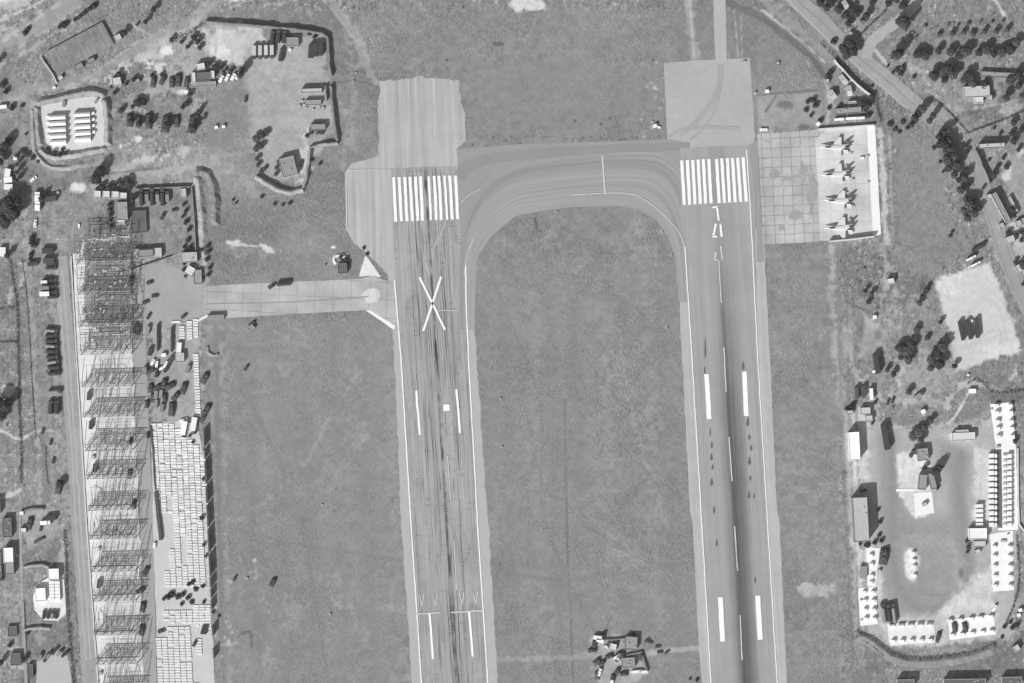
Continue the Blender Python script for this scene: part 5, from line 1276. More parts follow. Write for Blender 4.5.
wall('lane_wall', [(1017.5, 448), (1018, 500), (1019, 524), (1024, 531)], 1.4, .9, 1.0, M['conc'], 'pale low wall along the eastern edge of the base', rough=.03)
place(STACK, 998, 447, 0, 'small stack with a white cover at the head of the dark lane', cat='crates', scale=.9)
for i in range(5):
    place(CAB_W, 979, 505.8 + i * 4.7, 2, '{} white container from the north above the bright square hall'.format(o(i)), 'white containers above the bright square hall', (.78, .85, .95), cat='container')
building(977, 533.5, 18, 11, 1, 4.2, 'bright white square hall beside the stacked white containers', 'white', 'white', name='hall', cat='hall', extras=False)
building(979, 544, 12, 6, 1, 2.4, 'pale low porch south of the bright square hall', 'roofpale', name='annexe', extras=False)
place(STACK, 977.5, 551, 20, 'dark heap on the pale ground south of the porch', cat='crates', scale=1.5)
trees('bush', [(967, 541, 2.4, 3.4), (968, 547, 2.6, 3.6), (967, 552, 2.2, 3)], '{o} dark shrub from the north on the west side of the square hall', 'shrubs west of the square hall')
for i, y in enumerate((547, 556.5, 566.5, 576.5, 586)):
    for c, x in enumerate((994, 1009)):
        place(CAB_S, x + i * .2, y, 2, '{} white cabin from the north in the {} file of the white square pad'.format(o(i), ('left', 'right')[c]), 'white cabins of the white square pad', .95, cat='cabin')
place(STACK, 1008, 534, 0, 'small dark stack at the top of the white square pad', cat='crates'); place(STACK, 1003.5, 541, 0, 'flat dark stack in the upper middle of the white square pad', cat='crates', scale=(1.4, .8, .7))
hedge([(1016, 534), (1018, 550), (1019, 580), (1014, 604), (1006, 622)], 1.5, 2.2, 'dark overgrown hedge along the south-east edge of the base', dens=.9)
hedge([(855, 630), (874, 640), (890, 652), (912, 659), (945, 657), (975, 652), (996, 643)], 1.5, 3.4, 'curved overgrown hedge south of the base', dens=.9)
hedge([(856, 636), (870, 644), (884, 656)], 1.2, 2.2, 'short overgrown hedge west of the curved southern one', dens=.9)
wall('earth_bank', [(858, 634), (874, 643), (890, 655), (912, 662), (945, 660), (975, 655), (996, 646)], 1.5, 1.4, 6.0, M['earth'], 'broad low earth bank below the curved overgrown hedge', 'bank', smooth=True)
place(TR_WHITE, 994, 608, 60, 'white lorry at the inner corner of the south-east yard', scale=.8, cat='truck')
for i, (x, y) in enumerate(((1020, 610), (1018.5, 615))): place(CAB_S, x, y, 10, ('upper of two white cabins outside the south-east bank', 'lower of two white cabins outside the south-east bank')[i], cat='cabin')
building(1016, 648, 6, 6, 30, 2.8, 'small white hut beside the south-east path', 'roofpale', name='hut', extras=False)
trees('bush', [(1010, 622, 2.2, 2.6), (1004, 627, 2.6, 3), (1017, 625, 3, 3.4), (1012, 628, 2.4, 3), (1002, 637, 2, 2)], '{o} shrub from the left at the south-east corner of the base', 'shrubs at the south-east corner')
building(905, 683, 17, 8, 1, 4.6, 'dark-roofed building at the bottom edge south of the base', 'roofdark', name='building')
building(964, 682, 42, 7, 1, 4.8, 'long dark-roofed building at the bottom edge, right of its shorter neighbour', 'roofdark', name='building')
building(1011, 680, 20, 7, 2, 4.2, 'dark-roofed building at the bottom right corner', 'roofdark', name='building')

# ------------------------------------------------------------------ north-west: old building, tent pad, vehicle park
building(80.5, 48, 63, 25, 28, 1.9, 'old long building with a weedy striped roof in the north-west', 'plot', 'plot', parapet=False, extras=False)
building(118, 38, 7, 6, 28, 2.4, 'small pale shed at the east end of the old weedy building', 'roofpale', name='shed', extras=False)
building(79, 67, 9, 5, 30, 2.2, 'small low annexe south of the old weedy building', 'roofgrey', 'wallgrey', name='annexe', extras=False)
building(91, 61, 8, 4, 28, 2.2, 'second low annexe nearer the east end of the old weedy building', 'roofgrey', 'wallgrey', name='annexe', extras=False)
wall('ruined_wall', [(41, 57), (47, 66), (53, 74), (57, 84)], 1.6, .6, .8, M['conc'], 'ruined pale wall running south from the old weedy building', rough=.3)
place(STACK, 61, 78, 40, 'dark heap beside the ruined pale wall', cat='crates', scale=1.4); place(CAB_S, 54.5, 87.5, 20, 'tiny white hut at the south end of the ruined pale wall', cat='cabin', scale=.7)
trees('bush', [(60, 27, 3, 3), (64, 25, 3.4, 3.5), (68, 23.5, 3, 3), (75, 20, 2.4, 2.6), (80, 17, 2.4, 2.6), (85, 13, 2.6, 3), (90, 9, 3, 3), (94, 6, 3, 3), (25, 33, 3, 4), (28, 29, 2.4, 3)], '{o} dark shrub counted along the hedge line beyond the old building', 'shrubs of the hedge line beyond the old building')
trees('broad', [(146, 22, 3, 6), (154, 10, 3.4, 7), (125, 33, 3.6, 6), (137, 25, 1.6, 3)], '{o} lone dark tree from the left north of the sandy track', 'lone trees north of the sandy track', 3, 6, .05)
hedge([(170, 42), (182, 36), (196, 29), (206, 22)], 2.6, 4.5, 'thick dark hedge west of the northern vehicle compound')
trees('broad', [(182, 42, 3, 4), (188, 47, 2.6, 4), (198, 42, 3.4, 5), (200, 48, 3, 4), (172, 40, 3, 4), (194, 38, 3.6, 5)], '{o} tree from the left beneath the thick hedge', 'trees beneath the thick hedge')
# tent pad inside its bank
for c, (x, ys) in enumerate(((58, (117.3, 123.5, 129.8, 136.2, 142.3)), (82.5, (114.5, 120.5, 126.8, 133.2, 139.2)))):
    for i, y in enumerate(ys):
        place(TENT, x + i * .2, y, 3, '{} white tunnel tent from the north in the {} column of the walled pad'.format(o(i), ('left', 'right')[c]), 'tunnel tents on the walled pad', cat='tent')
        if i < 4:
            place(CAB_S, (48, 93)[c] + i * .3, y - (0, 1)[c], 10, '{} small white box from the north at the {} ends of the tents'.format(o(i), ('western', 'eastern')[c]), 'small boxes at the ends of the tents', (.9, .8, .7), cat='box')
place(CAB_G, 64, 104, 80, 'dark-shadowed grey container above the left tent column', scale=.7, cat='container'); place(CAB_G, 96.5, 101, 60, 'grey container at the north-east corner of the tent pad', scale=.6, cat='container')
wall('earth_bank', [(36, 104), (50, 100), (72, 95), (92, 91.5), (106, 96)], 3.2, 1.6, 4.6, M['earthpale'], 'pale earth bank along the north side of the tent pad', 'bank', smooth=True)
wall('earth_bank', [(37, 106), (38, 126), (40, 146)], 2.6, 1.4, 4.0, M['earthpale'], 'pale earth bank along the west side of the tent pad', 'bank', smooth=True)
wall('earth_bank', [(40, 148), (50, 156), (66, 156), (86, 152), (106, 148)], 2.2, 1.2, 3.6, M['earthpale'], 'pale earth bank along the south side of the tent pad', 'bank', smooth=True)
wall('earth_bank', [(106, 98), (107.5, 120), (108, 146)], 2.8, 1.6, 4.4, M['earthpale'], 'pale earth bank along the east side of the tent pad', 'bank', smooth=True)
wall('earth_bank', [(33, 108), (35, 150), (44, 162), (58, 168), (84, 164)], 1.3, 1.0, 3.0, M['earthpale'], 'low outer bank curving round the south-west of the tent pad', 'bank', smooth=True)
trees('bush', [(48, 150, 3, 3), (54, 153, 3.4, 3.4), (60, 155, 3.4, 3), (66, 154, 3, 3), (63, 149, 2, 2), (38, 162, 2, 2), (22, 106, 2, 3), (26, 134, 1.6, 2), (6, 92, 3, 4), (12, 108, 3, 4)], '{o} shrub counted around the south-west of the tent pad', 'shrubs around the south-west of the tent pad')
for i, (x, y) in enumerate(((24, 152), (28, 155), (33, 158))): tree('broad', x, y, 3, 3, '{} dark bush from the left in the ditch west of the tent pad'.format(o(i)), 'bushes in the ditch west of the tent pad')
place(CAB_W, 3, 107, 5, 'white cabin at the west edge opposite the tent pad', cat='cabin', scale=.9)
# vehicles under netting and trees
for i, (x, y, a, s) in enumerate(((130, 120, 88, .95), (139, 121, 86, .8), (149, 121, 88, 1.1), (166, 124, 82, 1.25), (177, 121, 86, .9), (193, 124, 80, 1.3))):
    net(i, x, y, a, '{} dark netted vehicle from the left in the long park east of the tents'.format(o(i)), s, 'netted vehicles in the long park')
for i, (x, y, a, s) in enumerate(((153.5, 82, 80, .8), (163, 80, 60, .75), (172, 82, 88, .8), (178.5, 80, 85, .95), (187, 82, 80, .8))):
    net(i + 1, x, y, a, '{} netted vehicle from the left on the pale gravel strip'.format(o(i)), s, 'netted vehicles on the pale gravel strip')
trees('tall', [(167, 126, 4, 8), (193, 128, 4, 9), (150, 124, 3, 7), (131, 122, 3, 6), (139, 125, 3, 6), (197, 116, 3, 7), (121, 111, 3, 6), (190, 95, 2.6, 5)], '{o} dark cypress counted among the netted vehicles', 'cypresses among the netted vehicles')
trees(('broad', 'bush'), [(138, 103, 4, 5), (143, 102, 4, 5), (133, 107, 3, 4), (122, 78, 3, 4), (119, 74, 3, 4), (126, 84, 2.4, 3), (134, 80, 3, 4), (112, 87, 2.4, 3), (115, 93, 2.4, 3), (183, 107, 3, 4), (187, 104, 3, 3), (152, 76, 2.4, 3), (162, 75, 2.6, 3)], '{o} bush from the west around the parked netted vehicles', 'bushes around the parked netted vehicles')
building(117, 82, 9, 8, 10, 3, 'pale hut among bushes north-east of the tent pad', 'roofpale', name='hut', extras=False)
building(136, 82.5, 9, 4, 30, 2.6, 'low grey shed among bushes beside the sandy track', 'roofgrey', 'wallgrey', name='shed', extras=False)
place(CAB_S, 186.5, 92, 0, 'white cabin on the pale gravel strip', cat='cabin')
building(201, 67, 8.5, 6, 12, 3.6, 'small bright box-like hut north of the dark-roofed block', 'conc', 'conc', name='hut', extras=False)
building(193.7, 78, 4, 10, 4, 3.4, 'narrow white hut on the left of the dark-roofed block', 'conc', 'conc', name='hut', extras=False)
building(203.5, 77, 14, 8, 3, 2.8, 'dark-roofed block between two narrow white huts', 'roofdark', 'wallgrey', extras=False)
building(213, 75, 3.4, 7.5, 4, 3.4, 'narrow white hut on the right of the dark-roofed block', 'conc', 'conc', name='hut', extras=False)
building(203, 84.5, 26, 5, 2, 1.6, 'low pale terrace south of the dark-roofed block', 'roofgrey', name='terrace', extras=False)
for i, (x, y) in enumerate(((221.5, 79), (227.5, 77.5), (233.5, 77), (238, 76))):
    place(TR_WHITE, x, y, 62, '{} white lorry from the left parked beside the huts'.format(o(i)), 'white lorries parked beside the huts', .85, cat='truck')
trees('broad', [(209, 65, 3, 5), (215, 67, 3, 5), (221, 68, 3.4, 5), (207, 64, 2.6, 4), (224, 72, 2.4, 4), (231, 71, 2.4, 4)], '{o} tree from the left behind the white lorries and huts', 'trees behind the white lorries and huts')
tree('tall', 240.5, 76, 3.4, 12, 'tall dark cypress at the east end of the white lorries'); tree('tall', 242, 70, 3, 10, 'second cypress just north of the lorries')
for i, (x, y) in enumerate(((216.5, 127.5), (223.8, 126.8))): place(CAB_S, x, y, 10, ('left of two tiny white cabins on the open yard', 'right of two tiny white cabins on the open yard')[i], cat='cabin', scale=.85)
place(CAR_D, 205, 116, 80, 'dark vehicle on the open yard', cat='car'); tree('tall', 199, 112, 2.4, 8, 'slim dark cypress at the west edge of the open yard')
# northern vehicle compound
wall('earth_wall', [(206, 22), (224, 23.5), (262, 26.5), (300, 30), (322, 33.5), (328, 38)], 3.6, 1.6, 2.6, M['earth'], 'long earth wall along the north of the vehicle compound', rough=.08)
wall('earth_wall', [(328, 38), (329, 56), (331, 76)], 3.6, 1.6, 2.6, M['earth'], 'earth wall along the north-east of the vehicle compound', rough=.08)
wall('earth_wall', [(331, 86), (333, 110), (336, 136), (337, 141)], 3.6, 1.6, 2.6, M['earth'], 'earth wall along the east of the vehicle compound', rough=.08)
wall('earth_wall', [(338, 143), (320, 145), (310, 148), (309, 162), (306, 180), (303, 188)], 3.2, 1.5, 2.6, M['earthpale'], 'pale earth wall stepping in at the south-east of the compound', rough=.08)
wall('earth_wall', [(303, 189), (290, 192.5), (278, 190), (266, 183), (256, 176)], 3.2, 1.6, 4.2, M['earthpale'], 'curved pale earth wall at the southern tip of the compound', rough=.1)
for i, x in enumerate((254.5, 260.3, 266.2, 272)):
    place(TR_STRIPE, x, 52.5 - i * .2, -90, '{} box lorry from the left in the striped row of the compound'.format(o(i)), 'box lorries in the striped row', cat='truck')
for i, (x, y, a) in enumerate(((281.5, 55, 80), (272.5, 37.5, 85), (278.5, 36.5, 85), (284.5, 37, 88))):
    place(TR_DARK, x, y, a, ('dark tarpaulin lorry right of the striped row', 'left of three tarpaulin lorries under the north wall', 'middle of three tarpaulin lorries under the north wall', 'right of three tarpaulin lorries under the north wall')[i], scale=1.15, cat='truck')
building(292.5, 42.5, 12, 9, 0, 2.8, 'grey flat-roofed hut under the north wall of the compound', 'roofgrey', name='hut', extras=False)
place(CAB_S, 290, 50, 0, 'small white cabin south of the grey compound hut', cat='cabin', scale=.8)
for i, (x, y) in enumerate(((311, 51.5), (316, 50), (320.5, 49))):
    place(CAB_L, x, y, 86, '{} dark container from the left in the north-east corner of the compound'.format(o(i)), 'dark containers in the north-east corner', (.75, 1.1, 1), cat='container')
tree('bush', 309, 34, 2.4, 3.4, 'dark shrub under the north wall of the compound'); tree('bush', 315, 37, 2.6, 3.4, 'dark shrub nearer the north-east corner of the compound')
building(311.5, 91, 21, 4, 2, 3.4, 'northern pale shed of three along the east wall of the compound', 'roofpale', name='shed', extras=False)
building(313, 103, 16, 5, 2, 2.6, 'middle pale shed of three along the east wall of the compound', 'roofgrey', name='shed', extras=False)
building(318, 127.5, 15, 6, 2, 3.0, 'southern grey shed of three along the east wall of the compound', 'roofgrey', 'wallgrey', name='shed', extras=False)
wall('store_wall', [(325.5, 86), (326.5, 101)], 2.8, .8, .9, M['wallgrey'], 'short wall closing the east end of the pale sheds')
for i, (x, y) in enumerate(((304, 105), (302, 101), (306, 108), (313, 110), (319, 107), (323.5, 108), (300, 106))):
    place(STACK, x, y, 20 * i, '{} small stack counted south of the middle pale shed'.format(o(i)), 'small stacks south of the middle pale shed', .75, cat='crates')
for i, (x, y) in enumerate(((311, 131), (317.5, 131), (322, 131))): place(CAB_D, x, y, 85, '{} dark container from the left below the southern grey shed'.format(o(i)), 'dark containers below the southern grey shed', (.8, .8, 1), cat='container')
building(288.5, 167, 15, 19, 14, 4.0, 'square grey hut at the southern tip of the compound', 'roofgrey', name='hut')
trees('broad2', [(257, 139, 4, 5), (262, 136, 4, 5), (266, 133, 3.4, 4), (256, 149, 3.4, 4), (261, 147, 3, 4), (257, 159, 3, 5), (258, 165, 2.6, 4), (261, 172, 3, 3), (265, 169, 2.6, 3), (277, 168, 2.6, 4), (276, 174, 2.6, 4), (279, 162, 2.4, 3)], '{o} grey-green tree from the north along the western rim of the compound', 'trees along the western rim of the compound')
place(CAR_D, 302, 163, 80, 'dark vehicle between the grey hut and the compound wall', cat='car'); place(CAR_D, 246, 99, 80, 'dark vehicle at the west rim of the compound', cat='car')
for i, (x, y) in enumerate(((356, 73), (353.5, 81.5))): place(STACK, x, y, 70, ('upper small dark stack on the track east of the compound', 'lower small dark stack on the track east of the compound')[i], cat='crates')
trees('bush', [(275, 204, 2, 2), (283, 205, 2, 2), (290, 203.5, 2, 2), (262, 197, 2, 2), (307, 136, 2, 2), (312, 160, 2, 2), (320, 164, 2, 2), (233, 200, 1.6, 2), (236, 203, 1.4, 2)], '{o} low shrub counted on the slope south of the compound', 'low shrubs south of the compound', j=.1)

# ------------------------------------------------------------------ west yard
wall('earth_bank', [(198, 176), (200, 200), (203, 230), (204, 258)], 1.9, 1.6, 5, M['earthpale'], 'long pale earth bank east of the west yard', 'bank', smooth=True)
wall('earth_bank', [(196, 172), (205, 172), (211, 178), (215, 196), (216, 226)], 2.4, 1.3, 5.5, M['earth'], 'darker hooked earth bank curving beside the long pale bank', 'bank', smooth=True)
trees('bush', [(202, 250, 2.4, 3), (208, 246, 2.6, 3), (209, 252, 2.4, 3), (207, 260, 2.4, 3), (210, 268, 2.4, 3), (208, 275, 2.4, 3), (203, 278, 2, 2.6)], '{o} shrub from the north at the south end of the long pale bank', 'shrubs at the south end of the pale bank')
tree('broad', 97, 179, 6.5, 11, 'large dark tree beside the white sand heap'); tree('broad', 101, 171, 6, 11, 'large dark tree north-east of the one by the sand heap')
for i, (x, y) in enumerate(((97.5, 194.6), (106.5, 194.8), (115.5, 195.2), (123.5, 196.5))):
    building(x, y, 7, 7, -3, 3.2, '{} square white hut from the left north of the grey-roofed block'.format(o(i)), 'conc', 'conc', name='hut', group='square white huts', extras=False)
building(122.5, 211.5, 11, 18, 3, 5.4, 'grey-roofed block with white walls in the west yard', 'roofgrey', 'wall')
building(121, 222.5, 9, 4, 3, 3.2, 'white annexe south of the grey-roofed block', 'conc', 'conc', name='annexe', extras=False)
building(139, 222, 15, 22, 3, 2.0, 'low dark block painting in the shadow east of the grey-roofed one', 'roofdark', 'wallgrey', extras=False)  # dark colour stands in for the shadow thrown by the grey-roofed block
trees('bush', [(110, 205), (110, 210), (110.5, 215), (110.5, 220.5), (111, 226)], '{o} round dark shrub from the north beside the grey-roofed block', 'round shrubs beside the grey-roofed block', 2.6, 3)
trees('broad', [(102, 187, 3, 5), (109, 188, 3, 5), (115, 186, 3, 5), (122, 184, 4, 6), (128, 183, 4.4, 7), (131, 188, 3, 5), (133, 200, 3, 5), (98, 189, 2.4, 4)], '{o} dark tree from the west behind the square white huts', 'dark trees behind the square white huts')
wall('yard_wall', [(135, 189), (160, 188), (190, 187)], 2.6, .7, .9, M['wallgrey'], 'grey wall along the north of the west yard', rough=.04)
wall('yard_wall', [(192, 188), (194, 215), (196, 250)], 2.6, .7, .9, M['wallgrey'], 'grey wall along the east of the west yard', rough=.04)
for i, x in enumerate((141.5, 147, 152.3, 157.6, 162.6, 167.5)):
    place(TR_GREY if i % 2 else TR_DARK, x, 196.5, 92, '{} lorry from the left under the north wall of the west yard'.format(o(i)), 'lorries under the north wall of the west yard', cat='truck')
building(183.5, 193.5, 6, 9, 4, 3.0, 'pale hut in the corner of the west yard walls', 'roofpale', name='hut', extras=False)
place(CAR_D, 163, 216, 60, 'dark angled car in the open west yard', cat='car', scale=1.3); place(CAR_D, 175, 210, 10, 'dark car north-east of the angled one in the west yard', cat='car')
place(CAB_W, 79, 226, 80, 'tiny white vehicle-like cabin alone in the open yard', cat='cabin', scale=.45)
trees('bush', [(184, 205, 2.6, 3.4), (186, 211, 2.6, 3), (183, 217, 2.4, 3), (186, 223, 2.6, 3.4), (189, 230, 2.2, 3), (188, 240, 3, 3), (190, 247, 2, 3), (184, 247, 2, 2.5)], '{o} shrub from the north along the east wall of the west yard', 'shrubs along the east wall of the west yard')
building(148, 253.5, 28, 10, 3, 2.6, 'low pale platform building in the west yard', 'roofpale', 'wall', extras=False)
building(146, 253.5, 15, 7, 3, 3.6, 'grey roof block standing on the pale platform', 'roofgrey', 'wallgrey', name='roof_block', extras=False)
building(189.5, 257.5, 16, 10, 3, 3.4, 'bright white house at the south-east of the west yard', 'roofpale', name='house', cat='house')
trees('bush', [(184, 264, 2, 3), (184, 270, 2, 3), (186, 276, 2, 3), (193, 264, 2, 3)], '{o} dark shrub around the bright white house', 'shrubs around the bright white house', j=.1)
building(190, 271, 9, 8, 60, 2.6, 'white angular shed south of the bright white house', 'conc', 'conc', name='shed', extras=False)
building(198, 277, 8, 14, 3, 1.8, 'low grey block beside the service road', 'roofgrey', 'wallgrey', extras=False)
for p, q, l in (((131, 269), (157, 260), 'long dark boom lying across the yard south of the pale platform'), ((147, 264), (173, 255), 'long dark boom lying beside the pale platform building')):
    m_ = MB(); a, b = W(*p) - W(*p), W(*q) - W(*p)
    for dy, z in ((-.35, .4), (.35, .4), (0, 1.0)): m_.bar(a + Vector((0, dy, z)), b + Vector((0, dy, z)), .16)
    for i in range(16): m_.bar(a + (b - a) * (i / 16) + Vector((0, -.35 if i % 2 else .35, .4)), a + (b - a) * ((i + 1) / 16) + Vector((0, 0, 1.0)), .1)
    tag(m_.build('crane_boom', M['darksteel'], None, W(*p)), l, 'crane boom')
for i, (x, y, a) in enumerate(((150, 282.5, 20), (155, 296, 10), (184, 316, 40), (146, 302, 20), (149, 316, 60))):
    place(CAR_D, x, y, a, ('dark car in the open yard east of the shelters', 'dark low car south of the first one in the open yard', 'dark car near the head of the block rows', 'pale-lit dark car by the shelter lane', 'dark angled car by the shelter lane')[i], cat='car', scale=1.1)

# ------------------------------------------------------------------ western strip
tree('broad', 8, 205, 9, 15, 'huge dark tree at the west edge beside the white cabins'); tree('broad', 13, 214, 8, 14, 'huge dark tree right of its neighbour at the west edge'); tree('broad', 6, 222, 8, 12, 'huge dark tree lowest of the western clump'); tree('broad', 18, 203, 6, 11, 'dark tree on the north-east of the western clump')
trees('broad', [(2, 152, 5, 9), (6, 146, 4.5, 9), (1, 162, 4, 8), (9, 140, 3, 8), (0, 402, 7, 11), (6, 406, 7, 10), (10, 402, 6, 9), (1, 416, 6, 9), (3, 212, 5, 8), (0, 60, 3, 5), (3, 85, 3, 4)], '{o} large tree counted down the west edge of the picture', 'large trees down the west edge')
for i, (x, y, d) in enumerate(((8, 173, 80), (8.4, 180, 5), (8.8, 187, 0))):
    place(CAB_W, x, y, d, '{} white cabin from the north in the western file'.format(o(i)), 'white cabins in the western file', (.9, 1.4, 1), cat='cabin')
place(CAB_S, 15.6, 158.5, 0, 'small white cabin north of the western cabin file', cat='cabin')
trees('tall', [(17, 156, 2.4, 7), (17, 165, 2.4, 7), (17, 173, 2.6, 8), (17, 181, 2.6, 8)], '{o} cypress from the north beside the western cabins', 'cypresses beside the western cabins')
for i, (x, y) in enumerate(((37.8, 196.5), (38, 206))): place(TR_WHITE, x, y, 90, ('upper of two white lorries in the western yard', 'lower of two white lorries in the western yard')[i], scale=(1, 1.4, 1.3), cat='truck')
tree('tall', 42, 199, 3, 9, 'dark cypress beside the two white lorries'); place(CAB_D, 51, 199, 8, 'dark container east of the two white lorries', cat='container', scale=1.3)
place(CAR_W, 33.5, 179, 40, 'white car parked askew in the western yard', cat='car', scale=1.2); place(CAR_W, 35.3, 223.5, 85, 'white car alone beside the western lane', cat='car'); place(CAB_S, 58, 193, 10, 'small pale cabin beside the dark container', cat='cabin', scale=.7)
trees('bush', [(31, 242, 3, 4), (34, 245, 3.4, 4), (32, 238, 3, 3), (31, 255, 2.4, 3), (30, 259, 2.4, 3)], '{o} dark shrub from the north beside the western lane', 'shrubs beside the western lane')
place(CAB_D, 48, 251, 0, 'northernmost dark container east of the western lane', scale=(1.2, 1.4, 1.1), cat='container'); place(CAB_D, 49, 261, 0, 'second dark container east of the western lane', scale=(1.2, 1.4, 1.1), cat='container')
place(CAB_D, 33, 264, 8, 'dark container west of the lane beside a hedge', scale=(1.1, .9, 1), cat='container')
place(CAB_W, 3, 252, 88, 'white cabin at the west edge south of the huge trees', cat='cabin', scale=(1, 1.5, 1)); tree('tall', 8, 256, 3, 9, 'dark cypress at the west edge south of the huge trees')
place(CAB_W, 44.5, 282, 2, 'short white container at the head of the western lorry row', cat='container', scale=(.7, .7, 1.4)); place(CAB_G, 45, 288, 2, 'grey container between two white ones in the western row', cat='container', scale=(1, .9, 1.4)); place(CAB_W, 45, 294, 2, 'bright white container below the grey one in the western row', cat='container', scale=(1.05, 1.15, 1.5))
for i, y in enumerate((264, 268, 280, 286, 292, 297)):
    place(TR_DARK, 51.5 + i * .3, y, rng.uniform(-4, 4), '{} dark lorry from the north beside the white and grey containers'.format(o(i)), 'dark lorries beside the containers', .9, cat='truck')
for i, y in enumerate((330.5, 335.5, 341, 346, 351.5, 357, 362, 367.5, 373.5, 391.5)):
    place(TR_DARK if i % 3 else TR_TANK, 51.5 + (y - 330) * .06 + rng.uniform(-.6, .6), y, rng.uniform(-6, 8), '{} dark lorry from the north in the long western row'.format(o(i)), 'dark lorries in the long western row', 1.05, cat='truck')
for i, x in enumerate((51, 57)): place(TR_DARK, x, 407, 88, ('left of two dark lorries parked upright below the western row', 'right of two dark lorries parked upright below the western row')[i], scale=1.2, cat='truck')
for i, (x, y) in enumerate(((51, 442), (53.5, 460.5), (43, 431))): place(CAR_D, x, y, 75, '{} dark car from the north on the western lane'.format(('middle', 'southern', 'northern')[i]), cat='car')
net(2, 59, 487, 80, 'dark broad netted vehicle beside the western lane', 1.0); tree('broad', 61, 484, 4.5, 6, 'dark tree over the netted vehicle beside the western lane')
hedge([(9, 258), (13, 280), (17, 305), (18, 340), (19, 400), (21, 450), (21, 484)], 1.9, 2.0, 'long dark hedge down the far west', 'hedge')
hedge([(-6, 310), (6, 308), (16, 307)], 1.6, 1.4, 'short dark hedge joining the long western one'); hedge([(-6, 342), (8, 342), (17, 342)], 1.4, 1.2, 'second short dark hedge joining the long western one')
hedge([(22, 258), (26, 290), (29, 330), (33, 400), (36, 440)], .7, .8, 'thin low hedge east of the long western one', lm='leaf2', dens=.6)
hedge([(64, 530), (66, 560), (67, 600), (70, 640), (74, 690)], 2.0, 2.8, 'dark hedge along the lane past the rounded pads')
hedge([(24, 600), (26, 640), (29, 690)], .8, .9, 'thin hedge beside the narrow western path', lm='leaf2', dens=.7)
for p, h_ in ((((46, 445), (46, 465), (48, 485)), .8),): hedge(list(p), h_, 1.2, 'sparse hedge beside the western lane', lm='leaf2', dens=.6)
# south-west plots
building(7.5, 527.5, 9, 19, 2, 3.2, 'dark-roofed hut north of the bright white western hut', 'roofdark', 'wallgrey', name='hut')
building(9, 555, 9.5, 15, 2, 4.4, 'bright white hut at the west edge', 'white', 'white', name='hut', extras=False)
building(10, 568.5, 9, 11, 2, 3.6, 'grey annexe south of the bright white western hut', 'roofgrey', 'wallgrey', name='annexe', extras=False)
building(0, 566, 4, 26, 2, 3.2, 'dark-roofed shed cut by the west edge', 'roofdark', 'wallgrey', name='shed'); building(-2, 506, 6, 14, 2, 3.2, 'dark shed at the west edge north of the huts', 'roofdark', 'wallgrey', name='shed')
building(54, 574, 10.5, 11, 2, 3.4, 'bright white square hut beside the lane hedge', 'white', 'white', name='hut', extras=False)
building(41, 594.5, 10, 13, 3, 3.4, 'bright white hut on the rounded pad', 'white', 'white', name='hut', extras=False)
for i in range(6):
    for c in range(2):
        place(CAB_W, 51.8 + c * 5.6 + i * .15, 582.5 + i * 3.3, 3, '{} white unit from the north in the {} file of the rounded pad'.format(o(i), ('left', 'right')[c]), 'white units on the rounded pad', (.55, .75, .75), cat='container')
for i, x in enumerate((44, 48.5, 52.5, 56.5)): place((TR_DARK, TR_DARK, TR_GREY, TR_DARK)[i], x, 614.5, 84, '{} lorry from the left on the south of the rounded pad'.format(o(i)), 'lorries on the rounded pad', .75, cat='truck')
for i, (x, y) in enumerate(((41, 656), (46, 658), (49, 655), (55, 651), (60, 652.5), (65, 654))): place(TR_DARK if i % 2 else TR_GREY, x, y, 70 - i * 6, '{} dark lorry from the left on the rim of the gravel pad'.format(o(i)), 'dark lorries on the gravel pad rim', .75, cat='truck')
wall('pad_wall', [(24, 630), (30, 628.5), (40, 627.5), (50, 628)], 2.2, .8, 2.6, M['earthpale'], 'short curved earth wall between the two rounded pads', rough=.1)
wall('pad_wall', [(24, 567), (32, 565.5), (42, 564.5), (49, 567)], 2.2, .8, 2.6, M['earthpale'], 'short curved earth wall beside the square white hut', rough=.1)
wall('pad_wall', [(25, 510.5), (34, 508.5), (44, 509)], 2.2, .8, 2.4, M['earth'], 'short earth wall at the north of the south-west plots', rough=.1)
place(TR_WHITE, 46, 522.5, 5, 'white lorry with dark load in the south-west plot', cat='truck', scale=1.1); place(CAB_D, 51, 518, 8, 'dark container behind the white lorry in the south-west plot', cat='container', scale=(1.2, 1.2, 1.1))
building(23.5, 530.5, 6, 5, 0, 2.4, 'tiny white hut beside the path in the south-west plot', 'conc', 'conc', name='hut', extras=False); place(CAB_S, 22, 513, 0, 'small white cabin at the top of the south-west plot', cat='cabin')
net(0, 30, 523, 75, 'dark netted vehicle west of the white lorry', .9); net(1, 40, 539.5, 28, 'flat netted trailer on the pale corner of the south-west plot', (.95, .5, .4)); place(CAR_D, 41, 528, 80, 'dark car south of the white lorry', cat='car')
building(12.5, 631, 9, 10, 2, 1.6, 'low dark square shed in the lower western plot', 'roofdark', 'wallgrey', name='shed', extras=False); building(16, 659, 10, 12, 2, 2.4, 'dark square shed on the pale spot in the lower western plot', 'roofdark', 'wallgrey', name='shed', extras=False)
building(31, 670.5, 4.5, 13, 2, 2.2, 'narrow dark shed beside the gravel pad', 'roofdark', 'wallgrey', name='shed', extras=False)
tree('bush', 10, 645, 2.6, 4, 'dark shrub north of the dark square shed'); tree('tall', 24, 660, 2.4, 6, 'slim cypress right of the dark square shed'); tree('tall', 1.5, 662, 3, 8, 'dark cypress at the lower west edge'); tree('bush', 2, 578, 3, 4, 'dark shrub at the west edge beside the sheds'); tree('bush', 28, 633, 2, 2.4, 'pale-footed shrub at the end of the curved earth wall')

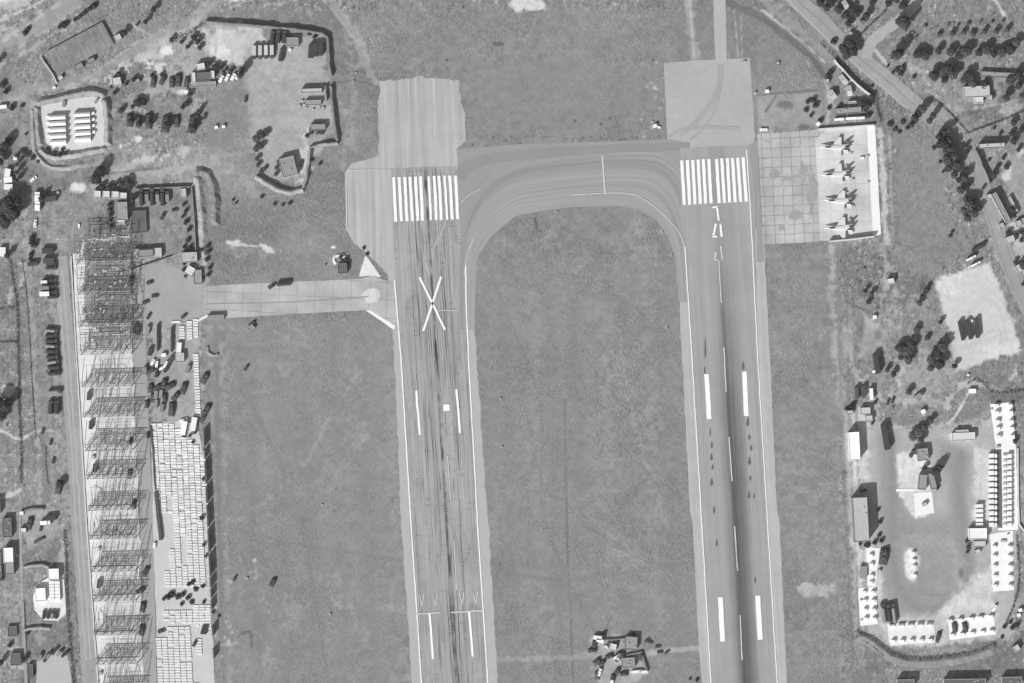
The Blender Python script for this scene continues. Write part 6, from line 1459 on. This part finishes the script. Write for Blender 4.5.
# ------------------------------------------------------------------ service road and the fields beside it
place(TR_DARK, 284, 284, 4, 'dark lorry with a trailer on the service road', cat='truck', scale=(1.2, 1.0, 1.1)); place(CAR_D, 272, 286, 35, 'dark towing cab ahead of the lorry on the service road', cat='car', scale=1.3)
place(CAB_G, 216, 317.5, 2, 'long grey container at the edge of the service road', cat='container', scale=(1.8, 1.3, 1))
building(251.5, 328, 6, 5, 40, 1.8, 'small tilted pale hut in the grass below the service road', 'roofgrey', name='hut', extras=False)
net(0, 252.5, 323.5, 40, 'dark netted heap behind the small tilted hut', .6)
place(CAR_D, 246.5, 367.5, 55, 'dark vehicle standing in the left infield', cat='car', scale=1.1)
building(342.5, 268.5, 9, 10, 3, 3.0, 'dark hut north of the service road beside a round bank', 'roofdark', 'wallgrey', name='hut', extras=False)
wall('round_bank', spl([(345, 256), (338, 255), (334, 259), (336, 264)], 4), 1.3, .8, 2, M['conc'], 'pale curved bank beside the dark hut north of the service road', 'bank')
trees('bush', [(341, 257, 2.4, 3), (346, 259, 2.4, 3), (348, 264, 2.2, 3), (326, 264, 1.2, 1)], '{o} dark shrub around the curved bank north of the service road', 'shrubs around the curved bank', j=.1)
trees('bush', [(364, 248, 2, 1.6), (367, 254, 2, 1.6)], '{o} low dark shrub at the corner of the turning pad', 'low shrubs at the turning pad corner', j=.05)
net(1, 273, 582, 60, 'dark netted vehicle alone in the left infield', .75); place(CAR_D, 235, 578, 60, 'dark car in the rough west side of the left infield', cat='car')
for i, (x, y) in enumerate(((247, 578), (322, 505), (330, 614))): place(STACK, x, y, 40 * i, ('small dark stack near the netted vehicle of the left infield', 'small dark stack in the middle of the left infield', 'small dark stack low in the left infield')[i], cat='crates', scale=.6)
for i, (x, y) in enumerate(((500.5, 398.5), (502, 447))): place(STACK, x, y, 0, ('upper tiny dark marker box beside the left runway', 'lower tiny dark marker box beside the left runway')[i], cat='box', scale=.5)

# ------------------------------------------------------------------ radar site in the middle infield
place(CAB_W, 597.5, 637.5, -5, 'white cabin at the north-west corner of the infield site', cat='cabin', scale=(.9, 1.0, 1)); place(CAB_W, 600, 640.5, -15, 'white cabin just below its neighbour at the infield site', cat='cabin', scale=(.8, .9, 1))
tree('bush', 603, 635, 2.6, 3.6, 'dark shrub beside the two white cabins of the infield site')
building(613, 647, 6, 7, -15, 2.8, 'bright white hut in the middle of the infield site', 'conc', 'conc', name='hut', extras=False)
place(DISH, 605.5, 647.5, 30, 'round radar dish west of the bright hut in the infield site', cat='radar dish'); place(DISH, 617, 659.5, 200, 'white radar dish on its base south of the bright hut', cat='radar dish', scale=1.2)
building(631, 643, 12, 13, -4, 3.2, 'square hut with grey roof at the north-east of the infield site', 'roofgrey', 'wallgrey', name='hut')
building(628, 662.5, 13, 10, 4, 2.8, 'grey flat hut in the south-east of the infield site', 'roofgrey', name='hut')
place(CAB_W, 636, 671.5, 6, 'long white container along the south of the infield site', cat='container', scale=(1.1, .6, .7)); place(CAB_W, 643.5, 671.5, 4, 'second white container at the south-east corner of the infield site', cat='container', scale=(.9, .6, .7))
place(TR_WHITE, 617.5, 656.5, 30, 'white lorry beside the southern radar dish', cat='truck', scale=.9); place(TR_WHITE, 599.5, 672, 70, 'white lorry at the south-west of the infield site', cat='truck', scale=.85); place(TR_WHITE, 612, 681, 70, 'white lorry at the bottom edge of the infield site', cat='truck', scale=.8)
for i, (x, y, a) in enumerate(((594.5, 644, 80), (609.5, 656, 20), (621, 653.5, 5), (616, 643.5, 80), (597, 661, 40), (592.5, 650, 10), (602, 663, 50), (597.5, 675, 88), (617.5, 671, 60), (613, 678, 80), (624, 673.5, 5), (641, 656, 80))):
    net(i, x, y, a, '{} dark netted piece of equipment counted from the north-west in the infield site'.format(o(i)), (.62, .72, .8), 'netted equipment in the infield site')
wall('site_wall', [(606, 640), (616, 639.5), (625, 638.5)], 1.8, .8, 1.4, M['earth'], 'low earth wall on the north of the infield site'); wall('site_wall', [(626, 655), (634, 653.5), (642, 652)], 2.0, .8, 1.4, M['earth'], 'low earth wall across the east of the infield site')
wall('site_wall', [(642, 655), (645, 664), (647, 671)], 2.2, .8, 1.6, M['earth'], 'low earth wall down the east side of the infield site')
for i, (x, y, a) in enumerate(((647, 640, 40), (650, 642, -20), (658, 646.5, 8), (660, 652, 5), (667, 652, 40))): place(CAR_D, x, y, a, '{} dark vehicle from the left east of the infield site'.format(o(i)), 'dark vehicles east of the infield site', .9, cat='car')
trees('bush', [(697, 680, 2, 2), (690, 679, 1.6, 1.6), (633, 634, 2, 2)], '{o} low shrub counted in the grass by the infield path', 'low shrubs by the infield path', j=.05)

# ------------------------------------------------------------------ block yard: rows of white blocks, wall panels, parked equipment
cells = []
def field(xa, xb, ya, yb, skip=None, slope=.05, px=5.9, py=2.72):
    nx_ = int((xb - xa) / px + .5)
    for c in range(nx_):
        y = ya
        while y < yb:
            x = xa + px * (c + .5) + (y - ya) * slope + rng.uniform(-.15, .15)
            if not (skip and skip(x, y)) and rng.random() > .04: cells.append((x, y + rng.uniform(-.12, .12), 3 - slope * 0))
            y += py * rng.uniform(.98, 1.03)
field(151, 204, 424.5, 588, lambda x, y: (y < 520 and x > 173 + max(0, (y - 424)) * 1.05) or (514 < y < 572 and 158 < x < 172) or (y > 545 and x < 163) or (x > 205) or (497 < y < 512 and 166 < x < 170) or (535 < y < 566 and 181 < x < 185))
field(163, 208, 611.5, 622.5); field(193, 211, 606, 628); field(155, 190, 628, 684, lambda x, y: y < 637 and x < 168, .05); field(196, 202, 640, 655); field(158, 199, 684, 740, None, .05)
field(172, 180, 322, 324.5, None, 0, 4); field(179, 186, 327, 340, None, .03); field(186.5, 192, 322, 339, None, .03); field(192.5, 198, 320, 339, None, .03); field(193, 198.5, 355, 388, None, .03); field(194.5, 199, 391, 418, None, .03)
for i, (x, y) in enumerate(((199.5, 320), (202.5, 318), (205.5, 316.5))): cells.append((x, y, 30))
seen = sorted(cells, key=lambda c: abs(c[1] - 470))
me_c = make_crate()
for i, (x, y, a) in enumerate(seen[:300]):
    r = me_c if i == 0 else me_c.copy()
    if i: COL.objects.link(r)
    r.location = W(x, y, zat(x, y)); r.rotation_euler = (0, 0, math.radians(a + rng.uniform(-2, 2))); r.scale = (rng.uniform(.9, 1.04), rng.uniform(.85, 1.1), rng.uniform(.35, .8))
    tag(r, 'white concrete block in the close-set rows of the pale yard beside the shelters', 'block', 'white concrete blocks in rows')
mb = MB()
for x, y, a in seen[300:]:
    p = W(x, y, zat(x, y)); mb.box(p.x, p.y, p.z + .3, rng.uniform(3.2, 3.65), rng.uniform(1.3, 1.6), rng.uniform(.5, .75), math.radians(a))
tag(mb.build('concrete_blocks', M['crate']), 'remaining white concrete blocks of the yard rows', 'blocks', None, 'stuff')
def panel_row(pts, lab):
    for i, (y0, y1, h) in enumerate(pts):
        x0, x1 = 203.5 + (y0 - 430) * .045, 203.5 + (y1 - 430) * .045
        a, b = W(x0, y0), W(x1, y1); mid = (a + b) / 2; L = (b - a).length
        r = empty('wall_panel', (mid.x, mid.y, zat(mid.x / S + 512, (y0 + y1) / 2)), math.atan2((b - a).y, (b - a).x)); tag(r, lab.format(o=o(i)), 'wall panel', 'tall panels along the block yard')
        m_ = MB(); m_.box(0, 0, h / 2, L, .45, h); m_.build('panel', M['wallgrey'], r)
        for s in (-.35, 0, .35):
            q = MB(); q.bar((s * L, -.2, h * .8), (s * L, -2.0, .05), .12); q.build('brace', M['steel'], r)
        f = MB(); f.box(0, 0, .2, L, 1.5, .4); f.build('footing', M['conc'], r)
panel_row([(430, 447, 5.4), (450, 459, 4.6), (461, 484, 5.2), (486.5, 503, 5.2), (505.5, 527, 5.2), (529.5, 552, 5.4), (555, 576, 5.4), (578, 588, 5.0), (590, 598, 4.6), (600, 610, 4.6), (626, 636, 5.0), (649, 659, 5.0)], '{o} tall wall panel from the north along the east side of the block yard')
trees('bush', [(184, 436, 2.4, 3), (190, 436, 2.2, 2.6), (193, 442, 2, 2.4), (195, 432, 2.4, 3), (204, 479, 2, 3), (202, 518, 2.2, 3), (204, 545, 2, 3), (206, 556, 2, 3), (193, 582, 2.4, 2.6), (189, 584, 2, 2.4), (196, 589, 2.4, 2.4), (203, 586, 2, 2.4), (204, 602, 2, 2.4), (178, 597, 3, 2.4), (172, 594, 3.4, 3), (168, 597, 3.4, 3), (183, 594, 3, 2.4), (188, 598, 3, 2.4), (164, 599, 2.4, 2.6), (192, 602, 2.6, 2.4), (182, 604, 2.6, 2), (213, 612, 2.4, 2), (219, 616, 2, 2)], '{o} dark shrub counted down the edges of the block yard', 'dark shrubs at the edges of the block yard')
wall('yard_kerb', [(150.5, 426), (153, 450), (154, 470), (155.5, 490)], 1.8, .7, 1.2, M['darksteel'], 'dark retaining wall along the upper west side of the block yard', rough=.05)
wall('yard_kerb', [(156, 492), (158, 515), (161, 540)], 2.4, 1.8, 2.6, M['darksteel'], 'dark retaining wall along the middle west side of the block yard', rough=.05)
place(CAB_W, 154.5, 545.5, 85, 'small white cabin at the foot of the dark retaining wall', cat='cabin', scale=.6); place(CAR_D, 148, 435, 88, 'dark vehicle beside the head of the block yard', cat='car')
net(1, 146, 571, 60, 'dark netted heap in the lane beside the shelters', .8); net(2, 141, 590, 30, 'dark netted machine standing on the shelter lane', .7)
place(CAR_D, 161.5, 631, 20, 'dark vehicle at the north-west corner of the lower blocks', cat='car', scale=1.2); place(CAR_D, 195, 643, 60, 'dark vehicle right of the lower block rows', cat='car', scale=1.2)
for i, x in enumerate((203, 206)): place(TR_DARK, x, 629.5, 75, ('left of two dark lorries at the lower panels', 'right of two dark lorries at the lower panels')[i], scale=.8, cat='truck')
for i, (x, y) in enumerate(((184, 428), (194, 424))): place(CAB_W, x, y, 80, ('bright white container at the top of the block rows', 'white container right of the one at the top of the block rows')[i], scale=(1.5, 1.3, 1), cat='container')
# equipment north of the block rows
place(CAB_W, 179.3, 348, 85, 'bright white container among parked equipment', cat='container', scale=(1.2, 1.2, 1)); place(CAB_W, 164, 355, 10, 'small white box among parked equipment', cat='box', scale=(.5, .9, .8))
building(180, 357.5, 9, 9, 2, 2.6, 'pale square hut among parked equipment', 'roofpale', name='hut', extras=False)
for i, (x, y, a) in enumerate(((150, 352, 80), (158, 331, 88), (148, 330, 80), (138, 331, 86), (135, 329, 80), (172, 334, 88), (172, 345, 88), (158, 344, 88), (145, 371, 85), (150, 371.5, 20), (157, 372.5, 80), (188, 369, 70), (171, 360, 70), (167, 368, 60))):
    place((CAB_D, TR_DARK, CAB_G)[i % 3] if i not in (1, 5, 6, 7) else CAB_L, x, y, a, '{} dark container or lorry counted among the equipment north of the blocks'.format(o(i)), 'equipment north of the blocks', (.85, .9, .95) if i not in (1, 5, 6, 7) else (.75, .45, .6), cat='parked equipment')
for i, (x, y, a) in enumerate(((153, 362, 60), (157, 364, 80), (162, 368, 30), (166, 364, 60))): place(TR_WHITE, x, y, a, '{} white lorry from the left in the equipment park'.format(o(i)), 'white lorries in the equipment park', .7, cat='truck')
for i, (x, y, a, s) in enumerate(((157, 388, 40, .8), (164, 384, 70, .9), (170, 386, 30, .9), (176, 396, 50, .8), (184, 388, 70, .9), (172, 409, 85, 1.0), (151, 388, 85, .7), (153, 398, 85, .7), (165, 398, 88, .7), (147, 404, 85, .6))):
    net(i, x, y, a, '{} dark netted machine counted in the cluster above the block rows'.format(o(i)), s, 'netted machines above the block rows')
for i, (x, y) in enumerate(((156, 395), (161, 394), (156, 404), (162, 408))): place(CAB_G, x, y, 85, '{} grey container from the north-west in the netted cluster'.format(o(i)), 'grey containers in the netted cluster', .9, cat='container')
place(CAR_W, 184, 420, 20, 'white car beside the top of the block rows', cat='car', scale=1.2)
for i, (x, y, s) in enumerate(((205, 378, .9), (207, 409, .9), (203, 418, .7))): net(i, x, y, 60, ('dark netted heap in the grass east of the equipment', 'dark netted heap in the grass further south', 'small dark netted heap beside the top wall panel')[i], s)
wall('round_bank', spl([(208, 347), (209, 352), (214, 355), (218, 354)], 4), 1.2, .8, 2.2, M['earth'], 'small crescent bank in the grass east of the equipment', 'bank')

# ------------------------------------------------------------------ open steel shelters: lattice girders on columns
bottoms = [264 + 30.65 * i for i in range(15)]
for b, yb in enumerate(bottoms):
    xl = 76.5 + (yb - 250) * .05; xr = 130 + (yb - 250) * .02
    ang = math.radians(1.5)
    yb += random.Random(b + 40).uniform(-2.2, 2.2)
    base = W((xl + xr) / 2, yb, zat((xl + xr) / 2, yb)); L = (xr - xl) * S; D = 30.65 * S
    r = empty('steel_shelter', base, ang)
    tag(r, '{} open steel lattice shelter frame from the north in the long row on pale floor'.format(o(b)), 'shelter frame', 'open steel shelter frames')
    H = 9.3 + random.Random(b).uniform(-1.2, 1.0); n = 6 + b % 3; gd = random.Random(b + 9).uniform(2.0, 4.2); gh = 1.6
    xs = [-L / 2 + L * i / (n - 1) for i in range(n)]
    rr = random.Random(b * 17 + 3)
    for x in xs:
        c = MB(); c.bar((x, 0, 0), (x, 0, H), .36); c.bar((x - .7, 0, 0), (x, 0, H * .45), .16); c.build('column', M['shelter'], r)
    g = MB()
    for y, z in ((0, H), (gd, H), (gd / 2, H + gh)): g.bar((-L / 2 - 1, y, z), (L / 2 + 1, y, z), .17)
    m_ = 18
    for i in range(m_):
        x0, x1 = -L / 2 + L * i / m_, -L / 2 + L * (i + 1) / m_
        g.bar((x0, gd, H), (x1, 0, H), .14); g.bar((x0, gd, H), ((x0 + x1) / 2, gd / 2, H + gh), .16); g.bar((x1, 0, H), ((x0 + x1) / 2, gd / 2, H + gh), .16)
    g.build('lattice_girder', M['steel'], r)
    dense = b < 4
    f = MB(); pur = MB()
    for x in xs:
        if not dense and rr.random() < .3: continue
        x2 = x + rr.uniform(-.4, .4) + (0 if dense else 2.2)
        f.bar((x, gd, H + .1), (x2, D - .5, H + 1.3), .17); f.bar((x, gd, H - 1.2), (x2, D - .5, H + .3), .11)
        for i in range(5):
            t0, t1 = i / 5, (i + 1) / 5; y0, y1 = gd + (D - .5 - gd) * t0, gd + (D - .5 - gd) * t1
            f.bar((x + (x2 - x) * t0, y0, H + .1 + 1.2 * t0), (x + (x2 - x) * t1, y1, H - 1.2 + 1.5 * t1), .09)
    f.build('rafter', M['shelter'], r)
    nn = 9 if dense else rr.choice((2, 3, 5))
    for i in range(nn):
        y = gd + (D - 1 - gd) * (i + rr.uniform(.2, .8)) / nn; z = H + .35 + 1.2 * (y - gd) / (D - gd)
        x0 = -L / 2 + (D - y) * rr.uniform(.0, .5) if dense else -L / 2 + L * rr.uniform(0, .4)
        pur.bar((x0, y, z), (L / 2 - L * rr.choice((0, 0, .1, .3)), y + rr.uniform(-.3, .3), z), rr.uniform(.12, .3) if dense else .13)
    w = MB()
    for q in range(6): w.bar((-L / 2, gd, 1.2 + q * 1.5), (L / 2, gd, 1.2 + q * 1.5), .11)
    for q in range(26):
        x = -L / 2 + L * q / 26; w.bar((x, gd, 0), (x + rr.uniform(-.1, .1), gd, H), .10)
    for q in range(13):
        x = -L / 2 + L * q / 13; w.bar((x, gd, 0 if q % 2 else H), (x + L / 13, gd, H if q % 2 else 0), .1)
    w.build('rear_lattice', M['shelter'], r)
    sc = MB()
    pt = (-L / 2, 1.0, 1.0)
    for q in range(46 if not dense else 40):
        x = -L / 2 + L * (q + rr.uniform(-1.5, 2.5)) / (46 if not dense else 40)
        nx2 = (max(-L / 2, min(L / 2, x)), rr.uniform(0, 4.5 if rr.random() < .7 and not dense else D * .8), rr.uniform(.3, H))
        sc.bar(pt, nx2, rr.uniform(.08, .19)); pt = nx2
    sc.build('scaffold', M['shelter'] if b % 3 else M['rust'], r)
    if dense:
        for i in range(18):
            x = -L / 2 + L * (i + rr.random()) / 18; ya, yb2 = sorted((rr.uniform(gd, D), rr.uniform(gd, D)))
            pur.bar((x, ya, H + .5), (x + rr.uniform(-2, 3), max(yb2, ya + 4), H + 1.7), rr.uniform(.1, .24))
        for i in range(14):
            x = -L / 2 + L * rr.random(); y = rr.uniform(gd, D - 4)
            pur.bar((x, y, H + .4), (x + rr.uniform(2, 6), y + rr.uniform(2, 5), H + 1.6), .14)
    else:
        for i in range(n - 1):
            if rr.random() < .5: pur.bar((xs[i], gd, H + .3), (xs[i + 1], D - 1, H + 1.5), .13)
    pur.build('purlins', M['shelter'], r)
    if dense:
        pl = MB()
        for i in range(16):
            x, y = -L / 2 + L * rr.uniform(.05, .95), rr.uniform(gd + 1, D - 1)
            pl.box(x, y, H + 1.9, rr.uniform(.6, 2.6), rr.uniform(.5, 1.4), .08, rr.uniform(-.2, 1.2))
        pl.build('decking', M['steel'], r)
    br = MB()
    for i in (0, n - 2): br.bar((xs[i], 0, .3), (xs[i + 1], 0, H - .3), .1); br.bar((xs[i + 1], 0, .3), (xs[i], 0, H - .3), .1)
    br.build('cross_brace', M['steel'], r)
for i, (x, y) in enumerate(((91, 425), (93.5, 457), (95, 468), (83, 312), (89, 396), (99, 549), (99, 584), (101, 673))):
    place((CAB_D, STACK)[i % 2], x, y, 85, '{} dark box from the north on the white western edge of the shelters'.format(o(i)), 'dark boxes at the shelters', (.9, .9, .9), cat='box')
for i, (x, y, s) in enumerate(((131, 281, .7), (131, 441, .55), (130, 474, .7), (134, 504, .7), (143, 607, .8), (142, 630, .8))):
    net(i, x, y, 80, '{} dark netted stores heap counted under the steel shelters'.format(o(i)), s, 'netted stores under the shelters')
wall('floor_kerb', [(71, 256), (75, 330), (81, 430), (87, 530), (95, 640), (101, 720)], .9, .8, 1.0, M['conc'], 'white kerb along the western edge of the shelter floor', rough=.05)
